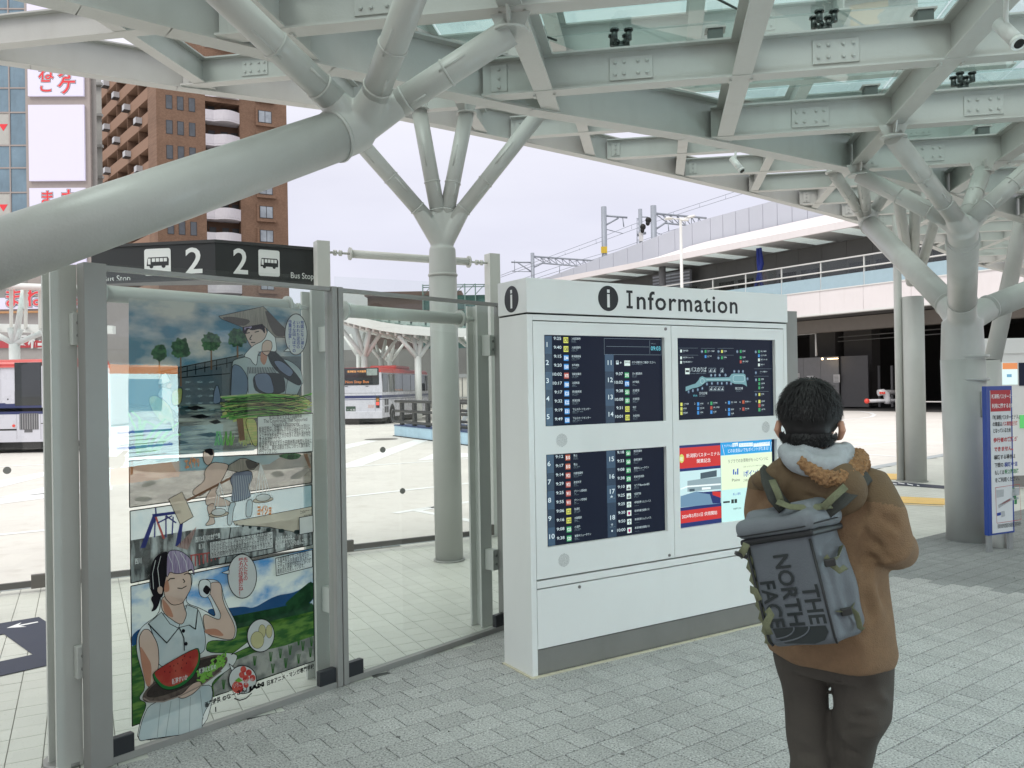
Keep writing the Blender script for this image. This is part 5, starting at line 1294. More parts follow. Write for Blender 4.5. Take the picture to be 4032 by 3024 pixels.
# ================================================================== CANOPIES AND TREE COLUMNS
E1 = Vector((math.cos(R(-10)), math.sin(R(-10)), 0)); E2 = Vector((-E1.y, E1.x, 0))
CP = WHITE_PAINT
def st(s, t, z=0): return E1 * s + E2 * t + Vector((0, 0, z))
def beam(a, b, d, w, tf=.014, tw=.010):
 """I girder from a to b, a/b on the underside of the bottom flange; depth d, flange width w"""
 a, b = Vector(a), Vector(b)
 t = (b - a).normalized(); x = Vector((t.y, -t.x, 0)).normalized(); u = Vector((0, 0, 1))
 P = [(-w / 2, 0), (w / 2, 0), (w / 2, tf), (tw / 2, tf), (tw / 2, d - tf), (w / 2, d - tf), (w / 2, d), (-w / 2, d), (-w / 2, d - tf), (-tw / 2, d - tf), (-tw / 2, tf), (-w / 2, tf)]
 mb = MB(); n = 12
 q = [a + x * p + u * z for p, z in P] + [b + x * p + u * z for p, z in P]
 mb.add(q, [(i, (i + 1) % n, n + (i + 1) % n, n + i) for i in range(n)])
 for o_, s in ((0, 0), (n, 1)):
  for f in ((0, 1, 2, 11), (10, 3, 4, 9), (8, 5, 6, 7)):
   f = f[::-1] if s == 0 else f
   mb.f.append(tuple(o_ + i for i in f)); mb.sm.append(False)
 return mb
BOLT = None
def splice(parent, p, t, size, nrm, scale=1.0, cols=4, rows=2):
 """cover plate with hexagon bolt heads on a web; p centre, t along the beam, nrm outwards"""
 global BOLT
 u = Vector((0, 0, 1)); w, h = size
 M = Matrix(((t.x, u.x, nrm.x, p.x), (t.y, u.y, nrm.y, p.y), (t.z, u.z, nrm.z, p.z), (0, 0, 0, 1)))
 pl = obj('splice_plate', MB().rbox((-w / 2, -h / 2, 0), (w / 2, h / 2, .010 * scale), M, .003), CP, parent)
 if BOLT is None:
  bm = MB(); bm.path([(0, 0, 0), (0, 0, .010)], .013, 6); bm.path([(0, 0, .010), (0, 0, .013)], [.010, .008], 6)
  BOLT = bm.mesh('bolt', CP)
 xs = [-.37, -.16, .16, .37] if cols == 4 else [0]
 ys = [-.24, .27] if rows == 2 else [-.32, 0, .32]
 for x in xs:
  for y in ys:
   o = bpy.data.objects.new('bolt', BOLT); col.objects.link(o); o.parent = pl
   o.matrix_parent_inverse = Matrix.Identity(4)
   o.matrix_basis = M @ Matrix.Translation((x * w, y * h, .010 * scale)) @ Matrix.Diagonal((scale, scale, scale, 1))
 return pl
def s_on_line(P0, P1, t):
 """s where the grid line of constant t meets the line P0-P1"""
 a0, b0 = P0.dot(E1), P0.dot(E2); a1_, b1 = P1.dot(E1), P1.dot(E2)
 return a0 + (a1_ - a0) * (t - b0) / (b1 - b0)
def poly_s(poly, t):
 for a, b in zip(poly, poly[1:]):
  if a.dot(E2) <= t <= b.dot(E2): return s_on_line(a, b, t)
 return None
def poly_t(poly, s):
 for a, b in zip(poly, poly[1:]):
  sa, sb = a.dot(E1), b.dot(E1)
  if min(sa, sb) <= s <= max(sa, sb): return a.dot(E2) + (b.dot(E2) - a.dot(E2)) * (s - sa) / (sb - sa)
 return None

# ---------------- near canopy (underside 3.85 m)
ZN, DN = 3.85, .27
B1px = [(170, 17), (364, 66), (713, 149), (1140, 239), (1481, 295), (1815, 363), (2031, 416), (2093, 442)]
B1 = [onz(u * 1.8228, v * 1.8228, ZN) for u, v in B1px]
B1 = [B1[0] + (B1[0] - B1[2]).normalized() * 5.0] + B1 + [B1[-1] + (B1[-1] - B1[-3]).normalized() * 2.5]
for p in B1: p.z = ZN
cn = thing('canopy', 'low steel and glass roof grid directly overhead with bolted splice plates', 'canopy', Vector((1, 4, ZN)))
for a, b in zip(B1, B1[1:]):
 d = (b - a).normalized()
 obj('edge_girder', beam(a - d * .002 - Vector((0, 0, .012)), b + d * .002 - Vector((0, 0, .012)), DN + .10, .15, .016), CP, cn)
tl = [-2.7, -1.3, .1, 1.5, 2.95, 4.56, 5.90, 7.32, 8.74, 10.15]
sl = [-6.3, -4.93, -3.56, -2.16, -.77, .60, 1.95, 3.32, 4.70, 6.07, 7.44]
SR = 7.6
rows_ = []
for j, t in enumerate(tl):
 s0 = poly_s(B1, t)
 if s0 is None: s0 = -6.6
 s0 = max(s0 + .06, -6.6); s1 = SR
 rows_.append((t, s0, s1))
 if s1 - s0 < .4: continue
 b = obj('cross_beam', beam(st(s0, t, ZN), st(s1, t, ZN), DN, .13), CP, cn)
 if 4 < t < 9:
  k = 0
  for s in sl:
   sc_ = s + .62 if t < 7 else s + .70
   if sc_ < s0 + .3 or sc_ > s1 - .2: continue
   splice(b, st(sc_, t, ZN + DN * .50) - E2 * .0055, E1, (.30, .165), -E2)
  splice(b, st(s0 + .12, t, ZN + DN * .5) - E2 * .0055, E1, (.12, .2), -E2, cols=1, rows=3)
for s in sl:
 t1_ = poly_t(B1, s)
 if t1_ is None: t1_ = 10.2 if s > 5 else None
 if t1_ is None or t1_ < -2.5: continue
 obj('long_beam', beam(st(s, -2.7, ZN + .004), st(s, t1_ - .04, ZN + .004), DN - .002, .135, .015), CP, cn)
# stiffener plates where beams meet
for (t, s0, s1) in rows_:
 if not 4 < t < 10: continue
 for s in sl:
  if s0 + .2 < s < s1:
   for sg in (-1, 1):
    p = st(s + sg * .0, t, ZN)
    obj('stiffener', MB().extrude([p + E1 * sg * .062 + Vector((0, 0, -.012)), p + E1 * sg * .080 + Vector((0, 0, -.012)), p + E1 * sg * .080 + Vector((0, 0, .03)), p + E1 * sg * .062 + Vector((0, 0, .03))], E2 * .05), CP, cn)
# glass panes above with fittings
zg = ZN + DN + .13
FIT = mat('glass_fitting', (.07, .085, .08), rough=.35, metal=.6)
SILL = mat('stainless', (.35, .36, .35), rough=.3, metal=.8)
for i in range(len(sl) - 1):
 for j in range(len(tl) - 1):
  c = st((sl[i] + sl[i + 1]) / 2, (tl[j] + tl[j + 1]) / 2)
  lim = poly_s(B1, (tl[j] + tl[j + 1]) / 2)
  if lim is not None and sl[i + 1] < lim - .3: continue
  s0, s1, t0, t1_ = sl[i] + .012, sl[i + 1] - .012, tl[j] + .012, tl[j + 1] - .012
  cut = [st(s0, t0), st(s1, t0), st(s1, t1_), st(s0, t1_)]
  if lim is not None:
   sa, sb = poly_s(B1, t0), poly_s(B1, t1_)
   sa = -9 if sa is None else sa; sb = -9 if sb is None else sb
   cut = [st(min(max(s0, sa - .1), s1), t0), st(s1, t0), st(s1, t1_), st(min(max(s0, sb - .1), s1), t1_)]
   if (cut[0] - cut[1]).length < .06: cut = cut[1:]
   if (cut[-1] - cut[-2]).length < .06: cut = cut[:-1]
   if len(cut) < 3: continue
  obj('roof_pane', MB().extrude([p + Vector((0, 0, zg)) for p in cut], (0, 0, .016)), ROOF_GLASS, cn)
fit = []
for i, s in enumerate(sl[3:9]):
 for j, t in enumerate(tl[4:9]):
  lim = poly_s(B1, t)
  if lim is not None and s < lim + .3: continue
  p = st(s + .55, t, ZN + DN)
  m = MB(); m.path([p, p + Vector((0, 0, .03))], .045, 12); m.path([p + Vector((0, 0, .03)), p + Vector((0, 0, .05))], .03, 10)
  for a in (45, 135, 225, 315):
   q = p + Vector((math.cos(R(a)) * .07, math.sin(R(a)) * .07, 0))
   m.path([p + Vector((0, 0, .045)), q + Vector((0, 0, .06))], .014, 8); m.path([q + Vector((0, 0, .05)), q + Vector((0, 0, .115))], .022, 10)
   m.path([q + Vector((0, 0, .115)), q + Vector((0, 0, .128))], .032, 12)
  obj('glass_fitting', m, FIT, cn)
  for d_ in (E1, E2):
   pass
  obj('tension_rod', MB().path([p + Vector((0, 0, .05)), st(s + .55 + .95, t + 1.2, ZN + DN + .05)], .008, 8), FIT, cn)
# steel saddles between beams and glass
for s, t in ((.60, 5.90), (1.95, 7.32), (1.95, 5.9), (3.32, 7.32), (3.32, 8.74), (.60, 4.56)):
 p = st(s - .12, t, ZN + DN)
 m = MB(); m.box((-.10, -.05, 0), (.0, .05, .075), Matrix.Translation(p) @ Matrix.Rotation(R(-10), 4, 'Z'))
 sd = obj('saddle', m, mat('saddle_dark', (.12, .14, .13), rough=.5, metal=.2), cn)
 obj('saddle_plate', MB().box((-.12, -.06, .076), (.02, .06, .088), Matrix.Translation(p) @ Matrix.Rotation(R(-10), 4, 'Z')), CP, sd)

# ---------------- far canopy (underside 4.70 m)
ZF, DF = 4.70, .25
B2px = [(66, 142), (382, 189), (660, 226), (845, 250), (1091, 300), (1296, 344), (1444, 377), (1617, 417), (1791, 462), (1900, 493), (1990, 523)]
B2 = [onz(u * 1.8228, v * 1.8228, ZF) for u, v in B2px]
B2 = [B2[0] + (B2[0] - B2[2]).normalized() * 4] + B2 + [B2[-1] + Vector((3.0, 3.4, 0)), B2[-1] + Vector((8, 8, 0))]
for p in B2: p.z = ZF
cf = thing('canopy', 'second pale steel roof behind and above, its curved edge girder against the sky', 'canopy', Vector((0, 9, ZF)))
for a, b in zip(B2, B2[1:]):
 d = (b - a).normalized()
 obj('edge_girder', beam(a - d * .002 - Vector((0, 0, .012)), b + d * .002 - Vector((0, 0, .012)), DF + .08, .13, .014), CP, cf)
kf = 2.95 / 3.2
tf_ = [4.97 + 1.18 * k for k in range(16)]
sf_ = [-4.27 + 1.155 * k for k in range(15)]
B1f = [p + (E1 * .3 - E2 * .9) for p in B1]
for t in tf_:
 s0 = poly_s(B2, t); s1 = poly_s(B1f, t)
 if s0 is None: continue
 s0 += .06
 s1 = s0 + 6.5 if s1 is None else min(s1 + .45, 9.5)
 if t > 12: s1 = s0 + 7
 if s1 < s0 + .4: continue
 b = obj('cross_beam', beam(st(s0, t, ZF), st(s1, t, ZF), DF, .115), CP, cf)
 splice(b, st(s0 + .11, t, ZF + DF * .5) - E2 * .0055, E1, (.11, .17), -E2, cols=1, rows=3)
 for s in sf_[::2]:
  sc_ = s + .55
  if s0 + .5 < sc_ < s1 - .2: splice(b, st(sc_, t, ZF + DF * .5) - E2 * .0055, E1, (.26, .15), -E2, scale=.85)
for s in sf_:
 t1_ = poly_t(B2, s)
 if t1_ is None: continue
 tb = poly_t(B1f, s)
 t0 = (tb - .2) if tb is not None else t1_ - 6.5
 t0 = max(t0, t1_ - 6.5)
 obj('long_beam', beam(st(s, t0, ZF + .004), st(s, t1_ - .04, ZF + .004), DF - .002, .12, .013), CP, cf)
 # short glass strip between the girders
for k, t in enumerate(tf_[:-1]):
 for i, s in enumerate(sf_[:-1]):
  lo = poly_s(B2, t + .59)
  hi = poly_s(B1f, t + .59)
  if lo is None: continue
  if s < lo + .05 or (hi is not None and s > hi - .3) or s > lo + 6.5: continue
  obj('roof_pane', MB().extrude([st(s + .01, t + .01, ZF + DF + .12), st(sf_[i + 1] - .01, t + .01, ZF + DF + .12), st(sf_[i + 1] - .01, tf_[k + 1] - .01, ZF + DF + .12), st(s + .01, tf_[k + 1] - .01, ZF + DF + .12)], (0, 0, .014)), ROOF_GLASS, cf)

# ---------------- tree columns
def ring_weld(mb, p, d, r):
 """weld bead round a tube"""
 d = d.normalized(); ref = Vector((0, 0, 1)) if abs(d.z) < .9 else Vector((1, 0, 0))
 x = (ref - d * ref.dot(d)).normalized(); y = d.cross(x); n, m = 28, 6; rr = r * .045 + .002
 b = len(mb.v)
 for i in range(n):
  a = 2 * PI * i / n; c = x * math.cos(a) + y * math.sin(a)
  for j in range(m):
   t = 2 * PI * j / m; mb.v.append(p + c * (r + rr * .3 + rr * math.cos(t)) + d * rr * 1.5 * math.sin(t))
 for i in range(n):
  for j in range(m):
   mb.f.append((b + i * m + j, b + ((i + 1) % n) * m + j, b + ((i + 1) % n) * m + (j + 1) % m, b + i * m + (j + 1) % m)); mb.sm.append(True)
def fused(name, mb, m, parent, voxel, it=6, factor=.6):
 """union of the tubes with a filleted junction"""
 me = mb.mesh(name, m); o = bpy.data.objects.new(name, me); col.objects.link(o)
 r = o.modifiers.new('r', 'REMESH'); r.mode = 'VOXEL'; r.voxel_size = voxel; r.use_smooth_shade = True
 s = o.modifiers.new('s', 'SMOOTH'); s.iterations = it; s.factor = factor
 dg = bpy.context.evaluated_depsgraph_get(); me2 = bpy.data.meshes.new_from_object(o.evaluated_get(dg))
 bpy.data.objects.remove(o); bpy.data.meshes.remove(me); me2.name = name
 for p in me2.polygons: p.use_smooth = True
 if not me2.materials: me2.materials.append(m)
 return obj(name, me2, m, parent)
def branch(parent, node, tip, r, rings=(.28, .5), flange=True, z_top=None, name='branch'):
 node, tip = Vector(node), Vector(tip); d = (tip - node)
 o = obj(name, MB().path([node + d * .12, tip], r, 28), CP, parent)
 w = MB()
 for f in rings: ring_weld(w, node + d * f, d, r)
 if w.v: obj('weld_bead', w, CP, o)
 # backing strip seams along the tube
 dn = d.normalized(); side_ = dn.cross(Vector((0, 0, 1))).normalized(); tow = (Vector((0, 0, CAM_H)) - node); tow = (tow - dn * tow.dot(dn)).normalized()
 sm = MB()
 for f0, f1, a in ((.31, .42, .5), (.55, .72, -.4)):
  c = (tow * math.cos(a) + dn.cross(tow) * math.sin(a)) * (r - .004)
  sm.path([node + d * f0 + c, node + d * f1 + c], .011 * r / .09, 8)
 obj('seam', sm, CP, o)
 if flange:
  h = .10 * r / .075
  obj('cap_plate', MB().path([tip - Vector((0, 0, .012)), tip + Vector((0, 0, .004))], r * 1.35, 28), CP, o)
  g = MB()
  for a in (0, 90):
   x = Vector((math.cos(R(a - 10)), math.sin(R(a - 10)), 0)); y = Vector((-x.y, x.x, 0)) * .007
   P = [tip + x * -r * .9, tip + x * r * .9, tip + x * r * 1.5 + Vector((0, 0, h)), tip - x * r * 1.5 + Vector((0, 0, h))]
   g2 = MB().extrude([p - y for p in P], y * 2); obj('gusset', g2, CP, o)
 return o
def S_(u, v): return (u * 1.8228, v * 1.8228)
# middle tree column behind the glass
b0 = onz(1769, 2216) + Vector((-.01, .145, 0)); rT = .142
mt_ = thing('tree_column', 'slender white tree-like column of four branches standing on pale tiles behind the glass', 'column', b0)
nd = Vector((b0.x - .02, b0.y, 3.30))
tips = []
for px in (S_(688, 205), S_(905, 236), S_(1008, 244), S_(1172, 236)):
 tips.append(onz(*px, ZF - .13))
trunk = MB().path([b0, b0 + Vector((0, 0, 2.95)), nd + Vector((0, 0, -.2)), nd + Vector((0, 0, .0))], [rT, rT, rT * 1.03, rT * .7], 40)
J = MB().path([nd + Vector((0, 0, -.42)), nd + Vector((0, 0, -.12))], [rT, rT * .95], 36)
for t in tips: J.path([nd + Vector((0, 0, -.10)), nd + (t - nd) * .2], [.1, .078], 28)
obj('trunk', MB().path([b0, nd + Vector((0, 0, -.38))], rT, 40), CP, mt_)
fused('node', J, CP, mt_, .014, 8)
w = MB(); ring_weld(w, nd + Vector((0, 0, -.40)), Vector((0, 0, 1)), rT); obj('weld_bead', w, CP, mt_)
obj('base_collar', MB().path([b0, b0 + Vector((0, 0, .012))], rT + .018, 36), mat('collar_grey', (.36, .37, .35), rough=.6), mt_)
for t in tips: branch(mt_, nd, t, .078, rings=(.21, .43))
# near leaning column overhead left
p0 = aty(0, 998, 3.42); p1 = aty(1428, 500, 4.8)
dl_ = (p1 - p0).normalized(); low = p0 - dl_ * .34
nr = thing('tree_column', 'thick white leaning tube crossing overhead at left and forking into three branches', 'column', Vector((low.x, low.y, 0)))
obj('trunk', MB().path([(low.x, low.y, 0), (low.x, low.y, low.z - .05)], .22, 40), CP, nr)
fused('lower_node', MB().path([(low.x, low.y, low.z - .35), (low.x, low.y, low.z + .05)], [.22, .17], 40).path([low - dl_ * .03, low + dl_ * .30], .138, 40), CP, nr, .02, 8)
pn = p1
obj('leaning_tube', MB().path([low + dl_ * .25, pn - dl_ * .20], .138, 48), CP, nr)
tipn = [onz(*S_(428, -60), ZN - .10), onz(*S_(905, -52), ZN - .10), onz(*S_(1112, 50), ZN - .10)]
tipn[2] = onz(*S_(1103, 68), ZN - .12)
J = MB().path([pn - dl_ * .26, pn - dl_ * .02], [.138, .128], 48)
for t in tipn: J.path([pn - dl_ * .04, pn + (t - pn).normalized() * .27], [.105, .0775], 36)
fused('node', J, CP, nr, .012, 10)
w = MB(); ring_weld(w, pn - dl_ * .22, dl_, .138); obj('weld_bead', w, CP, nr)
for t in tipn: branch(nr, pn, t, .077, rings=(.30, .58))
# right two-stage column
bR = onz(3850, 2140) + Vector((0.02, .21, 0)); rR = .22
rt_ = thing('tree_column', 'stout white column at right splitting into leaning tubes and two tiers of branches', 'column', bR)
nR = Vector((bR.x - .03, bR.y, 2.42))
obj('trunk', MB().path([bR, nR + Vector((0, 0, -.45))], rR, 44), CP, rt_)
w = MB()
for v in (1403, 1494): 
 z = aty(3800, v, bR.y - .1).z; ring_weld(w, Vector((bR.x, bR.y, z)), Vector((0, 0, 1)), rR)
obj('weld_bead', w, CP, rt_)
n_front = aty(*S_(2080, 492), 7.55); n_left = aty(*S_(1872, 478), 12.2); n_right = aty(*S_(2330, 590), 9.6)
arms = []
J = MB().path([nR + Vector((0, 0, -.5)), nR + Vector((0, 0, -.02))], [rR, rR * .92], 44)
for q in (n_front, n_left, n_right):
 d = (q - nR).normalized(); J.path([nR + Vector((0, 0, -.05)) - d * .02, nR + d * .42], [.15, .137], 36)
fused('lower_node', J, CP, rt_, .018, 9)
for q in (n_front, n_left, n_right):
 d = (q - nR).normalized()
 obj('leaning_tube', MB().path([nR + d * .36, q - d * .15], .137, 40), CP, rt_)
 w = MB(); ring_weld(w, nR + d * .40, d, .137); ring_weld(w, q - d * .2, d, .137); obj('weld_bead', w, CP, rt_)
def crown(q, base, tips, r):
 d = (q - base).normalized()
 J = MB().path([q - d * .24, q], [.137, .125], 36)
 for t in tips: J.path([q - d * .05, q + (t - q).normalized() * .24], [.1, r], 28)
 fused('node', J, CP, rt_, .014, 9)
 for t in tips: branch(rt_, q, t, r, rings=(.30, .60))
tf1 = [onz(*S_(1856, 378), ZN - .10), onz(*S_(1930, 296), ZN - .10), onz(*S_(2122, 372), ZN - .10), onz(*S_(2262, 330), ZN - .10)]
crown(n_front, nR, tf1, .077)
tf2 = [onz(*S_(1800, 372), ZF - .10), onz(*S_(1862, 368), ZF - .10), onz(*S_(1935, 385), ZF - .10)]
crown(n_left, nR, tf2, .078)
crown(n_right, nR, [onz(*S_(2330, 400), ZF - .1), onz(*S_(2450, 420), ZF - .1)], .078)
obj('sleeve_seam', MB().path([bR + Vector((.05, -rR + .004, 1.35)), bR + Vector((.05, -rR + .004, 1.62))], .012, 8), CP, rt_)
# two plain poles further along the platform, a leaning one at the right edge
def pole(u, v, r, h, label, px_off=0):
 b = onz(u, v) + Vector((0, r, 0))
 t = thing('round_column', label, 'column', b)
 obj('shaft', MB().path([b, b + Vector((0, 0, h))], r, 32), CP, t)
 obj('base_collar', MB().path([b, b + Vector((0, 0, .012))], r + .02, 28), MATS['collar_grey'], t)
 return t, b
pT, pb_ = pole(3555, 1894, .066, 4.65, 'thin white round pole just left of the thicker one behind the person')
pT2, pb2 = pole(3627, 1900, .172, 3.2, 'thick white round column between the thin pole and the stout right column')
for a in (S_(1935, 395), S_(1978, 400), S_(2040, 410)):
 branch(pT2, pb2 + Vector((0, 0, 3.25)), onz(*a, ZF - .1), .08, rings=(.3,), flange=True)
# leaning tube at right edge
lb = onz(3893, 2030) + Vector((0, .5, 0)); lb = Vector((6.15, 11.0, 0))
pe = thing('bent_column', 'pale column bending outwards near its top behind the blue notice board', 'column', lb)
k1 = aty(3908, 1418, 11.0); k2_ = aty(4035, 830, 11.4)
lb.x = k1.x
obj('shaft', MB().path([(k1.x - .02, 11.0, 0), (k1.x, 11.0, k1.z)], .105, 28), CP, pe)
obj('leaning_shaft', MB().path([(k1.x, 11.0, k1.z - .02), k2_, k2_ + (k2_ - Vector(k1)).normalized() * .8], .105, 28), CP, pe)
pe.location = (k1.x, 11.0, 0)
for ch in pe.children: ch.matrix_parent_inverse = Matrix.Translation(-Vector((k1.x, 11.0, 0)))
# ================================================================== BACKGROUND
# ---- line of the raised walkway (front face), measured from its fascia
WP = Vector((18.3, 55.0, 0)); WD = Vector((-.552, .834, 0)).normalized(); WN = Vector((-WD.y, WD.x, 0))   # WN points away to the left/back? fixed below
WF = Frame(WP, math.atan2(-WD.y, -WD.x))       # e runs towards the camera (rightwards), n faces the camera side
def wfp(u, v, off=0.0):
 a, z = WF.px(u, v, off); return a, z
STW = mat('station_white', (.74, .70, .70), rough=.55, var=.03, scale=.3, grime=.08)
STG = mat('station_grey_wall', (.16, .155, .15), rough=.6, var=.1, scale=.4)
STP = mat('station_panel_grey', (.50, .52, .58), rough=.5, var=.03, scale=.2)
STS = mat('station_soffit', (.42, .42, .42), rough=.5, var=.04, scale=.4)
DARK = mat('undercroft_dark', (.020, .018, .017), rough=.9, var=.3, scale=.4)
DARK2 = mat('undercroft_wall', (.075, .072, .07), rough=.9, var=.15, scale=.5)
RAILW = mat('rail_white', (.70, .70, .68), rough=.5, var=.02)
FROST = mat('frosted_blue_glass', (.36, .49, .55), rough=.25, var=.04)
CLEARB = glass('walkway_glass', (.90, .92, .92), body=.06)
st_ = thing('station_building', 'white and grey station with raised glazed walkway over a dark bus passage', 'building', WF.P(0, 0))
aL_, aR_ = -34.0, 26.0
zf0, zf1, zr1, zr2 = 6.12, 7.54, 8.72, 9.40
seg = 3.05
n_ = int((aR_ - aL_) / seg)
for i in range(n_):
 a = aL_ + seg * i
 obj('fascia_panel', fbox(MB(), WF, a + .01, a + seg - .01, zf0, zf1, -.4, 0), STW, st_)
 obj('balustrade_pane', fbox(MB(), WF, a + .03, a + seg - .03, zf1 + .08, zr1 - .3, -.12, -.10), FROST, st_)
 obj('balustrade_pane', fbox(MB(), WF, a + .03, a + seg - .03, zr1 - .295, zr1 - .04, -.12, -.10), CLEARB, st_)
 obj('screen_pane', fbox(MB(), WF, a + .05, a + seg - .05, zr1 + .05, zr2 - .04, -.11, -.10), CLEARB, st_)
 obj('baluster', fbox(MB(), WF, a - .045, a + .045, zf1, zr2, -.20, -.13), RAILW, st_)
obj('fascia_lip', fbox(MB(), WF, aL_, aR_, zf0 - .12, zf0 - .002, -.5, .10), RAILW, st_)
obj('fascia_lip', fbox(MB(), WF, aL_, aR_, zf1 + .002, zf1 + .07, -.3, .06), RAILW, st_)
obj('handrail', fbox(MB(), WF, aL_, aR_, zr1 - .03, zr1 + .04, -.28, .0), RAILW, st_)
obj('top_rail', fbox(MB(), WF, aL_, aR_, zr2 - .03, zr2 + .05, -.20, -.05), RAILW, st_)
obj('deck', fbox(MB(), WF, aL_, aR_, 6.3, 7.5, -9, -.41), STS, st_)
# wall behind the walkway, panel by panel
z_s = 11.15
for i in range(int((aR_ - aL_) / 1.9)):
 a = aL_ + 1.9 * i
 obj('wall_panel', fbox(MB(), WF, a + .012, a + 1.9 - .012, 7.5, z_s, -4.0, -3.6), STG, st_)
 obj('shop_glass', fbox(MB(), WF, a + .2, a + 1.7, 7.6, 9.6, -3.595, -3.58), glass('dark_shop_glass', (.25, .27, .27)), st_) if i % 3 else None
# roof over the walkway: soffit, skylights, fascia, sloped white band, grey parapet panels
sof = obj('soffit', fbox(MB(), WF, aL_ + 8, aR_, z_s, z_s + .12, -3.9, .9), STS, st_)
obj('roof_fascia', fbox(MB(), WF, aL_ + 8, aR_, z_s - .12, z_s + .32, .905, 1.1), STW, st_)
SKL = mat('skylight_glass', (.55, .62, .60), rough=.3, var=.05, emit=.35, emit_col=(.75, .85, .82))
for i in range(14):
 a = aL_ + 9 + i * 3.6
 f = obj('skylight', fbox(MB(), WF, a, a + 1.5, z_s - .05, z_s - .005, -3.0, .7), RAILW, st_)
 for k in range(3): obj('skylight_pane', fbox(MB(), WF, a + .1, a + 1.4, z_s - .07, z_s - .052, -2.9 + 1.2 * k, -1.85 + 1.2 * k), SKL, f)
def sloped(name, a0, a1_, z0, z1, o0, o1, m, par):
 return obj(name, MB().extrude([WF.P(a0, z0, o0), WF.P(a1_, z0, o0), WF.P(a1_, z1, o1), WF.P(a0, z1, o1)], WF.n * -.12), m, par)
# parapet line follows the photograph's long kinked profile
def prof(u, v, off): return WF.px(u, v, off)
top = [prof(2120, 1098, -2.2), prof(2157, 1092, -2.2), prof(2743, 872, -2.2), prof(3036, 793, -2.2), prof(3500, 680, -2.2)]
bot = [prof(2120, 1160, -2.2), prof(2316, 1107, -2.2), prof(2536, 1043, -2.2), prof(2743, 961, -2.2), prof(3262, 845, -2.2), prof(3500, 790, -2.2)]
def interp(P, a):
 if a <= P[0][0]: return P[0][1]
 for (x0, y0), (x1, y1) in zip(P, P[1:]):
  if a <= x1: return y0 + (y1 - y0) * (a - x0) / (x1 - x0)
 return P[-1][1] + (P[-1][1] - P[-2][1]) / (P[-1][0] - P[-2][0]) * (a - P[-1][0])
a = top[0][0]
while a < aR_ - 2:
 w = 1.25 if a > prof(2743, 900, -2.2)[0] else 1.9
 b0, b1, t0, t1_ = interp(bot, a), interp(bot, a + w), interp(top, a), interp(top, a + w)
 if t0 - b0 > .15:
  obj('parapet_panel', MB().extrude([WF.P(a + .02, b0, -2.2), WF.P(a + w - .02, b1, -2.2), WF.P(a + w - .02, t1_, -2.2), WF.P(a + .02, t0, -2.2)], WF.n * -.15), STP, st_)
 if a > prof(2536, 1043, -2.2)[0]:
  q0 = (z_s + .33, 1.0)
  obj('roof_band', MB().extrude([WF.P(a + .01, z_s + .33, 1.0), WF.P(a + w - .01, z_s + .33, 1.0), WF.P(a + w - .01, b1 - .05, -1.9), WF.P(a + .01, b0 - .05, -1.9)], WF.n * -.1), STW, st_)
 a += w
obj('viaduct_deck', fbox(MB(), WF, top[0][0] + .5, aR_, 7.5, 11.0, -14, -4.05), STS, st_)
# column under the roof end, slatted vents
for u_ in (2608,):
 a_, _ = WF.px(u_, 1090, -1)
 obj('round_support', MB().path([WF.P(a_, 7.5, -1), WF.P(a_, z_s, -1)], .28, 16), mat('support_grey', (.22, .22, .23), rough=.6), st_)
for k in range(4):
 a_, z_ = WF.px(2570 + 36 * k, 1118 - 6 * k, -2.5)
 v = obj('vent_panel', fbox(MB(), WF, a_, a_ + 1.1, z_ - .7, z_ + .7, -2.7, -2.5), mat('vent_grey', (.22, .22, .24), rough=.6), st_)
 for q in range(5): obj('vent_slat', fbox(MB(), WF, a_ + .05, a_ + 1.05, z_ - .6 + .26 * q, z_ - .48 + .26 * q, -2.49, -2.46), STP, v)
# undercroft: ceiling beams, back walls, hoarding, doors, pipes
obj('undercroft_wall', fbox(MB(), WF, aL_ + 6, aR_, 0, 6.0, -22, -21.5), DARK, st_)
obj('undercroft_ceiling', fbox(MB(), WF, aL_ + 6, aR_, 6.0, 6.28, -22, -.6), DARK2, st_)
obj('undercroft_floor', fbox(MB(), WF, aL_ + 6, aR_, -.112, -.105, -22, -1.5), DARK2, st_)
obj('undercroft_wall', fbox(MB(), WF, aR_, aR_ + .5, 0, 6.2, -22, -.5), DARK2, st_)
obj('ceiling_beam', fbox(MB(), WF, aL_ + 6, aR_, 5.1, 5.95, -3.4, -2.6), mat('beam_taupe', (.19, .17, .15), rough=.8), st_)
for u_, w_ in ((3200, 1.0), (3335, .9)):
 a_, _ = WF.px(u_, 1300, -8)
 obj('pier', fbox(MB(), WF, a_, a_ + 2.2, 0, 6.0, -8.6, -7.6), mat('pier_dark', (.09, .085, .08), rough=.9), st_)
aP = WF.px(3148, 1330, -5)[0]; aP2 = WF.px(3300, 1330, -5)[0]; zP = WF.px(3200, 1408, -5)[1]
for i in range(4):
 w = (aP2 - aP + 2.6) / 4
 obj('hoarding_panel', fbox(MB(), WF, aP - 2.6 + w * i + .01, aP - 2.6 + w * (i + 1) - .01, 0, zP, -5.1, -5), mat('hoarding_grey', (.22, .22, .225), rough=.6), st_)
obj('hoarding_panel', fbox(MB(), WF, aP2 + .01, aP2 + 2.1, 0, zP, -5.3, -5.2), mat('hoarding_dark', (.10, .10, .105), rough=.6), st_)
NW = mat('notice_white', (.6, .6, .6), rough=.7)
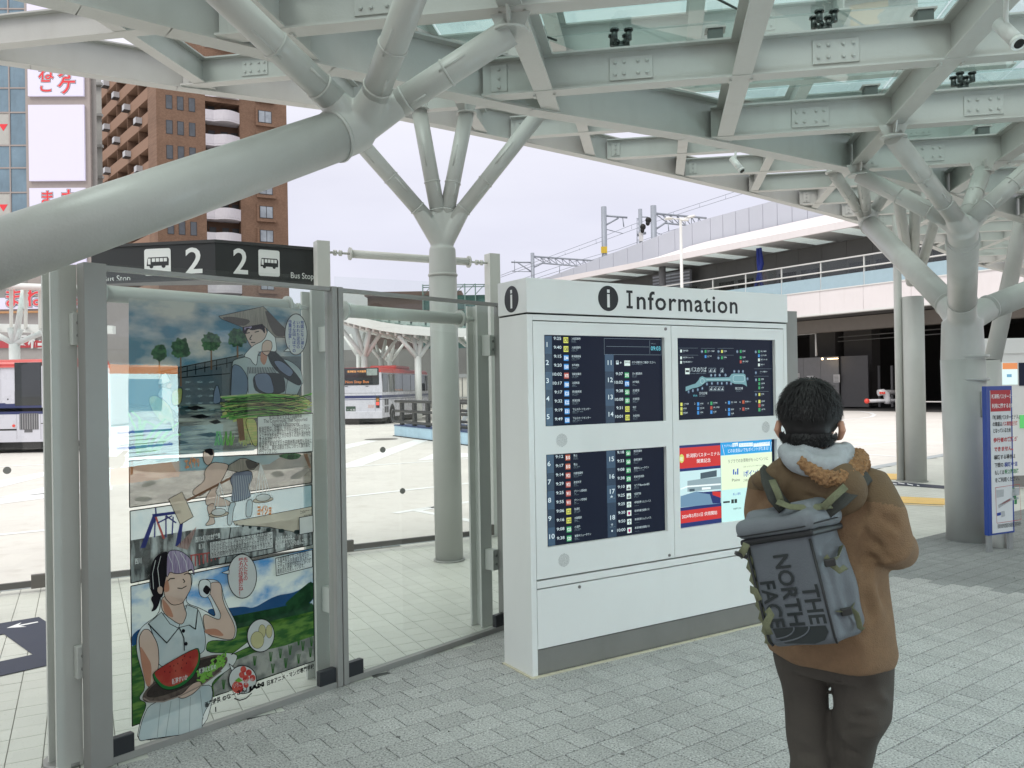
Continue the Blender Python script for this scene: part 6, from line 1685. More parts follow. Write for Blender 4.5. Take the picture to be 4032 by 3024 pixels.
for u_, v_, w_, h_ in ((3175, 1480, .55, .8), (3135, 1470, .25, .5), (3280, 1475, .5, .55)):
 a_, z_ = WF.px(u_, v_, -4.9)
 nt = obj('notice', fbox(MB(), WF, a_, a_ + w_, z_ - h_, z_, -4.96, -4.94), NW, st_)
 for q in range(5): obj('notice_line', fbox(MB(), WF, a_ + .06, a_ + w_ * .8, z_ - .12 - q * h_ * .17, z_ - .09 - q * h_ * .17, -4.938, -4.935), STG, nt)
LAMP = mat('warm_lamp', (.9, .7, .4), emit=5, emit_col=(1, .72, .4), var=0)
a_, z_ = WF.px(3257, 1413, -4.5); obj('strip_lamp', fbox(MB(), WF, a_, a_ + .8, z_ - .03, z_ + .03, -4.6, -4.5), LAMP, st_)
a_, z_ = WF.px(3238, 1413, -4.5); obj('spot_lamp', MB().sphere(WF.P(a_, z_, -4.5), .08, 10, 8), LAMP, st_)
for v0 in (1285, 1302, 1328, 1345):
 a_, z_ = WF.px(3300, v0, -7); obj('pipe', MB().path([WF.P(a_, z_, -7), WF.P(a_ + 8, z_ + .1, -7)], .035, 8), mat('pipe_grey', (.22, .22, .22), rough=.5), st_)
for u_ in (3395, 3455, 3506):
 a_, z_ = WF.px(u_, 1440, -6); obj('door_frame', fbox(MB(), WF, a_, a_ + .14, 0, z_, -6.1, -6), mat('door_frame_grey', (.14, .14, .145), rough=.5), st_)
aw_, zw_ = WF.px(3212, 1312, -4); obj('drain_pipe', MB().path([WF.P(aw_ - 2, zw_, -4), WF.P(aw_, zw_, -4), WF.P(aw_, zP + .05, -4)], .07, 10), RAILW, st_)
aq, _ = WF.px(3528, 1300, .0)
obj('portal_post', fbox(MB(), WF, aq - .0, aq + .55, 0, 5.9, -.9, -.2), STW, st_)
obj('portal_base', fbox(MB(), WF, aq - .15, aq + .7, -.11, .6, -1.0, -.05), mat('base_grey', (.40, .38, .36), rough=.8), st_)
# blue cloth ties hanging from the roof edge
for dx, lean in ((0, .25), (.55, -.3)):
 a_, z_ = WF.px(2985 + dx * 20, 1010, -.3)
 mb = MB().path([WF.P(a_, z_s - .1, -.25), WF.P(a_ + .1, z_s - 1.2, -.25), WF.P(a_ + lean, z_s - 2.4, -.25), WF.P(a_ + lean * 2.2, z_s - 3.3, -.25)], [.10, .16, .14, .12], 8)
 single('cloth_tie', mb, mat('tie_blue', (.015, .03, .20), rough=.8), ('broader' if dx == 0 else 'narrower') + ' dark blue cloth tie hanging from the walkway roof', 'cloth tie')
# crash barrier pipe in the passage mouth
BARR = mat('barrier_white', (.62, .62, .64), rough=.5)
pa, pb = aty(3415, 1579, 52), aty(3535, 1577, 52)
bpz = thing('pipe_barrier', 'low white pipe barrier with red reflectors at the mouth of the bus passage', 'barrier', (pa.x, pa.y, -.1))
obj('lower_pipe', MB().path([pa, pb], .11, 12), BARR, bpz)
h1 = [aty(3458, 1547, 52), aty(3478, 1544, 52), aty(3490, 1552, 52), aty(3495, 1575, 52), aty(3495, 1590, 52)]
obj('bent_pipe', MB().path(h1, .20, 14), BARR, bpz)
obj('top_pipe', MB().path([aty(3470, 1545, 52.4), aty(3535, 1545, 52.4)], .16, 12), mat('barrier_grey', (.30, .29, .29)), bpz)
REFL = mat('reflector_red', (.5, .04, .03), rough=.3, emit=.3, emit_col=(.9, .1, .06), var=0)
for k in range(3): obj('reflector', MB().box((-.05, -.23, -.07), (.05, -.2, .07), Matrix.Translation(aty(3460 + 8 * k, 1547, 52))), REFL, bpz)
obj('end_reflector', MB().sphere(pa + Vector((-.05, -.05, 0)), .16, 12, 8), REFL, bpz)

# ---- catenary masts and wires over the railway
GALV = mat('mast_grey', (.30, .33, .38), rough=.55, metal=.3, var=.05)
def mast(u, v0, v1, Y, r, label, arm=None, truss=None):
 t0, t1_ = aty(u, v0, Y), aty(u, v1, Y); b = Vector((t0.x, t0.y, 9.0))
 t = thing('railway_mast', label, 'railway mast', b)
 obj('shaft', MB().path([b, t0], r, 12), GALV, t)
 if arm:
  for (x0, y0, x1, y1, rr) in arm: obj('arm', MB().path([aty(x0, y0, Y), aty(x1, y1, Y)], rr, 8), GALV, t)
 if truss:
  (x0, y0, x1, y1, dv, n) = truss
  obj('truss_chord', MB().path([aty(x0, y0, Y), aty(x1, y1, Y + 8)], .12, 8), GALV, t)
  obj('truss_chord', MB().path([aty(x0 + 40, y0 + dv, Y), aty(x1, y1 + dv, Y + 8)], .10, 8), GALV, t)
  obj('truss_brace', MB().path([aty(x0, y0 + dv * 1.7, Y), aty(x0 + 40, y0 + dv, Y)], .10, 8), GALV, t)
  for i in range(n):
   f0, f1, f2 = i / n, (i + .5) / n, (i + 1) / n
   P = lambda f, lo: aty(x0 + 40 * lo + (x1 - x0 - 40 * lo) * f, y0 + (y1 - y0) * f + dv * lo, Y + 8 * f)
   obj('lattice', MB().path([P(f0, 0), P(f1, 1), P(f2, 0)], .055, 5), GALV, t)
 return t
k8 = Z(1950, 750, 1.6385)
def K8(x, y): return k8(x, y)
m1 = mast(*K8(700, 105), K8(700, 437)[1], 90, .30, 'tall grey railway mast with short arm and small yellow plate', arm=[(*K8(705, 162), *K8(852, 175), .11), (*K8(705, 228), *K8(795, 178), .09), (*K8(822, 175), *K8(830, 235), .06), (*K8(705, 247), *K8(760, 262), .05), (*K8(760, 262), *K8(825, 278), .04)])
obj('number_plate', MB().box((-.33, -.36, -.35), (.33, -.31, .35), Matrix.Translation(aty(*K8(700, 386), 90))), mat('plate_yellow', (.60, .42, .04), rough=.6), m1)
m2 = mast(*K8(1020, 98), K8(1020, 325)[1], 88, .32, 'grey railway mast carrying the lattice girder beside the white street lamp', arm=[(*K8(1115, 210), *K8(1120, 262), .05), (*K8(1030, 268), *K8(1090, 290), .04)], truss=(*K8(1030, 148), *K8(1360, 178), 62 / 1.6385, 7))
m3 = mast(*K8(240, 403), K8(240, 565)[1], 105, .24, 'distant grey railway mast with lattice girder above the information cabinet', arm=[(*K8(103, 462), *K8(240, 465), .10), (*K8(145, 465), *K8(235, 525), .08), (*K8(110, 522), *K8(232, 524), .05), (*K8(125, 450), *K8(125, 520), .04), (*K8(415, 480), *K8(415, 535), .05)], truss=(*K8(240, 425), *K8(662, 455), 44 / 1.6385, 9))
sgp = mast(*K8(935, 120), K8(935, 360)[1], 84, .20, 'railway signal post with two signal heads wrapped in black covers', arm=[(*K8(935, 170), *K8(985, 172), .06), (*K8(915, 180), *K8(915, 365), .04), (*K8(912, 180), *K8(935, 180), .04), (*K8(918, 285), *K8(972, 274), .14)])
COVER = mat('black_cover', (.004, .004, .004), rough=.6, var=.2)
for (x, y, w, h) in ((988, 198, 20, 28), (953, 243, 19, 30)):
 c = aty(*K8(x, y), 83.5); s = 83.5 / F_PX / 1.6385
 mb = MB(); mb.sphere((c.x, c.y, c.z + h * .25 * s), 1, 14, 10, (w * s, w * s * .8, h * .7 * s)); 
 cv = obj('signal_cover', mb, COVER, sgp)
 mb2 = MB(); mb2.sphere((c.x - w * .2 * s, c.y, c.z - h * .45 * s), 1, 12, 8, (w * .7 * s, w * s * .6, h * .62 * s)); obj('cover_fold', mb2, COVER, cv)
for i in range(7): obj('ladder_rung', MB().path([aty(*K8(915, 190 + 26 * i), 84), aty(*K8(933, 190 + 26 * i), 84)], .035, 5), GALV, sgp)
obj('number_plate', MB().box((-.22, -.30, -.45), (.22, -.26, .45), Matrix.Translation(aty(*K8(938, 302), 84))), NW, sgp)
wires = [[(35, 548), (300, 445), (650, 316), (880, 222), (1150, 138), (1570, 0)], [(35, 560), (540, 382), (1000, 212), (1320, 108), (1600, 20)], [(150, 578), (440, 480), (800, 375), (1120, 262), (1200, 240)], [(250, 572), (560, 470), (830, 380), (1060, 300)], [(650, 316), (652, 345)], [(880, 222), (880, 250)], [(1150, 138), (1150, 165)], [(1318, 88), (1318, 110)], [(1486, 30), (1486, 55)], [(450, 398), (452, 415)], [(542, 372), (543, 385)]]
wm = thing('overhead_wires', 'thin overhead railway wires running up to the right across the pale sky', 'overhead wires', aty(*K8(35, 548), 96))
for w in wires: obj('wire', MB().path([aty(*K8(x, y), 96 - x * .004) for x, y in w], .028 if len(w) > 2 else .02, 5), GALV, wm)

# ---- white street lamp with twin heads
lt = aty(*K8(1196, 178), 44); lbp = Vector((lt.x, lt.y, -.12))
sl_ = thing('street_lamp', 'tall white street lamp with twin flat heads in front of the walkway roof', 'street lamp', lbp)
obj('pole', MB().path([lbp, lt], [.10, .075], 14), RAILW, sl_)
for (x0, y0, x1, y1, d) in ((1196, 184, 1096, 180, -.3), (1196, 184, 1282, 165, .5), (1196, 186, 1230, 190, -.8)):
 p, q = aty(*K8(x0, y0), 44), aty(*K8(x1, y1), 44 + d); m = p.lerp(q, .5)
 ar = obj('lamp_arm', MB().path([p, m], .035, 8), RAILW, sl_)
 obj('lamp_head', MB().path([m, m.lerp(q, .3), m.lerp(q, .8), q], [.10, .22, .22, .10], 14, flat=(.35, 1)), RAILW, sl_)

# ---- shelter across the yard: white curved edge, glass band, trees
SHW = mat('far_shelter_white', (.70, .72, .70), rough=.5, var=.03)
fc = thing('far_shelter', 'long curved white canopy on tree columns across the yard behind the red-roofed bus', 'shelter', (-9, 50, 0))
k5_ = Z(1300, 1250, 3.16)
crv = [(-60, -75), (60, -35), (220, 18), (420, 70), (640, 118), (900, 155), (1270, 185), (1600, 195), (1900, 195), (2200, 190), (2600, 175)]
Yc = lambda x: 46 + (x - 600) * .0008 * 0
edge = [aty(*k5_(x, y), 47) for x, y in crv]
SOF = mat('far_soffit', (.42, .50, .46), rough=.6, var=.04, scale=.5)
for p, q in zip(edge, edge[1:]):
 d = (q - p)
 obj('fascia_panel', MB().extrude([p + Vector((0, 0, -.22)), q + Vector((0, 0, -.22)), q + Vector((0, 0, .28)), p + Vector((0, 0, .28))], (0, .25, 0)), SHW, fc)
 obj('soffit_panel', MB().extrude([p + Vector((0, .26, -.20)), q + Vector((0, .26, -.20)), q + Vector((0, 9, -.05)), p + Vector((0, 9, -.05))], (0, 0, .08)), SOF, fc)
 obj('glass_band', MB().extrude([p + Vector((0, 1.0, .30)), q + Vector((0, 1.0, .30)), q + Vector((0, 2.6, 1.0)), p + Vector((0, 2.6, 1.0))], (0, -.02, .03)), glass('far_glass', (.80, .90, .89), body=.3), fc)
 for k in (.2, .7):
  c = p.lerp(q, k) + Vector((0, 1.4, .5)); 
  obj('glass_fitting', MB().path([c, c + Vector((0, 0, .34))], .06, 6).path([c + Vector((-.25, 0, .2)), c + Vector((.25, 0, .2))], .05, 6), FIT, fc)
ns = 26
for i in range(ns):      # ribs under the soffit
 f = i / ns * (len(edge) - 1); k = int(f); p = edge[k].lerp(edge[k + 1], f - k)
 obj('rib', MB().box((-.06, .3, -.36), (.06, 8.8, -.20), Matrix.Translation(p)), SHW, fc)
def small_tree(label, u, v_node, Y, tips, r=.20, rb=.12):
 n = aty(u, v_node, Y); b = Vector((n.x, n.y, 0))
 t = thing('tree_column', label, 'column', b, 'white tree columns under the far shelter')
 obj('trunk', MB().path([b, n], r, 16), SHW, t)
 for (x, y) in tips:
  q = aty(x, y, Y + random.uniform(-.8, .8)); obj('branch', MB().path([n + Vector((0, 0, -.15)), q], [rb * 1.2, rb], 12), SHW, t)
 return t
def q5(*L): return [k5_(x, y) for x, y in L]
small_tree('far white tree column showing just above the bus rear window', *k5_(425, 470), 49, q5((140, 140), (320, 115), (495, 150), (670, 130)))
small_tree('far white tree column above the red bus roof, left of the roof pod', *k5_(635, 500), 53, q5((475, 340), (560, 320), (690, 285), (835, 260)), .17, .10)
small_tree('smaller far white tree column just behind the one left of the roof pod', *k5_(740, 540), 57, q5((600, 400), (700, 360), (790, 340), (915, 330)), .15, .09)
small_tree('far white tree column beside the front of the red-roofed bus', *k5_(1092, 480), 48, q5((850, 225), (1025, 195), (1140, 235), (1270, 270)))
small_tree('far leaning tree column at the left bus edge under the canopy', *k5_(350, 460), 55, q5((180, 240), (250, 210), (430, 190)), .14, .10)
small_tree('far white tree column right of the glass post, before the green nets', *k5_(1880, 480), 47, q5((1680, 240), (1860, 220), (2000, 230)))
# low grey concrete wall below the viaduct and the far platform behind the bus
single('viaduct_wall', MB().box((-40, 72, 0), (2, 74, 5.2)), mat('viaduct_concrete', (.16, .16, .15), rough=.9, var=.2, scale=.2), 'long dark grey concrete viaduct wall in shade behind the far shelter', 'wall')
# brown low building, pale hall roof, netted scaffold
bl = thing('brown_building', 'low brown flat-roofed building behind the glass beside the scaffold nets', 'building', aty(1560, 1400, 95))
pA, pB = aty(*z5(232, 345), 95), aty(*z5(640, 375), 95)
obj('wall', MB().box((pA.x, 95, 0), (pB.x + 3, 110, pA.z)), mat('brick_brown', (.085, .055, .045), rough=.8, var=.15), bl)
obj('parapet', MB().box((pA.x - .3, 94.7, pA.z + .01), (pB.x + 3.3, 110.3, pA.z + .5)), mat('parapet_brown', (.12, .085, .07), rough=.8), bl)
for k in range(3): obj('window', MB().box((pA.x + 6 + 2.2 * k, 94.8, pA.z - 4.4), (pA.x + 7.6 + 2.2 * k, 94.98, pA.z - 3.2)), mat('window_dark', (.03, .035, .04), rough=.2), bl)
ha = aty(*z5(60, 360), 110); hb = aty(*z5(235, 340), 110)
hall = MB().extrude([(ha.x - 12, 110, 0), (hb.x, 110, 0), (hb.x, 110, ha.z + .8), (hb.x - 3, 110, ha.z + 1.4), (ha.x, 110, ha.z), (ha.x - 12, 110, ha.z - 3)], (0, 12, 0))
single('pale_hall', hall, mat('hall_white', (.58, .62, .62), rough=.6, var=.04), 'pale hall with a low rounded roof left of the brown building', 'building')
NET = mat('net_green', (.035, .10, .085), rough=.9, var=.35, scale=1.2)
sc_ = thing('scaffold', 'scaffold wrapped in dark green nets with bare pipes on top', 'scaffold', (-6, 86, 0))
xa_, xb_ = aty(*z5(578, 330), 86).x, aty(*z5(1100, 330), 86).x
zt_ = aty(*z5(700, 335), 86).z; zp_ = aty(*z5(700, 268), 86).z
nx_ = 8
for i in range(nx_):
 x0_ = xa_ + (xb_ - xa_) * i / nx_; x1_ = xa_ + (xb_ - xa_) * (i + 1) / nx_
 for j in range(4):
  obj('net_panel', MB().box((x0_ + .04, 86, 5.2 + (zt_ - 5.2) * j / 4 + .04), (x1_ - .04, 86.08, 5.2 + (zt_ - 5.2) * (j + 1) / 4 - .04)), NET, sc_)
 obj('scaffold_pipe', MB().path([(x0_, 85.8, 0), (x0_, 85.8, zp_)], .06, 6), mat('net_pipe', (.12, .20, .18), rough=.6), sc_)
 for z_ in (zt_ + .8, zp_ - .1, 4.5, 2.6): obj('scaffold_pipe', MB().path([(x0_, 85.8, z_), (x1_, 85.8, z_)], .05, 6), mat('net_pipe', (.12, .20, .18)), sc_)
 obj('scaffold_brace', MB().path([(x0_, 85.8, zt_), (x1_, 85.8, zp_)], .04, 5), mat('net_pipe', (.12, .20, .18)), sc_)
# beige hoarding and leaning steel prop beside the planter rail
hw = thing('site_hoarding', 'beige panelled hoarding behind the black railing, right of the white tree column', 'hoarding', aty(1816, 1610, 44))
hx0, hx1 = aty(1700, 1500, 44).x, aty(2300, 1500, 44).x; hz1 = aty(1816, 1480, 44).z
for i in range(5):
 x0_, x1_ = hx0 + (hx1 - hx0) * i / 5, hx0 + (hx1 - hx0) * (i + 1) / 5
 for z0_, z1_ in ((-.12, hz1 * .5), (hz1 * .5 + .08, hz1 - .1)): obj('hoarding_panel', MB().box((x0_ + .03, 44, z0_), (x1_ - .03, 44.1, z1_)), mat('hoarding_beige', (.50, .49, .44), rough=.7, var=.04), hw)
obj('top_rail', MB().box((hx0, 43.9, hz1 - .09), (hx1, 44.2, hz1 + .1)), mat('hoarding_rail', (.25, .26, .26), rough=.6), hw)
obj('middle_rail', MB().box((hx0, 43.9, hz1 * .5 + .005), (hx1, 44.05, hz1 * .5 + .075)), mat('hoarding_rail', (.25, .26, .26), rough=.6), hw)
single('steel_prop', MB().path([aty(*k5_(1640, 1330), 36), aty(*k5_(1875, 800), 36)], .10, 10), mat('prop_blue_grey', (.40, .45, .50), rough=.5), 'pale blue-grey steel prop leaning up to the right behind the black railing', 'prop')

# ---- low pale blue planter barrier with black pipe railing
pl0, pl1 = onz(1553, 1717, -.12), onz(1884, 1760, -.12)
dB = (pl1 - pl0).normalized(); BF = Frame(Vector((pl0.x, pl0.y, -.12)), math.atan2(dB.y, dB.x))
lenB = (pl1 - pl0).length
bb = thing('rail_planter', 'low pale blue box barrier with black pipe railings out in the yard', 'barrier', BF.P(lenB / 2, 0))
LBL = mat('sticker_blue', (.42, .60, .72), rough=.6, var=.12, scale=1.2)
nseg = 6
for i in range(nseg):
 obj('box_panel', fbox(MB(), BF, lenB * i / nseg + .01, lenB * (i + 1) / nseg - .01, .03, .42, -.06, 0), LBL, bb)
obj('base', fbox(MB(), BF, -.05, lenB + .05, 0, .028, -2.2, .05), mat('base_dark', (.03, .03, .035), rough=.8), bb)
obj('deck', fbox(MB(), BF, 0, lenB, .42, .46, -2.2, .02), mat('deck_blue', (.02, .05, .15), rough=.6), bb)
obj('end_panel', fbox(MB(), BF, lenB - .009, lenB + .05, .03, .42, -2.2, .0), LBL, bb)
BP = mat('pipe_black', (.018, .020, .022), rough=.5)
for o_ in (-.15, -1.9):
 for i in range(6):
  a_ = .5 + (lenB - 1.0) * i / 5
  obj('rail_post', fbox(MB(), BF, a_ - .12, a_ + .12, .46, 1.42, o_ - .06, o_ + .06, .02), BP, bb)
 for z_ in (.58, 1.0, 1.38):
  obj('rail_pipe', MB().path([BF.P(.05, z_, o_ + .1), BF.P(lenB - .05, z_, o_ + .1)], .055, 10), BP, bb)
for ae, s in ((.05, -1), (lenB - .05, 1)):
 obj('end_loop', MB().path([BF.P(ae, .58, -.05), BF.P(ae + s * .30, .60, -.05), BF.P(ae + s * .42, .78, -.05), BF.P(ae + s * .30, .98, -.05), BF.P(ae, 1.0, -.05)], .055, 10), BP, bb)

# ---- brown brick apartment tower
BRK, BN, BL = new_mat('tower_brick')
o_ = BN.new('ShaderNodeOutputMaterial'); b_ = BN.new('ShaderNodeBsdfPrincipled'); b_.inputs['Roughness'].default_value = .8; BL.new(b_.outputs[0], o_.inputs[0])
ge = BN.new('ShaderNodeNewGeometry'); mpn = BN.new('ShaderNodeMapping'); mpn.inputs['Rotation'].default_value = (R(90), 0, 0); mpn.inputs['Scale'].default_value = (1, 1, 1)
sep = BN.new('ShaderNodeSeparateXYZ'); cmb = BN.new('ShaderNodeCombineXYZ'); BL.new(ge.outputs['Position'], sep.inputs[0])
ad = BN.new('ShaderNodeMath'); ad.operation = 'ADD'; BL.new(sep.outputs[0], ad.inputs[0]); BL.new(sep.outputs[1], ad.inputs[1])
BL.new(ad.outputs[0], cmb.inputs[0]); BL.new(sep.outputs[2], cmb.inputs[1])
bk = BN.new('ShaderNodeTexBrick'); BL.new(cmb.outputs[0], bk.inputs[0]); bk.inputs['Scale'].default_value = 2.2
bk.inputs['Color1'].default_value = (.225, .135, .088, 1); bk.inputs['Color2'].default_value = (.17, .097, .062, 1); bk.inputs['Mortar'].default_value = (.19, .125, .085, 1); bk.inputs['Mortar Size'].default_value = .012
nz = BN.new('ShaderNodeTexNoise'); nz.inputs['Scale'].default_value = .5; nz.inputs['Detail'].default_value = 8; BL.new(ge.outputs['Position'], nz.inputs['Vector'])
mrn = BN.new('ShaderNodeMapRange'); mrn.inputs['To Min'].default_value = .72; mrn.inputs['To Max'].default_value = 1.25; BL.new(nz.outputs['Fac'], mrn.inputs['Value'])
scv = BN.new('ShaderNodeVectorMath'); scv.operation = 'SCALE'; BL.new(bk.outputs[0], scv.inputs[0]); BL.new(mrn.outputs[0], scv.inputs['Scale']); BL.new(scv.outputs[0], b_.inputs['Base Color'])
TY = 100.0
zt1 = Z(0, 0, 1.58)
TFy = math.atan2(8, 30)
c0 = aty(*zt1(975, 900), TY)      # near vertical corner of the front face
cR = aty(*zt1(1785, 900), TY + 7)
TF = Frame(Vector((c0.x, c0.y, 0)), math.atan2(cR.y - c0.y, cR.x - c0.x)); tw_ = Vector((cR.x - c0.x, cR.y - c0.y, 0)).length
tow = thing('apartment_tower', 'tall brown brick apartment tower with curved white balconies behind the leaning tube', 'building', TF.P(tw_ / 2, 0))
FLH = 3.05
def tz(x, y): return TF.px(*zt1(x, y))
zw0 = tz(1645, 765)[1]           # sill of the highest clear right window
H_T = tz(1500, 120)[1]
Lb, Rb = tz(1278, 800)[0], tz(1490, 800)[0]
obj('wall', fbox(MB(), TF, 0, Lb, 0, H_T, -16, 0), BRK, tow)
obj('wall', fbox(MB(), TF, Rb, tw_, 0, H_T, -16, 0), BRK, tow)
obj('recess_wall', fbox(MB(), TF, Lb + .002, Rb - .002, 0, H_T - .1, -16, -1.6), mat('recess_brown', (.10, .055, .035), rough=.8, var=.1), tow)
obj('crown_wall', fbox(MB(), TF, Lb + .002, Rb - .002, tz(1380, 640)[1], H_T, -1.59, -.002), BRK, tow)
WG = mat('window_glass_pale', (.30, .34, .38), rough=.08, var=.3, scale=.8, spec=.8); WFm = mat('window_frame_dark', (.02, .02, .022), rough=.4)
WGd = mat('window_glass_dark', (.07, .08, .09), rough=.08, var=.3, scale=.8, spec=.8)
BALC = mat('balcony_white', (.58, .56, .60), rough=.7, var=.05)
nfl = int(H_T / FLH) + 1
for k in range(-14, 6):
 z0 = zw0 + k * FLH
 if z0 < 1 or z0 > H_T - 2: continue
 # paired window with raised surround, right side
 a0_, a1_ = tz(1607, 765)[0], tz(1690, 765)[0]
 wv = obj('window', fbox(MB(), TF, a0_, a1_, z0, z0 + 1.55, -.05, .03), WFm, tow)
 mid = (a0_ + a1_) / 2
 for (p, q) in ((a0_ + .07, mid - .04), (mid + .04, a1_ - .07)): obj('pane', fbox(MB(), TF, p, q, z0 + .07, z0 + 1.48, .031, .05), WG, wv)
 obj('sill', fbox(MB(), TF, a0_ - .35, a1_ + .35, z0 - .5, z0 - .12, .0005, .35), BRK, wv)
 obj('surround', fbox(MB(), TF, a0_ - .35, a0_ - .12, z0 - .119, z0 + 1.75, .0005, .3), BRK, wv)
 for xp in (1052, 1122, 1194):
  a_ = tz(xp, 700)[0]
  wv = obj('window', fbox(MB(), TF, a_ - .38, a_ + .38, z0 + .25, z0 + 1.95, -.05, .02), WFm, tow)
  obj('pane', fbox(MB(), TF, a_ - .32, a_ + .32, z0 + .31, z0 + 1.89, .0205, .03), WGd, wv)
 # curved balcony
 zb_ = z0 - .35; pts = []
 for i in range(13):
  f = i / 12; a_ = Lb + (Rb - Lb) * f; bulge = .10 + .75 * (math.sin(PI * min(1, max(0, (f - .25) / .75))) ** 1.0 if f > .25 else 0)
  pts.append((a_, bulge))
 bw_ = MB()
 for (p, b1_), (q, b2_) in zip(pts, pts[1:]):
  bw_.extrude([TF.P(p, zb_, b1_), TF.P(q, zb_, b2_), TF.P(q, zb_ + 1.15, b2_), TF.P(p, zb_ + 1.15, b1_)], TF.n * -.15)
 bo = obj('balcony', bw_, BALC, tow)
 fl_ = MB().extrude([TF.P(p, zb_ - .25, b1_ - .02) for p, b1_ in pts] + [TF.P(Rb - .01, zb_ - .25, -1.59), TF.P(Lb + .01, zb_ - .25, -1.59)], (0, 0, .24))
 obj('balcony_floor', fl_, BALC, bo)
 for f in (.12, .5, .8):
  a_ = Lb + (Rb - Lb) * f; obj('door', fbox(MB(), TF, a_, a_ + .8, zb_ + .02, zb_ + 2.1, -1.585, -1.56), WFm, bo)
# left side with stacked galleries and air-conditioner boxes
LS = Frame(TF.P(0, 0, 0) , 0)
cS = aty(*zt1(600, 900), TY + 22); sd0 = TF.P(0, 0)
SF = Frame(Vector((cS.x, cS.y, 0)), math.atan2(sd0.y - cS.y, sd0.x - cS.x)); sw = (Vector((cS.x, cS.y, 0)) - Vector((sd0.x, sd0.y, 0))).length
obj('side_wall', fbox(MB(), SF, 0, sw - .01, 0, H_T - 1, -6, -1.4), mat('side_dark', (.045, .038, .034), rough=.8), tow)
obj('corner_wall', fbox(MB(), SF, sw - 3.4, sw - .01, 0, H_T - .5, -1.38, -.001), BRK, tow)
ACW = mat('unit_grey', (.45, .46, .48), rough=.6)
for k in range(-14, 6):
 z0 = zw0 + k * FLH - .6
 if z0 < 0 or z0 > H_T - 2: continue
 obj('gallery_wall', fbox(MB(), SF, 0, sw - 3.42, z0, z0 + 1.25, -.2, 0), mat('gallery_tan', (.25, .15, .10), rough=.8, var=.06), tow)
 obj('gallery_floor', fbox(MB(), SF, 0, sw - 3.42, z0 - .22, z0 - .005, -1.4, .02), mat('gallery_tan', (.25, .15, .10)), tow)
 for i in range(5):
  a_ = (sw - 3.4) * (i + .2) / 5
  obj('partition', fbox(MB(), SF, a_, a_ + .12, z0 + 1.26, z0 + FLH - .23, -1.39, -.0), BRK, tow)
  if (i + k) % 2 == 0: 
   ac = obj('outdoor_unit', fbox(MB(), SF, a_ + .5, a_ + 1.6, z0 + .35, z0 + 1.1, .01, .75), ACW, tow)
   obj('unit_bracket', fbox(MB(), SF, a_ + .45, a_ + 1.65, z0 + .25, z0 + .34, .005, .8), WFm, ac)
obj('roof_block', fbox(MB(), TF, 2, 9, H_T + .01, H_T + 5, -14, -3), BRK, tow)
obj('roof_tank', fbox(MB(), TF, 3.5, 5.2, H_T + 5.01, H_T + 7.5, -9, -6), NW, tow)
# slanted wing at upper left of the tower
# ---- blue-grey clad building with illuminated sign panels at far left
KY = 62.0
kc0, kc1 = aty(-40, 700, KY), aty(372, 700, KY)
KF = Frame(Vector((kc0.x, kc0.y, 0)), R(2)); kw = (kc1.x - kc0.x)
kb2 = thing('clad_building', 'blue-grey panelled building with tall lit sign panels at far left', 'building', KF.P(kw / 2, 0))
KH = aty(100, -60, KY).z
obj('wall', MB().extrude([KF.P(-10, 0, -.2), KF.P(-10, 0, -14), KF.P(kw - 8.5, 0, -14), KF.P(kw, 0, -.2)][::-1], (0, 0, KH)), mat('clad_back', (.25, .24, .23), rough=.7), kb2)
CLAD = mat('clad_blue', (.17, .25, .31), rough=.25, var=.18, scale=.5, grime=.3)
FRM = mat('clad_frame', (.33, .29, .27), rough=.6, var=.05)
def kz(x, y): return KF.px(*zt1(x, y))
rows_k = [55 - 150 * 1, 55, 235, 400, 548, 700, 905, 1045, 1198, 1350, 1500, 1650]
aR = kz(172, 600)[0]
for r0_, r1_ in zip(rows_k, rows_k[1:]):
 z1_, z0_ = kz(90, r0_)[1], kz(90, r1_)[1]
 win = r0_ in (700, 1198)
 x_ = aR
 for j, w in enumerate((1.35, 2.4, 2.4, 2.4)):
  m_ = CLAD
  if win and j == 1: m_ = mat('sash_pale', (.42, .42, .39), rough=.4)
  obj('cladding_panel', fbox(MB(), KF, x_ - w + .05, x_ - .05, z0_ + .06, z1_ - .06, -.19, -.02), m_, kb2)
  x_ -= w
 obj('transom', fbox(MB(), KF, -9, aR, z0_ - .05, z0_ + .055, -.19, .03), FRM, kb2)
for a_ in (aR, aR - 1.35, aR - 3.75): obj('mullion', fbox(MB(), KF, a_ - .045, a_ + .045, 0, KH, -.19, .04), FRM, kb2)
LIT = mat('lit_panel_lilac', (.62, .60, .74), rough=.4, var=0, emit=.16, emit_col=(.74, .74, .92))
RDL = mat('sign_red', (.55, .03, .04), rough=.5, var=0, emit=.25, emit_col=(.75, .04, .05))
NVL = mat('sign_outline_navy', (.03, .03, .08), rough=.5, var=0)
sx0, sx1 = kz(190, 800)[0], kz(535, 800)[0]
obj('sign_back', fbox(MB(), KF, sx0 - .3, sx1 + .35, 0, KH, -.19, .10), FRM, kb2)
z_of = lambda y: kz(360, y)[1]
sgn = []
for (y0, y1) in ((-300, 180), (210, 605), (660, 1130), (1175, 1650)):
 p = obj('lit_panel', fbox(MB(), KF, sx0, sx1, z_of(y1), z_of(y0), .105, .30), LIT, kb2); sgn.append(p)
def outlined(txt, fr, a, z, off, size, parent, bold=.02, m=RDL, width=None):
 obj('lettering_outline', MB().text(txt, fr.M(a, z, off), size, bold=bold * 2.6, width=None), NVL, parent)
 obj('lettering_halo', MB().text(txt, fr.M(a, z, off + .01), size, bold=bold * 1.7), NW, parent)
 obj('lettering', MB().text(txt, fr.M(a, z, off + .02), size, bold=bold * .6), m, parent)
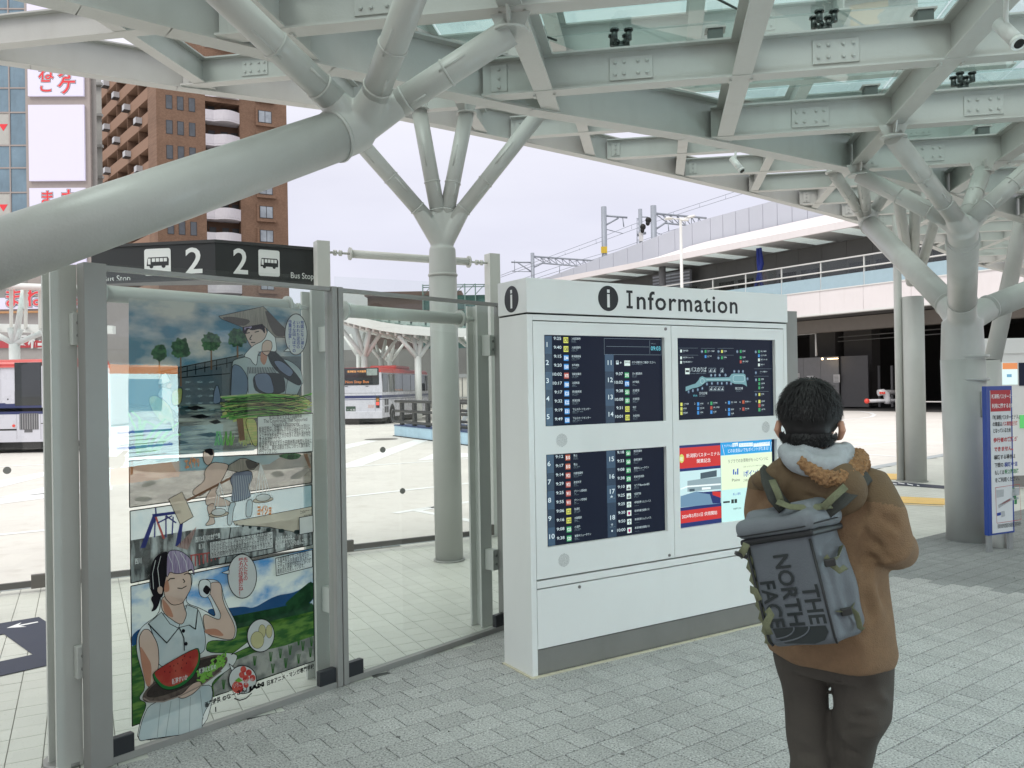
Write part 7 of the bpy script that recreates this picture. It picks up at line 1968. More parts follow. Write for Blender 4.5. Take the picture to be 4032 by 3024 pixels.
for ch, y in (('オ', 500), ('ケ', 590)): a_, z_ = kz(368, y); outlined(ch, KF, a_, z_ + .05, .31, 1.45, sgn[1], .03)
for ch, y in (('ね', 505), ('こ', 580), ('き', 432)): a_, z_ = kz(250, y); outlined(ch, KF, a_, z_ + .05, .31, 1.15, sgn[1], .025)
for ch, y in (('ま', 1280), ('ん', 1360), ('き', 1440)): a_, z_ = kz(258, y); outlined(ch, KF, a_, z_ + .1, .31, 1.15, sgn[3], .025)
for ch, y in (('カ', 1290), ('ラ', 1380)): a_, z_ = kz(385, y); outlined(ch, KF, a_, z_ + .1, .31, 1.45, sgn[3], .03)
for y in (790, 1290):
 a_, z_ = kz(20, y); obj('red_triangle', MB().extrude([KF.P(a_ - .33, z_ + .22, -.015), KF.P(a_, z_ - .3, -.015), KF.P(a_ + .33, z_ + .22, -.015)], KF.n * .01), RDL, kb2)
# narrow pale block between the clad building and the tower, with a round emblem
nb = thing('pale_block', 'narrow pale grey building edge between the lit signs and the brown tower', 'building', aty(390, 900, 80))
q0, q1 = aty(352, 400, 80), aty(400, 400, 80)
obj('wall', MB().extrude([(q0.x - 6, 80, 0), (q1.x, 80, 0), (q1.x - 5.4, 90, 0), (q0.x - 6, 90, 0)], (0, 0, aty(380, 240, 80).z)), mat('block_pale', (.40, .40, .38), rough=.8, var=.06), nb)
for k in range(16): obj('ledge', MB().box((q1.x - .9, 79.6, 3 * k + 1.5), (q1.x + .15, 79.99, 3 * k + 1.75)), mat('block_ledge', (.28, .28, .27), rough=.8), nb)
# shop fronts low at the far left: lilac banner and red banner behind the near bus
sh = thing('shop_front', 'low shop front with lilac and red banners behind the bus at far left', 'shop front', aty(90, 1500, 46))
u0 = aty(-120, 1300, 46); u1 = aty(420, 1300, 46)
obj('wall', MB().box((u0.x, 46, 0), (u1.x, 52, aty(0, 1170, 46).z)), mat('shop_grey', (.32, .30, .29), rough=.8), sh)
def hb_(name, x0, y0, x1, y1, m, off): p, q = aty(*z4(x0, y1), 46), aty(*z4(x1, y0), 46); return obj(name, MB().box((p.x, 46 - off, p.z), (q.x, 46 - off + .05, q.z)), m, sh)
lb_ = hb_('banner', -160, 345, 560, 428, LIT, .12); rb_ = hb_('banner', -160, 612, 560, 668, mat('banner_red', (.40, .03, .04), rough=.6), .12)
SFm = Frame(Vector((0, 45.86, 0)), 0)
p = aty(*z4(18, 395), 45.86); outlined('まねきねこ', SFm, p.x, p.z - .05, 0, 1.15, lb_, .03)
p = aty(*z4(60, 658), 45.86); obj('lettering', MB().text('本格鶏屋', SFm.M(p.x, p.z, 0), 1.0, bold=.02), NW, rb_)
obj('trim', MB().box((u0.x, 45.7, aty(0, 1228, 46).z - .1), (u1.x, 46, aty(0, 1228, 46).z)), mat('trim_orange', (.45, .22, .08), rough=.6), sh)
# shelter canopy piece seen past the left post
lc = thing('left_shelter', 'white glass-roofed shelter with tree columns at far left above the bus', 'shelter', (-20, 36, 0))
e0, e1 = aty(*z4(-200, 560), 36), aty(*z4(700, 575), 36)
obj('edge_beam', MB().extrude([e0, e1, e1 + Vector((0, 0, .35)), e0 + Vector((0, 0, .35))], (0, .3, 0)), SHW, lc)
f0, f1 = aty(*z4(-200, 270), 30), aty(*z4(700, 300), 30)
for i in range(10):
 p, q = f0.lerp(f1, i / 10), f0.lerp(f1, (i + 1) / 10); r_, s_ = e0.lerp(e1, i / 10), e0.lerp(e1, (i + 1) / 10)
 obj('roof_pane', MB().extrude([p, q, q.lerp(s_, .45) + Vector((0, 0, .9)), p.lerp(r_, .45) + Vector((0, 0, .9))], (0, 0, .04)), glass('far_glass', (.80, .90, .89)), lc)
 obj('rafter', MB().path([p, r_ + Vector((0, 0, .2))], .07, 8), SHW, lc)
obj('front_beam', MB().path([f0, f1], .12, 10), SHW, lc)
n = aty(*z4(90, 640), 33)
tl_ = thing('tree_column', 'white tree column rising behind the roof of the bus at far left', 'column', (n.x, n.y, 0), 'white tree columns under the far shelter')
obj('trunk', MB().path([(n.x, n.y, 0), n], .2, 16), SHW, tl_)
for x, y in ((-60, 560), (60, 540), (130, 545), (260, 570), (150, 300)): obj('branch', MB().path([n, aty(*z4(x, y), 33)], .11, 12), SHW, tl_)
# second information cabinet at right edge with lit panels
k2o = aty(3830, 1500, 13.2)
kk = Frame(Vector((k2o.x, 13.2, 0)), R(4))
c2 = thing('information_cabinet', 'second white information cabinet partly cut off at right edge behind the blue notice', 'information cabinet', kk.P(.8, 0))
def kx(x, y): return kk.px(*z7(x, y))
obj('carcass', fbox(MB(), kk, 0, 2.6, .0, kx(900, 150)[1] + .35, -.35, 0, .01), CABW, c2)
obj('header', fbox(MB(), kk, -.02, 2.62, kx(900, 85)[1], kx(900, 85)[1] + .25, -.37, .02, .01), CABW, c2)
a0_, z1_ = kx(868, 155); a1_, z0_ = kx(986, 320)
lp = obj('lit_poster', fbox(MB(), kk, a0_, a1_, z0_, z1_, .001, .012), screen_mat('poster_glow', (.60, .74, .72), 1.0), c2)
obj('poster_header', fbox(MB(), kk, a0_, a1_, z1_ - .10, z1_, .0125, .014), screen_mat('poster_orange', (.60, .22, .08), 1.0), lp)
obj('poster_picture', fbox(MB(), kk, a0_ + .07, a1_ - .10, z0_ + .12, z1_ - .18, .0125, .014), screen_mat('poster_blue', (.12, .30, .45), 1.0), lp)
b0_ = a1_ + .03; obj('dark_display', fbox(MB(), kk, b0_, b0_ + 1.3, z0_ - .02, z1_, .001, .012), LCD, c2)
g_ = obj('green_panel', fbox(MB(), kk, kx(1005, 600)[0], kx(1005, 600)[0] + 1.2, kx(1005, 655)[1], kx(1005, 555)[1], .001, .012), screen_mat('panel_green', (.10, .50, .14), .8), c2)
obj('kick_plate', fbox(MB(), kk, .05, 2.55, .02, .2, .001, .006), KICK, c2)
# ================================================================== BUSES
BW = mat('bus_silver_white', (.58, .58, .64), rough=.28, var=.02, spec=.6)
BRD = mat('bus_red', (.52, .055, .05), rough=.3, var=.03, spec=.6)
BNV = mat('bus_navy_stripe', (.02, .03, .12), rough=.3)
BGL = mat('bus_window_glass', (.012, .016, .017), rough=.06, var=.2, scale=1.5, spec=.8)
BBK = mat('bus_black', (.015, .015, .016), rough=.6)
BGR = mat('bus_grille', (.09, .09, .10), rough=.6)
TYRE = mat('tyre', (.02, .02, .021), rough=.85); RIM = mat('rim', (.35, .35, .36), rough=.35, metal=.7)
ORT = mat('orange_letters', (.50, .17, .05), rough=.5, var=0, emit=.12, emit_col=(.9, .3, .1))
def rounded_section(fr, w, z0, z1, r, tumble=.05, n=5):
 """outline of the bus body across its width, in the rear frame (a from 0 to w)"""
 P = [(0, z0), (w, z0), (w, z1 - .95)]
 for k in range(n + 1):
  t = PI / 2 * k / n; P.append((w - tumble - r + r * math.cos(t), z1 - r + r * math.sin(t)))
 for k in range(n + 1):
  t = PI / 2 + PI / 2 * k / n; P.append((tumble + r + r * math.cos(t), z1 - r + r * math.sin(t)))
 P.append((0, z1 - .95)); return P
def make_bus(label, origin, yaw_rear, length, name='bus'):
 """origin: foot of the rear-left corner as seen; frame e runs across the rear, n out of the rear"""
 F_ = Frame(origin, yaw_rear); w = 2.46
 b = thing(name, label, 'bus', F_.P(w / 2, 0, -length / 2))
 P = rounded_section(F_, w, .36, 3.02, .22)
 obj('body', MB().extrude([F_.P(a, z, 0) for a, z in P], -F_.n * length), BW, b)
 low = [q for q in P if q[1] > 2.0]
 R_ = [(w + .004, 2.76)] + [(a + (.004 if a > w / 2 else -.004), z + .006) for a, z in low if z > 2.76] + [(-.004, 2.76)]
 obj('red_roof', MB().extrude([F_.P(a, z, .012) for a, z in R_], -F_.n * (length + .02)), BRD, b)
 obj('roof_unit', MB().rbox((.45, 3.02, -length * .72), (w - .45, 3.24, -length * .42), F_.M(0, 0, 0), .08), BRD, b)
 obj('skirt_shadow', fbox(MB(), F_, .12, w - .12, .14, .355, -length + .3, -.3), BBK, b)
 return b, F_, w
def side_frame(F_, w, right=True):
 """frame of the flank: right flank for a viewer behind the bus"""
 return Frame(F_.P(w if right else 0, 0, 0), F_.yaw + PI / 2) if right else Frame(F_.P(0, 0, 0), F_.yaw - PI / 2)
hd = Vector((.134, .991, 0)).normalized()
orig = Vector((-6.85, 43.6, -.12)); wv_ = Vector((hd.y, -hd.x, 0))
b2, RF, bw2 = make_bus('silver bus with red roof seen from behind, Non Step Bus on its rear window', orig - wv_ * 2.46, math.atan2(wv_.y, wv_.x), 10.4)
def rz(K5y): return (1311 - K5y) * .00423
def ra(K5x): return bw2 - (640 - K5x) * .00423
rw = obj('rear_window', rrect(RF, .10, ra(604), rz(815), rz(600), .001, .06, d=.02), BGL, b2)
obj('rear_lettering', MB().text('Non Step Bus', RF.M(ra(168), rz(788), .024), .2, width=ra(472) - ra(168), bold=.004), ORT, rw)
obj('led_sign', MB().text('新潟駅前 中央循環', RF.M(ra(200), rz(655), .024), .13, width=ra(440) - ra(200), bold=.002), mat('led_orange', (.6, .25, .08), emit=.5, emit_col=(1, .45, .12), var=0), rw)
obj('rear_notice', fbox(MB(), RF, ra(448), ra(584), rz(695), rz(612), .022, .026), mat('notice_grey_green', (.28, .33, .31), rough=.5, var=.3, scale=8), rw)
sf2 = side_frame(RF, bw2)
for fr, Ls in ((RF, (0.0, bw2)), (sf2, (.0, 10.38))):
 obj('stripe', fbox(MB(), fr, Ls[0], Ls[1], rz(980), rz(945), .001, .006), BNV, b2)
 obj('thin_stripe', fbox(MB(), fr, Ls[0], Ls[1], rz(1000), rz(992), .001, .006), BNV, b2)
tl2 = obj('tail_light', rrect(RF, ra(562), ra(606), rz(1102), rz(958), .001, .02, d=.03), BBK, b2)
obj('lamp_amber', fbox(MB(), RF, ra(568), ra(602), rz(1022), rz(985), .032, .04), mat('lamp_amber', (.35, .14, .02), rough=.3, emit=.15, emit_col=(.8, .3, .05)), tl2)
obj('lamp_red', fbox(MB(), RF, ra(568), ra(602), rz(1066), rz(1030), .032, .04), mat('lamp_red', (.5, .02, .02), rough=.3, emit=1.6, emit_col=(1, .08, .05), var=0), tl2)
pl_ = obj('number_plate', rrect(RF, ra(173), ra(297), rz(1140), rz(1078), .001, .015, d=.015), mat('plate_green', (.01, .05, .03), rough=.5), b2)
obj('number', MB().text('･･ 4 32', RF.M(ra(182), rz(1134), .018), .14, width=ra(288) - ra(182), bold=.003), NW, pl_)
obj('notice', fbox(MB(), RF, ra(458), ra(536), rz(1102), rz(1062), .001, .006), mat('notice_pink', (.55, .42, .42), rough=.6, var=.3, scale=30), b2)
obj('bumper', MB().rbox((-.01, .33, -.06), (bw2 + .012, .72, .07), RF.M(0, 0, 0), .03), BW, b2)
for y in (830, ): 
 for x in (182, 450): obj('hatch_handle', fbox(MB(), RF, ra(x - 20), ra(x + 20), rz(y + 4), rz(y - 4), .001, .012), BBK, b2)
for y in (915, 1143): obj('panel_gap', fbox(MB(), RF, .02, bw2 - .02, rz(y + 2), rz(y - 1), .0005, .002), BBK, b2)
obj('panel_gap', fbox(MB(), RF, ra(550) - .006, ra(550) + .006, rz(1140), rz(915), .0005, .002), BBK, b2)
def s_at(K5x):
 return sf2.px(*k5_(K5x, 900))[0] - sf2.px(*k5_(642, 900))[0] * 0
for x0, x1, y0, y1, nme in ((655, 722, 650, 885, 'side_window'), (735, 776, 680, 870, 'side_window'), (785, 1180, 690, 950, 'side_window'), (1192, 1238, 770, 960, 'door_window')):
 a0_, a1_ = max(.15, s_at(x0)), min(10.2, s_at(x1))
 sw_ = obj(nme, rrect(sf2, a0_, a1_, 1.72, 2.70, .001, .05, d=.015), BGL, b2)
 if x0 == 785:
  n = 4
  for k in range(1, n): obj('window_bar', fbox(MB(), sf2, a0_ + (a1_ - a0_) * k / n - .03, a0_ + (a1_ - a0_) * k / n + .03, 1.72, 2.70, .0165, .02), BBK, sw_)
  obj('side_lettering', MB().text('Non Step Bus', sf2.M(a0_ + .3, 1.78, .018), .14, width=1.6), ORT, sw_)
for x in (1.9, 7.4):
 wh = obj('wheel', MB().path([sf2.P(x, .49, -.26), sf2.P(x, .49, .012)], .49, 28), TYRE, b2)
 obj('rim', MB().path([sf2.P(x, .49, .0125), sf2.P(x, .49, .03)], [.29, .24], 20), RIM, wh)
 wa = MB()
 for i in range(12):
  t0, t1_ = PI * i / 12, PI * (i + 1) / 12
  wa.add([sf2.P(x + r_ * math.cos(t), .49 + r_ * math.sin(t), .004) for t, r_ in ((t0, .5), (t0, .57), (t1_, .57), (t1_, .5))], [(0, 1, 2, 3)])
 obj('wheel_arch', wa, BBK, b2)
for x, y in ((.45, .62), (.45, 1.02), (.85, .62), (.85, 1.02)): obj('side_grille', fbox(MB(), sf2, x, x + .32, y, y + .33, .001, .006), BGR, b2)
obj('mirror', MB().box((-.08, -.15, -.3), (.08, .15, .3), Matrix.Translation(sf2.P(10.5, 1.9, .35))), BBK, b2)
# exhaust shadow and rear under-run box
obj('rear_axle_box', fbox(MB(), RF, .25, 1.3, .0 + .02, .33, -2.6, -.5), BBK, b2)

# bus at the far left edge, broadside, its tail hidden behind the grey post
o1 = aty(292, 1700, 26.6); b1, RL, bw1 = make_bus('white bus with red roof cut by the left edge, tall dark window beside grey post', Vector((o1.x, 26.6, -.12)), R(90), 10.2)
LF = Frame(Vector((o1.x - 10.2, 26.6, -.12)), 0)
kq = Z(0, 1350, 3.318)
def lf(x, y): return LF.px(*kq(x, y))
def lbox(name, x0, y0, x1, y1, m, o0=.001, o1=.02, par=None):
 a0_, z1_ = lf(x0, y0); a1_, z0_ = lf(x1, y1); return obj(name, fbox(MB(), LF, max(a0_, .1), min(a1_, 10.15), z0_, z1_, o0, o1), m, par or b1)
lbox('side_window', 192, 258, 556, 815, BGL); lbox('side_window', -1800, 280, -20, 800, BGL)
lbox('window_frame', 545, 300, 860, 840, BW, .021, .03); lbox('small_window', 565, 333, 850, 770, BGL, .0305, .035)
lbox('stripe', -3000, 838, 990, 885, BNV, .001, .006); lbox('thin_stripe', -3000, 905, 990, 920, BNV, .001, .006)
gr1 = lbox('engine_grille', 255, 922, 505, 1130, BGR, .007, .012); lbox('engine_grille', 320, 1131, 425, 1168, BGR, .007, .012)
for i in range(8): lbox('grille_bar', 262 + 31 * i, 925, 274 + 31 * i, 1128, RIM, .0125, .018, gr1)
fh = lbox('fuel_hatch', 72, 640, 192, 795, BW, .001, .008); lbox('hatch_latch', 95, 728, 114, 747, BBK, .0085, .012, fh)
for x0, y0, x1, y1 in ((216, 820, 221, 1258), (530, 820, 534, 1258), (-900, 1141, 217, 1145), (535, 1048, 900, 1052), (563, 921, 567, 1005), (10, 480, 14, 837)): lbox('panel_gap', x0, y0, x1, y1, BBK, .0005, .003)
a_, z_ = lf(182, 1083); obj('reflector', MB().path([LF.P(a_, z_, .001), LF.P(a_, z_, .02)], .045, 16), REFL, b1)
for x in (2.2, 7.3):
 wh = obj('wheel', MB().path([LF.P(x, .49, -.26), LF.P(x, .49, .012)], .49, 28), TYRE, b1); obj('rim', MB().path([LF.P(x, .49, .0125), LF.P(x, .49, .03)], [.29, .24], 20), RIM, wh)
# ================================================================== PERSON
FA = R(40); pf = Vector((math.cos(FA), math.sin(FA), 0)); prr = Vector((pf.y, -pf.x, 0)); UP = Vector((0, 0, 1))
SKN = mat('skin', (.50, .27, .18), rough=.5, var=.05, scale=20)
JCK = mat('fleece_brown', (.205, .126, .070), rough=.95, var=.12, scale=25, bump=.5, bscale=260)
HDM = mat('hood_olive_brown', (.125, .082, .042), rough=.8, var=.10, scale=12, bump=.25, bscale=200)
SHP = mat('sherpa_tan', (.30, .17, .08), rough=1, var=.35, scale=90, bump=1.0, bscale=120)
GRH = mat('hoodie_grey', (.36, .39, .41), rough=.9, var=.10, scale=40, bump=.3, bscale=300)
TRS = mat('trousers_charcoal', (.062, .053, .044), rough=.9, var=.12, scale=14, bump=.3, bscale=300)
HAR = mat('hair_dark', (.006, .0055, .006), rough=.6, var=.3, scale=60, spec=.45)
SHOE = mat('shoe_black', (.02, .02, .02), rough=.6)
def A(u, v, Y): return aty(u, v, Y)
pb = A(3235, 2300, 2.65)
per = thing('person', 'person seen from behind in brown fleece jacket with grey hood looking at the cabinet', 'person', (pb.x, pb.y, 0))
def rings(mb, L, n=36, face=FA):
 """loft of oriented ellipses: centre, half width (across body), half depth"""
 b = len(mb.v)
 for c, a, d, yaw in L:
  x = Vector((math.sin(yaw), -math.cos(yaw), 0)); y = Vector((math.cos(yaw), math.sin(yaw), 0))
  for k in range(n):
   t = 2 * PI * k / n; cx, sx = math.cos(t), math.sin(t)
   q = .88
   mb.v.append(Vector(c) + x * a * math.copysign(abs(cx) ** q, cx) + y * d * math.copysign(abs(sx) ** q, sx))
 for i in range(len(L) - 1):
  for k in range(n):
   mb.f.append((b + i * n + k, b + i * n + (k + 1) % n, b + (i + 1) * n + (k + 1) % n, b + (i + 1) * n + k)); mb.sm.append(True)
 mb.f.append(tuple(b + k for k in range(n - 1, -1, -1))); mb.sm.append(False)
 e = b + (len(L) - 1) * n; mb.f.append(tuple(e + k for k in range(n))); mb.sm.append(False)
 return mb
def cloth(name, mb, m, parent, voxel, it=4, folds=(), seed=0, amp=.004, freq=14):
 """one fused garment with soft noise and directed folds pressed into it"""
 me = mb.mesh(name, m); o = bpy.data.objects.new(name, me); col.objects.link(o)
 r = o.modifiers.new('r', 'REMESH'); r.mode = 'VOXEL'; r.voxel_size = voxel
 s = o.modifiers.new('s', 'SMOOTH'); s.iterations = it; s.factor = .6
 dg = bpy.context.evaluated_depsgraph_get(); me2 = bpy.data.meshes.new_from_object(o.evaluated_get(dg))
 bpy.data.objects.remove(o); bpy.data.meshes.remove(me); me2.name = name
 nrm = [v.normal.copy() for v in me2.vertices]
 for v, nn in zip(me2.vertices, nrm):
  p = v.co; d = amp * noise.noise(Vector((p.x, p.y, p.z * .8)) * freq + Vector((seed, 0, 0)))
  for (fp, fd, wd, ln, dep) in folds:          # centre, direction, width, length, depth (+out)
   q = p - fp; vd = (fp - Vector((0, 0, CAM_H))).normalized(); q = q - vd * q.dot(vd); al = q.dot(fd); pr = (q - fd * al).length
   if abs(al) < ln and pr < wd * 3 and nn.dot(vd) < -.05: d += dep * math.exp(-(pr / wd) ** 2) * (1 - (al / ln) ** 2)
  v.co = p + nn * d
 for p in me2.polygons: p.use_smooth = True
 if not me2.materials: me2.materials.append(m)
 return obj(name, me2, m, parent)
hc = A(3190, 1652, 2.62)                        # head centre
HY = R(62)                                       # head turned a little left of the body
hf = Vector((math.cos(HY), math.sin(HY), 0)); hr_ = Vector((hf.y, -hf.x, 0))
HM = Matrix(((hr_.x, hf.x, 0, hc.x), (hr_.y, hf.y, 0, hc.y), (0, 0, 1, hc.z), (0, 0, 0, 1)))
# joints
shR, elR, wrR = A(3405, 1925, 2.56), A(3500, 2150, 2.50), pb + pf * .36 + prr * .10 + Vector((0, 0, 1.17 - pb.z))
shL, elL, wrL = A(3035, 1935, 2.78), A(3010, 2120, 2.84), pb + pf * .38 - prr * .09 + Vector((0, 0, 1.17 - pb.z))
hipR, hipL = A(3370, 2600, 2.60), A(3165, 2600, 2.72)
knR, knL = A(3350, 2990, 2.66), A(3190, 3010, 2.66)
anR, anL = Vector((knR.x - .02, knR.y - .07, .09)), Vector((knL.x - .0, knL.y + .10, .09))
# ---- body: one continuous skin surface
bd = MB()
bd.sphere(hc + UP * .012, .098, 28, 20, (.80, .98, 1.16), M=Matrix.Rotation(HY - PI / 2, 3, 'Z'))
bd.sphere(hc + hf * .030 - UP * .055, .062, 20, 14, (.86, .88, 1.05), M=Matrix.Rotation(HY - PI / 2, 3, 'Z'))
def hp(x, y, z): return HM @ Vector((x, y, z))
bd.path([hp(0, .092, .012), hp(0, .106, -.018), hp(0, .112, -.034)], [.010, .013, .015], 12)       # nose
bd.path([hp(-.022, .088, -.066), hp(0, .094, -.064), hp(.022, .088, -.066)], [.006, .009, .006], 10)  # mouth
for s in (-1, 1):
 bd.sphere(hp(s * .033, .078, .004), .016, 12, 8)
 bd.path([hp(s * .078, -.004, -.010), hp(s * .092, -.018, -.008), hp(s * .097, -.022, -.032), hp(s * .089, -.010, -.056), hp(s * .076, .0, -.062)], [.007, .011, .012, .009, .006], 10)
nk = A(3215, 1840, 2.64)
bd.path([hc - UP * .03 - hf * .012, hc - UP * .10 - hf * .022, nk], [.056, .054, .062], 20)
rings(bd, [(A(3262, 2590, 2.66), .15, .10, FA), (A(3250, 2400, 2.65), .13, .09, FA), (A(3225, 2100, 2.66), .155, .10, FA), (A(3215, 1940, 2.66), .17, .09, FA), (nk, .07, .06, FA)])
for a, b, c in ((shR, elR, wrR), (shL, elL, wrL)):
 bd.path([nk.lerp(a, .55) - UP * .04, a, b, c], [.055, .050, .040, .027], 18)
for h, k, n_ in ((hipR, knR, anR), (hipL, knL, anL)):
 bd.path([h + UP * .03, h.lerp(k, .4), k, k.lerp(n_, .4), n_], [.064, .050, .034, .034, .030], 20)
 bd.path([n_ - UP * .03 - pf * .03, n_ - UP * .055 + pf * .08, n_ - UP * .06 + pf * .15], [.040, .032, .022], 14)
def hand(mb, w, dirn, side, up):
 """palm and five bent fingers closing on the phone"""
 d = dirn.normalized(); s = side.normalized(); n = d.cross(s).normalized()
 palm = w + d * .045
 mb.path([w, w + d * .035, w + d * .085], [.024, .030, .030], 14, flat=(.55, 1.25), up=n)
 base = w + d * .088
 for i, (off, l) in enumerate(((.030, .066), (.010, .074), (-.010, .070), (-.029, .056))):
  p = base + s * off; q1 = p + d * l * .42 + n * .010; q2 = q1 + d * l * .18 + n * l * .32; q3 = q2 - d * l * .12 + n * l * .22
  mb.path([p - d * .02, p, q1, q2, q3], [.0095, .0095, .0090, .0082, .0068], 10)
 t0 = w + d * .030 + s * .028
 mb.path([t0 - s * .01, t0 + s * .014 + n * .012, t0 + s * .020 + d * .026 + n * .030, t0 + s * .010 + d * .046 + n * .040], [.012, .0115, .010, .008], 10)
hand(bd, wrR, pf * .3 - prr * 1.0, pf * .8 + UP * .6, UP); hand(bd, wrL, pf * .5 + prr * .8, pf * .8 + UP * .6, UP)
body = fused('body', bd, SKN, per, .0048, 3, .5)
eye = MB()
for s in (-1, 1):
 e_ = MB().sphere(hp(s * .033, .086, .004), .0115, 12, 8)
 obj('eye', e_, mat('eye_white', (.7, .68, .65), rough=.2, var=0), per)
 obj('iris', MB().sphere(hp(s * .033, .0945, .004), .0052, 10, 6), HAR, per)
# ---- hair
hm = MB(); hm.sphere(hc + UP * .026 - hf * .010, .102, 32, 22, (.90, .98, .98), M=Matrix.Rotation(HY - PI / 2, 3, 'Z'))
hm.sphere(hc - UP * .030 - hf * .045, .072, 24, 16, (.95, .75, .95), M=Matrix.Rotation(HY - PI / 2, 3, 'Z'))
hair = cloth('hair', hm, HAR, per, .007, 3, seed=5, amp=.004, freq=22)
random.seed(21)
tf = MB()
for i in range(8500):
 th = random.uniform(0, 2 * PI); ph = math.acos(random.uniform(-.55, 1))
 loc = Vector((math.sin(ph) * math.cos(th), math.sin(ph) * math.sin(th), math.cos(ph)))
 if loc.y > .45 and loc.z < .25: continue
 if loc.z < -.30 and loc.y > -.05: continue
 p0_ = HM @ Vector((loc.x * .091, loc.y * .100 - .010, loc.z * .101 + .026))
 if loc.z < -.1: p0_ = HM @ Vector((loc.x * .085, loc.y * .07 - .050, loc.z * .07 - .030))
 out = (HM.to_3x3() @ loc)
 crown_ = HM @ Vector((.01, -.035, .14)); away = (p0_ - crown_); away = (away - out * away.dot(out)).normalized() if away.length > 1e-4 else hf
 L__ = random.uniform(.022, .040) * (.55 if loc.z < -.05 else 1); dr = (away * 1.0 + out * random.uniform(-.02, .24) + Vector((random.gauss(0, .14), random.gauss(0, .14), random.gauss(0, .14)))).normalized()
 if loc.z < .1: dr = (dr + Vector((0, 0, -.35))).normalized()
 w_ = dr.cross(out).normalized() * random.uniform(.0012, .0026)
 mid = p0_ + dr * L__ * .6 + out * .002
 tip = p0_ + dr * L__ - out * .004 + Vector((0, 0, -.004))
 tf.add([p0_ - w_, p0_ + w_, mid + w_ * .7, mid - w_ * .7, tip], [(0, 1, 2, 3), (3, 2, 4)])
obj('hair_strands', tf, HAR, hair)['kind'] = 'stuff'
# mask loop at the right ear
obj('mask_loop', MB().path([hp(.103, -.020, -.012), hp(.098, .004, -.02), hp(.088, .03, -.01), hp(.080, .05, -.03)], .0018, 6), NW, per)
mk = MB().sphere(hp(0, .055, -.048), .052, 20, 12, (1.05, .95, .85), M=Matrix.Rotation(HY - PI / 2, 3, 'Z')); obj('face_mask', mk, NW, per)
# ---- jacket
jk = MB()
rings(jk, [(A(3268, 2588, 2.655), .196, .150, FA), (A(3266, 2540, 2.655), .208, .160, FA), (A(3258, 2440, 2.655), .204, .158, FA), (A(3246, 2300, 2.66), .196, .150, FA), (A(3228, 2120, 2.66), .196, .142, FA), (A(3220, 2010, 2.665), .206, .134, FA), (A(3216, 1935, 2.67), .190, .118, FA), (A(3212, 1880, 2.665), .12, .10, FA), (A(3210, 1850, 2.66), .085, .08, FA)])
jk.path([A(3330, 1905, 2.60), shR + UP * -.005, shR.lerp(elR, .5) + prr * .012, elR, elR.lerp(wrR, .25) + UP * .0, wrR.lerp(elR, .12)], [.075, .086, .080, .073, .068, .048], 28)
jk.path([A(3110, 1910, 2.74), shL, shL.lerp(elL, .5), elL, elL.lerp(wrL, .3), wrL.lerp(elL, .12)], [.075, .084, .078, .070, .062, .046], 28)
toC = lambda p: (Vector((0, 0, CAM_H)) - p).normalized()
fo = []
def fold(u0, v0, u1, v1, Y, wd, dep):
 a, b = A(u0, v0, Y), A(u1, v1, Y); fo.append(((a + b) / 2, (b - a).normalized(), wd, (b - a).length * .6, dep))
fold(3405, 2100, 3500, 2190, 2.44, .012, -.012); fold(3390, 2010, 3440, 2110, 2.45, .014, .012); fold(3440, 1990, 3530, 2100, 2.46, .012, -.009); fold(3385, 2120, 3420, 2300, 2.46, .016, -.013)
fold(3420, 2230, 3470, 2480, 2.50, .018, .010); fold(3400, 2260, 3440, 2520, 2.49, .014, -.010); fold(3480, 2060, 3550, 2130, 2.47, .010, .009); fold(3460, 2180, 3530, 2210, 2.46, .010, -.008); fold(3330, 2480, 3420, 2560, 2.50, .014, .009)
fold(3085, 2520, 3440, 2572, 2.50, .007, -.004); fold(3450, 2250, 3490, 2430, 2.5, .012, -.010); fold(3360, 2150, 3400, 2050, 2.46, .012, .010); fold(3500, 2000, 3540, 2110, 2.47, .010, -.008); fold(3405, 2185, 3470, 2215, 2.46, .010, -.012); fold(3410, 1960, 3400, 2060, 2.45, .012, -.009)
jacket = cloth('jacket', jk, JCK, per, .0085, 4, fo, 2, .009, 9)
jacket.data.materials.append(HDM)
for f_ in jacket.data.polygons:
 c_ = f_.center; q_ = c_ - shR; q2_ = c_ - shL
 if c_.z > 1.372 + .25 * abs(q_.dot(pf)) and (q_.length < .16 or q2_.length < .16): f_.material_index = 1
# shoulder yokes in darker cloth
# ---- hood of the jacket with sherpa edge, grey inner hood
hd_ = MB()
hb = A(3215, 1915, 2.565)
hd_.sphere(hb, .1, 26, 18, (1.60, .90, 1.02), M=Matrix.Rotation(FA - PI / 2, 3, 'Z'))
hd_.sphere(A(3120, 1885, 2.60), .075, 20, 14, (1.15, 1.0, .95)); hd_.sphere(A(3325, 1900, 2.56), .075, 20, 14, (1.0, 1.0, .9)); hd_.sphere(A(3395, 1895, 2.58), .055, 18, 12, (1.25, 1.2, .7)); hd_.sphere(A(3045, 1890, 2.70), .055, 18, 12, (1.25, 1.2, .7))
hd_.path([A(3120, 1835, 2.55), A(3085, 1860, 2.63), A(3110, 1860, 2.74)], [.045, .05, .05], 16)
ff = []
def hfold(u0, v0, u1, v1, Y, wd, dep):
 a, b = A(u0, v0, Y), A(u1, v1, Y); ff.append(((a + b) / 2, (b - a).normalized(), wd, (b - a).length * .6, dep))
hfold(3110, 1930, 3290, 1990, 2.47, .010, -.010); hfold(3120, 1960, 3300, 2010, 2.47, .010, .008); hfold(3140, 1895, 3330, 1950, 2.46, .012, -.009); hfold(3075, 1880, 3100, 1990, 2.50, .012, .010)
hood = cloth('hood', hd_, HDM, per, .008, 4, ff, 8, .010, 11)
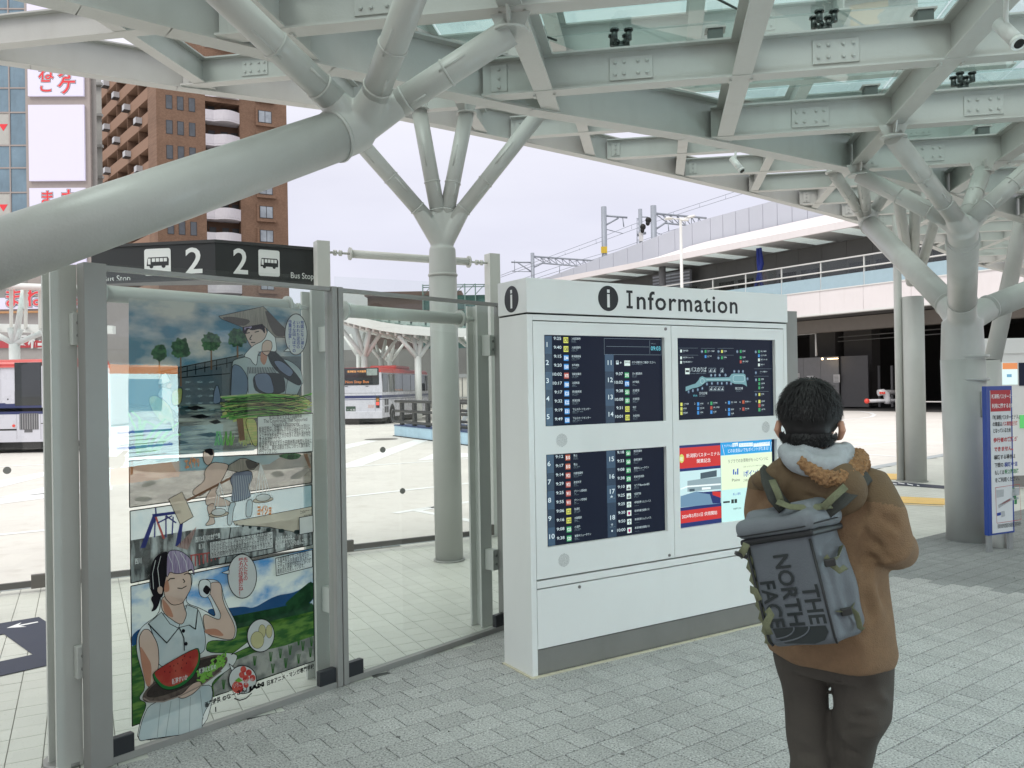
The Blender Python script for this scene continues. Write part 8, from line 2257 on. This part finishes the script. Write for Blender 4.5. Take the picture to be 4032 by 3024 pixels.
se = MB(); pth = [A(3148, 1812, 2.47), A(3185, 1845, 2.46), A(3240, 1880, 2.45), A(3300, 1888, 2.46), A(3350, 1868, 2.49), A(3386, 1828, 2.54), A(3384, 1800, 2.60), A(3360, 1792, 2.68)]
se.path(pth, [.012, .018, .024, .027, .029, .030, .026, .02], 20)
sh_ = cloth('sherpa_edge', se, SHP, per, .0035, 1, seed=3, amp=.008, freq=125)
gh = MB()
gh.path([A(3092, 1778, 2.60), A(3112, 1800, 2.54), A(3165, 1826, 2.495), A(3230, 1838, 2.485), A(3300, 1826, 2.51), A(3338, 1808, 2.57), A(3330, 1800, 2.70), A(3250, 1800, 2.78), A(3130, 1790, 2.74), A(3092, 1778, 2.62)], [.026, .032, .034, .034, .034, .030, .03, .03, .03, .026], 20)
gh.path([A(3110, 1752, 2.58), A(3160, 1775, 2.535), A(3240, 1800, 2.52), A(3300, 1780, 2.54), A(3332, 1772, 2.59), A(3320, 1775, 2.70), A(3220, 1775, 2.76), A(3120, 1755, 2.68)], [.020, .026, .026, .024, .026, .026, .026, .02], 18)
gf = []
a, b = A(3130, 1790, 2.47), A(3300, 1815, 2.47); gf.append(((a + b) / 2, (b - a).normalized(), .006, .12, -.008))
a, b = A(3150, 1760, 2.5), A(3210, 1820, 2.46); gf.append(((a + b) / 2, (b - a).normalized(), .006, .05, .006))
cloth('inner_hood', gh, GRH, per, .006, 3, gf, 6, .008, 20)
# hem band seam and yoke seam lines
# ---- trousers and shoes
tr = MB()
rings(tr, [(A(3270, 2640, 2.66), .160, .120, FA), (A(3268, 2540, 2.66), .165, .125, FA)])
tr.path([hipR + UP * .02, A(3392, 2690, 2.60), A(3395, 2800, 2.58), A(3366, 2900, 2.62), A(3348, 3000, 2.66), knR.lerp(anR, .5), anR - UP * .01], [.110, .092, .086, .072, .064, .064, .062], 26)
tr.path([hipL + UP * .02, A(3166, 2700, 2.70), A(3180, 2850, 2.69), A(3190, 3000, 2.66), knL.lerp(anL, .5), anL - UP * .01], [.098, .075, .067, .060, .060, .062], 26)
tfold = []
def tfo(u0, v0, u1, v1, Y, wd, dep):
 a, b = A(u0, v0, Y), A(u1, v1, Y); tfold.append(((a + b) / 2, (b - a).normalized(), wd, (b - a).length * .6, dep))
tfo(3300, 2770, 3500, 2800, 2.52, .014, .014); tfo(3300, 2815, 3470, 2830, 2.52, .010, -.012); tfo(3440, 2700, 3505, 2790, 2.52, .014, .010); tfo(3110, 2900, 3240, 2940, 2.61, .010, .008); tfo(3120, 2960, 3250, 2975, 2.60, .009, -.009); tfo(3300, 2880, 3440, 2850, 2.53, .012, -.008); tfo(3270, 2620, 3330, 2750, 2.52, .014, -.010); tfo(3130, 3000, 3250, 3020, 2.6, .009, .008); tfo(3290, 2850, 3360, 2960, 2.5, .012, .010); tfo(3090, 2650, 3150, 2900, 2.6, .012, -.008); tfo(3390, 2900, 3470, 2870, 2.52, .010, .009); tfo(3290, 2940, 3420, 2990, 2.52, .010, -.010); tfo(3400, 2620, 3440, 2760, 2.52, .012, -.009)
cloth('trousers', tr, TRS, per, .0085, 4, tfold, 4, .012, 9)
for n_ in (anR, anL):
 s_ = MB().path([n_ - UP * .035 - pf * .06, n_ - UP * .035 + pf * .02, n_ - UP * .045 + pf * .12, n_ - UP * .058 + pf * .19], [.045, .050, .043, .028], 18)
 so = fused('shoe', s_, SHOE, per, .008, 3)
 obj('sole', MB().rbox((-.045, -.11, -.012), (.045, .215, .012), Matrix(((prr.x, pf.x, 0, n_.x), (prr.y, pf.y, 0, n_.y), (0, 0, 1, .0135), (0, 0, 0, 1))), .01), mat('sole_grey', (.3, .3, .3), rough=.7), so)
phc = (wrR + wrL) / 2 + pf * .05 + UP * .045
single('phone', MB().rbox((-.037, -.005, -.075), (.037, .005, .075), Matrix(((prr.x, pf.x, 0, phc.x), (prr.y, pf.y, 0, phc.y), (0, 0, 1, phc.z), (0, 0, 0, 1))) @ Matrix.Rotation(R(-50), 4, 'X'), .004), SHOE, 'dark phone held in both hands in front of the person', 'phone')

# ================================================================== BACKPACK
BP1 = mat('pack_slate', (.105, .118, .135), rough=.62, var=.10, scale=9, bump=.15, bscale=180)
BP2 = mat('pack_lid', (.150, .168, .185), rough=.58, var=.08, scale=8, bump=.15, bscale=160)
BPT = mat('pack_print', (.012, .018, .020), rough=.42, var=.05)
BPK = mat('pack_piping', (.012, .013, .015), rough=.5)
WEB = mat('webbing_olive', (.16, .17, .10), rough=.9, var=.15, scale=60, bump=.5, bscale=400)
WEBD = mat('strap_dark', (.045, .048, .042), rough=.85, var=.12, scale=60, bump=.4, bscale=400)
BUC = mat('buckle_black', (.02, .02, .02), rough=.4)
be = R(15)
px_ = (prr * math.cos(be) + UP * math.sin(be)).normalized(); pz_ = (UP * math.cos(be) - prr * math.sin(be)).normalized(); pn_ = px_.cross(pz_)
class PF(Frame):
 def __init__(s, o, e, u): s.o = Vector(o); s.e = e; s.u = u; s.n = e.cross(u); s.yaw = 0
PK0 = PF(A(3118, 2325, 2.415), px_, pz_)
c_TL, c_TR, c_BR, c_BL = [PK0.px(u, v) for u, v in ((2930, 2128), (3205, 2152), (3300, 2543), (3018, 2498))]
xL, xR = (c_TL[0] + c_BL[0]) / 2, (c_TR[0] + c_BR[0]) / 2; zB, zT_ = (c_BL[1] + c_BR[1]) / 2 - .018, (c_TL[1] + c_TR[1]) / 2
DPK = .165
pk = thing('backpack', 'slate grey box-shaped backpack with black lettering and olive webbing on the person', 'backpack', PK0.P((xL + xR) / 2, zB, -.1))
def pb_(mb, x0, x1, z0, z1, o0, o1, r=.02, seg=4):
 bm = bmesh.new(); c = ((x0 + x1) / 2, (z0 + z1) / 2, (o0 + o1) / 2); d = (x1 - x0, z1 - z0, o1 - o0)
 bmesh.ops.create_cube(bm, size=1, matrix=Matrix.Translation(c) @ Matrix.Diagonal(d + (1,)))
 bmesh.ops.bevel(bm, geom=bm.edges[:], offset=min(r, min(d) * .45), segments=seg, profile=.5, affect='EDGES')
 return mb.bm(bm, PK0.M(0, 0, 0), smooth=True)
shell = MB(); pb_(shell, xL, xR, zB, zT_ + .03, -DPK, 0, .022)
pb_(shell, xR - .06, xR + .012, zB + .015, zT_ - .02, -DPK - .01, -.035, .035); pb_(shell, xL + .0, xR - .02, zB + .02, zB + .16, -DPK - .03, -.02, .04)
shell_o = cloth('shell', shell, BP1, pk, .006, 4, [(PK0.P(xR + .012, (zB + zT_) / 2 - .03, -.09), pz_, .010, .12, -.008), (PK0.P(xR + .012, zB + .12, -.13), pz_, .012, .1, .008)], 9, .006, 12)
lid = MB(); pb_(lid, xL - .022, xR + .024, zT_ + .022, zT_ + .085, -DPK - .01, .018, .026); pb_(lid, xL - .0, xR + .008, zT_ + .06, zT_ + .108, -DPK, -.02, .022)
lid_o = cloth('lid', lid, BP2, pk, .006, 6, [(PK0.P((xL + xR) / 2, zT_ + .112, -.08), px_, .03, .14, -.012)], 12, .007, 12)
zb_m = MB(); pb_(zb_m, xL - .012, xR + .014, zT_ + .006, zT_ + .026, -DPK, .010, .008)
obj('zip_band', zb_m, BPK, lid_o)
zp = MB()
zp.path([PK0.P(xL - .02, zT_ + .040, .0), PK0.P(xL + .01, zT_ + .036, .0195), PK0.P(xR - .01, zT_ + .036, .0205), PK0.P(xR + .024, zT_ + .040, .0), PK0.P(xR + .026, zT_ + .042, -.12)], .0022, 6)
obj('zip', zp, BPK, lid_o)
pp = MB()
pp.path([PK0.P(xR - .004, zT_ - .0, .001), PK0.P(xR - .004, zB + .02, .001), PK0.P(xR - .006, zB + .004, -.006)], .0042, 8); obj('piping', pp, BPK, pk)
pp = MB(); pp.path([PK0.P(xL + .004, zT_ - .0, .001), PK0.P(xL + .004, zB + .02, .001), PK0.P(xL + .01, zB + .004, -.006)], .0042, 8); obj('piping', pp, BPK, pk)
# lettering runs down the face, tops of the letters to the right
wF = xR - xL; hF = zT_ - zB
def down(txt, fx, z_hi, z_lo, h, bold=.0012):
 """text rotated a quarter turn clockwise: baseline towards the left"""
 M = PK0.M(xL + wF * fx, zB + hF * z_hi, .0035, rot=-PI / 2)
 return obj('lettering', MB().text(txt, M, .06, width=hF * (z_hi - z_lo), height=h, bold=bold), BPT, shell_o)
lt_ = wF * .235
down('THE', .70, .57, .20, lt_); down('NORTH', .40, .90, .21, lt_); down('FACE', .10, .66, .20, lt_)
# quarter-dome mark at the foot of the lettering
dm = MB(); cxd, czd = xL + wF * .10, zB + hF * .185
pts = [(cxd, czd)] + [(cxd + wF * .80 * math.sin(t), czd - hF * .165 * (1 - math.cos(t)) * 0 - 0) for t in ()]
pts = [(cxd + wF * .02, czd), (cxd + wF * .80, czd), (cxd + wF * .82, czd - hF * .06), (cxd + wF * .74, czd - hF * .135), (cxd + wF * .60, czd - hF * .165), (cxd + wF * .16, czd - hF * .150), (cxd + wF * .05, czd - hF * .09)]
dm.poly([PK0.P(x, z, .0035) for x, z in pts[::-1]]); obj('dome_mark', dm, BPT, shell_o)
ln = MB()
for r0_ in (.30, .52):
 ps = [PK0.P(cxd + wF * (.06 + r0_ * math.sin(t) * 1.0), czd - hF * .145 * math.sin(t * .98) * (0.4 + r0_), .0042) for t in [PI * .5 * i / 8 for i in range(9)]]
 ps = [PK0.P(cxd + wF * (r0_ + .02) * math.cos(t) + wF * .03, czd - hF * (.10 if r0_ < .4 else .135) * math.sin(t), .0042) for t in [PI / 2 * i / 10 for i in range(11)]]
 ln.path(ps, .0022, 6)
obj('dome_line', ln, BP1, shell_o)
# daisy chain and straps on the left edge
wb_ = MB(); pts = []
for i in range(15):
 z = zT_ - .02 - i * (hF - .03) / 14; pts.append(PK0.P(xL - .008 + .006 * (i % 2), z, -.012 + .008 * ((i + 1) % 2)))
wb_.path(pts, .011, 10, flat=(.28, 1), up=pn_); obj('daisy_chain', wb_, WEB, pk)
dk = MB(); dk.path([PK0.P(xL + .002, zT_ + .0, -.018), PK0.P(xL + .002, zB + .02, -.018)], .016, 10, flat=(.3, 1), up=pn_); obj('chain_backing', dk, WEBD, pk)
def strap(name, pts, w, m, parent=pk, up=None): return obj(name, MB().path(pts, w, 10, flat=(.16, 1), up=up or pn_), m, parent)
def P_(u, v, Y): return A(u, v, Y)
b_ = obj('buckle', MB().rbox((-.018, -.013, -.006), (.018, .013, .006), Matrix.Translation(P_(2918, 2185, 2.46)) @ Matrix.Rotation(R(20), 4, 'Y'), .004), BUC, pk)
strap('side_strap', [P_(2940, 2140, 2.44), P_(2930, 2165, 2.44), P_(2912, 2190, 2.46)], .012, WEB)
strap('side_strap', [P_(3250, 2190, 2.33), P_(3268, 2210, 2.32), P_(3300, 2195, 2.38), P_(3312, 2150, 2.42)], .009, WEB)
strap('strap_tail', [P_(3272, 2222, 2.315), P_(3290, 2235, 2.31), P_(3305, 2248, 2.31), P_(3330, 2232, 2.32)], .009, WEB)
strap('side_strap', [P_(3300, 2408, 2.33), P_(3345, 2405, 2.37), P_(3370, 2350, 2.42), P_(3375, 2320, 2.46)], .009, WEB)
strap('strap_tail', [P_(3345, 2395, 2.36), P_(3372, 2415, 2.36), P_(3382, 2450, 2.36), P_(3385, 2470, 2.36), P_(3400, 2478, 2.36)], .009, WEB)
for u, v, Y in ((3268, 2215, 2.31), (3332, 2408, 2.345)):
 obj('buckle', MB().rbox((-.016, -.006, -.011), (.016, .006, .011), Matrix.Translation(P_(u, v, Y)) @ Matrix.Rotation(R(-10), 4, 'Y'), .004), BUC, pk)
strap('side_strap', [P_(2955, 2320, 2.47), P_(2975, 2330, 2.44), P_(2990, 2365, 2.43)], .012, WEB)
strap('daisy_loop', [P_(3020, 2400, 2.40), P_(3035, 2420, 2.39), P_(3015, 2460, 2.39), P_(3030, 2498, 2.39)], .013, WEB)
# shoulder straps over the hood and shoulders
strap('shoulder_strap', [P_(3090, 2000, 2.47), P_(3055, 1960, 2.475), P_(3030, 1900, 2.52), P_(3020, 1862, 2.60), P_(3030, 1850, 2.70)], .026, WEBD, up=Vector((0, -1, .4)))
strap('load_strap', [P_(3080, 1990, 2.45), P_(3062, 1940, 2.445), P_(3040, 1890, 2.48)], .011, WEB, up=Vector((0, -1, .3)))
strap('shoulder_strap', [P_(3250, 2010, 2.42), P_(3310, 1965, 2.43), P_(3370, 1910, 2.45), P_(3412, 1868, 2.50), P_(3428, 1855, 2.60)], .026, WEBD, up=Vector((0, -1, .4)))
strap('load_strap', [P_(3240, 2000, 2.40), P_(3280, 1960, 2.405), P_(3330, 1915, 2.42)], .011, WEB, up=Vector((0, -1, .3)))
strap('haul_loop', [P_(3060, 1975, 2.43), P_(3110, 1995, 2.41), P_(3190, 2000, 2.40), P_(3270, 1990, 2.42)], .014, WEB, up=Vector((0, -.6, 1)))
# ================================================================== NOTICE BOARD, CAMERAS, SMALL THINGS
N0, N1 = aty(3883, 1525, 8.35), aty(4040, 1522, 8.62)
NF = Frame(Vector((N0.x, N0.y, 0)), math.atan2(N1.y - N0.y, N1.x - N0.x)); nw = .405
NBL = mat('board_blue', (.012, .05, .28), rough=.35, var=.04)
nb_ = thing('notice_board', 'tall narrow blue-framed notice board on metal legs in front of the stout column', 'notice board', NF.P(nw / 2, 0))
nz1 = NF.px(3885, 1521)[1]; nz0 = .17
obj('frame', fbox(MB(), NF, 0, nw, nz0, nz1, -.05, 0, .006), NBL, nb_)
zpn = Z(3500, 1350, 1.951)
obj('sheet', fbox(MB(), NF, .052, nw - .03, nz0 + .02, nz1 - .045, .0005, .003), mat('sheet_white', (.66, .68, .70), rough=.5, var=.02), nb_)
rz1 = NF.px(*zpn(880, 362))[1]; rz0 = NF.px(*zpn(880, 525))[1]
obj('red_heading', fbox(MB(), NF, .058, nw - .036, rz0, rz1, .0032, .0045), mat('heading_red', (.42, .02, .03), rough=.5, var=.03), nb_)
def nt(txt, x0, y, x1, m, bold=.001):
 a, z = NF.px(*zpn(x0, y)); b, _ = NF.px(*zpn(x1, y)); return obj('lettering', MB().text(txt, NF.M(a, z, .0052), .05, width=b - a, bold=bold, height=None), m, nb_)
tw = mat('letter_white', (.75, .75, .76), var=0); tk = mat('letter_black', (.02, .02, .022), var=0); tr_ = mat('letter_red', (.45, .02, .03), var=0); tb = mat('letter_blue', (.02, .05, .30), var=0); tg = mat('letter_green', (.02, .22, .07), var=0)
nt('新潟駅バスターミナル', 785, 428, 975, tw); nt('利用に関するお願い', 788, 500, 978, tw)
nt('『新潟駅バスターミナル』', 783, 590, 990, tk); nt('の車道は', 793, 640, 865, tk); nt('バス専用走行路', 868, 636, 985, tr_); nt('となっているため', 796, 690, 930, tk)
nt('歩行者の横断が', 800, 762, 985, tr_, .0016); nt('できません。', 803, 832, 950, tr_, .0016); nt('横断する場合は', 805, 895, 968, tk); nt('下図の', 808, 955, 875, tk); nt('横断歩道', 884, 950, 985, tb); nt('もしくは', 810, 1012, 880, tk); nt('駅２階通路', 886, 1005, 995, tg); nt('をご利用ください。', 812, 1070, 998, tk)
nt('新潟市都市政策部 新潟駅周辺整備事務所', 832, 1425, 1012, tk, .0003)
mp_ = MB(); o__ = .0052
def nq(pts): mp_.poly([NF.P(*NF.px(*zpn(x, y)), o__) for x, y in pts])
A0q = [(815, 1112), (1000, 1085), (1012, 1358), (826, 1385)]
for (p, q) in zip(A0q, A0q[1:] + A0q[:1]):
 a, z = NF.px(*zpn(*p)); c, d = NF.px(*zpn(*q)); l = math.hypot(c - a, d - z); nx, nz_ = -(d - z) / l * .002, (c - a) / l * .002
 mp_.poly([NF.P(a + nx, z + nz_, o__), NF.P(a - nx, z - nz_, o__), NF.P(c - nx, d - nz_, o__), NF.P(c + nx, d + nz_, o__)])
obj('map_border', mp_, tr_, nb_)
mp_ = MB(); nq([(824, 1190), (878, 1180), (880, 1125), (822, 1130)]); nq([(840, 1270), (940, 1210), (995, 1200), (990, 1180), (930, 1190), (835, 1245)]); nq([(940, 1180), (1000, 1170), (1000, 1110), (945, 1120)]); nq([(860, 1340), (890, 1330), (885, 1290), (858, 1295)])
obj('map_shape', mp_, mat('map_grey', (.42, .44, .46), var=.1, scale=60), nb_)
mp_ = MB(); nq([(855, 1250), (930, 1208), (928, 1196), (852, 1238)]); obj('map_route', mp_, tr_, nb_)
for n_, (x, y) in enumerate(((945, 1150), (955, 1200), (960, 1240))): 
 mp_ = MB(); nq([(x, y), (x + 20, y - 3), (x + 20, y - 40), (x, y - 36)]); obj('map_mark', mp_, tg, nb_)
mp_ = MB(); nq([(828, 1330), (858, 1322), (856, 1300), (826, 1308)]); obj('map_mark', mp_, tb, nb_)
for a in (.01, nw - .07): obj('leg', fbox(MB(), NF, a, a + .06, 0, nz0 - .001, -.045, -.012, .003), mat('leg_alu', (.34, .35, .35), rough=.4, metal=.5), nb_)
cb = onz(*Z(2632, 1974, 1.58)(2078, 292)) + Vector((0, .085, 0))
single('concrete_weight', MB().path([cb, cb + UP * .20, cb + UP * .205], [.085, .085, .075], 26), mat('weight_white', (.55, .54, .50), rough=.7), 'short white cylinder weight standing on the pavers behind the notice board', 'weight')
# a small clamp with a plate on the stout column
CC = mat('camera_white', (.66, .68, .66), rough=.35)
def cctv(u, v, Y, label, zroof, d):
 c = aty(u, v, Y); t = thing('security_camera', label, 'camera', c)
 obj('housing', MB().path([c - d * .10, c + d * .10], .036, 20), CC, t); obj('hood', MB().path([c + d * .101, c + d * .125], .039, 20), CC, t)
 obj('lens', MB().path([c + d * .1255, c + d * .128], .026, 16), mat('lens_black', (.01, .01, .01), rough=.1), t)
 obj('mount', MB().path([c, c - d * .02 + UP * .06, Vector((c.x, c.y, zroof))], .013, 10), CC, t)
cctv(3968, 128, 4.35, 'white cylindrical security camera hanging from the roof beams at the top right corner', ZN + .02, Vector((0.05, -.55, -.62)).normalized())
cctv(2900, 646, 9.4, 'small white security camera under the farther canopy, above the station roof', ZF + .02, Vector((.35, -.5, -.75)).normalized())
# lit board and dark display across the walkway behind the viewer; the first pane mirrors them
nrm = G.n
def mirror(p): return p - G.n * 2 * (p - G.o).dot(G.n)
RY = 9.2
def mp(u, v):   # where a thing must stand so that it is mirrored at this point of the pane
 d = ray(u, v); c = Vector((0, 0, CAM_H)); t = (G.o - c).dot(G.n) / d.dot(G.n); hit = c + d * t
 return hit, d
hit, d0 = mp(640, 1620)
rd = (d0 - G.n * 2 * d0.dot(G.n)).normalized(); ctr = hit + rd * 6.4
RYW = G.yaw + PI + R(-17)
# corner points solved on the cabinet plane
RFm = Frame(Vector((ctr.x, ctr.y, 0)), RYW)
def rp(u, v):
 h, dd = mp(u, v); q = dd - G.n * 2 * dd.dot(G.n); t = (RFm.o - h).dot(RFm.n) / q.dot(RFm.n); s = h + q * t - RFm.o
 return s.dot(RFm.e), s.z
q = [rp(*z4(x, y)) for x, y in ((678, 775), (1098, 775), (1098, 1465), (678, 1475))]
ax0, ax1 = min(p[0] for p in q), max(p[0] for p in q); az0, az1 = min(p[1] for p in q), max(p[1] for p in q)
if RFm.n.dot(hit - ctr) < 0: RFm.n = -RFm.n; 
ic = thing('information_cabinet', 'information cabinet behind the viewer, lit orange-topped notice mirrored in the poster glass', 'information cabinet', RFm.P(0, 0))
def rbx(name, a0, a1_, z0, z1, o0, o1, m, par=None):
 mb = MB(); P = [RFm.P(a, z, o) for o in (o0, o1) for a, z in ((a0, z0), (a1_, z0), (a1_, z1), (a0, z1))]
 mb.add(P, [(0, 3, 2, 1), (4, 5, 6, 7), (0, 1, 5, 4), (1, 2, 6, 5), (2, 3, 7, 6), (3, 0, 4, 7)]); return obj(name, mb, m, par or ic)
dw = [rp(*z4(x, y)) for x, y in ((1110, 780), (1500, 1100))]
e_far = dw[1][0]; sg_ = 1 if e_far > ax0 else -1
lo_, hi_ = min(ax0, e_far) - .12, max(ax1, e_far) + .12
rbx('carcass', lo_, hi_, 0, 2.4, -.35, 0, CABW)
wp = rbx('lit_notice', ax0, ax1, az0, az1, .002, .01, screen_mat('notice_glow', (.62, .85, .88), 17.0))
hh_ = az1 - az0
rbx('notice_header', ax0, ax1, az1 - hh_ * .075, az1, .0105, .013, screen_mat('notice_orange', (.70, .28, .10), 12.0), wp); rbx('notice_footer', ax0, ax1, az0, az0 + hh_ * .14, .0105, .013, screen_mat('notice_orange2', (.70, .28, .10), 4.0), wp)
xm = lambda f: (ax0 + (ax1 - ax0) * f) if sg_ > 0 else (ax1 - (ax1 - ax0) * f)
rbx('notice_picture', *sorted((xm(.26), xm(.75))), az1 - hh_ * .40, az1 - hh_ * .12, .0105, .013, screen_mat('notice_blue', (.25, .55, .70), 12.0), wp)
for f in (.56, .69): rbx('notice_rule', *sorted((xm(.1), xm(.9))), az1 - hh_ * (f + .02), az1 - hh_ * f, .0105, .013, screen_mat('notice_rule_blue', (.05, .17, .55), 12.0), wp)
for k in range(7): rbx('notice_text', *sorted((xm(.14), xm(.5 + .3 * ((k * 7) % 3) / 2))), az1 - hh_ * (.60 + .035 * k + .01), az1 - hh_ * (.60 + .035 * k), .0105, .012, screen_mat('notice_text_grey', (.3, .42, .46), 12.0), wp)
dsp = rbx('dark_display', *sorted((xm(1.04), xm(1.75))), az1 - hh_ * .48, az1, .002, .01, LCD)
for r_ in range(5):
 for c_ in range(3): rbx('display_row', *sorted((xm(1.12 + .2 * c_), xm(1.2 + .2 * c_))), az1 - hh_ * (.14 + .065 * r_) - .02, az1 - hh_ * (.14 + .065 * r_), .0105, .012, screen_mat('row_glow', (.4, .6, .6), 2.5), dsp)
ds2 = rbx('lit_display', *sorted((xm(1.04), xm(1.75))), az0 + hh_ * .05, az1 - hh_ * .55, .002, .01, screen_mat('display_glow', (.25, .50, .60), 2.5))
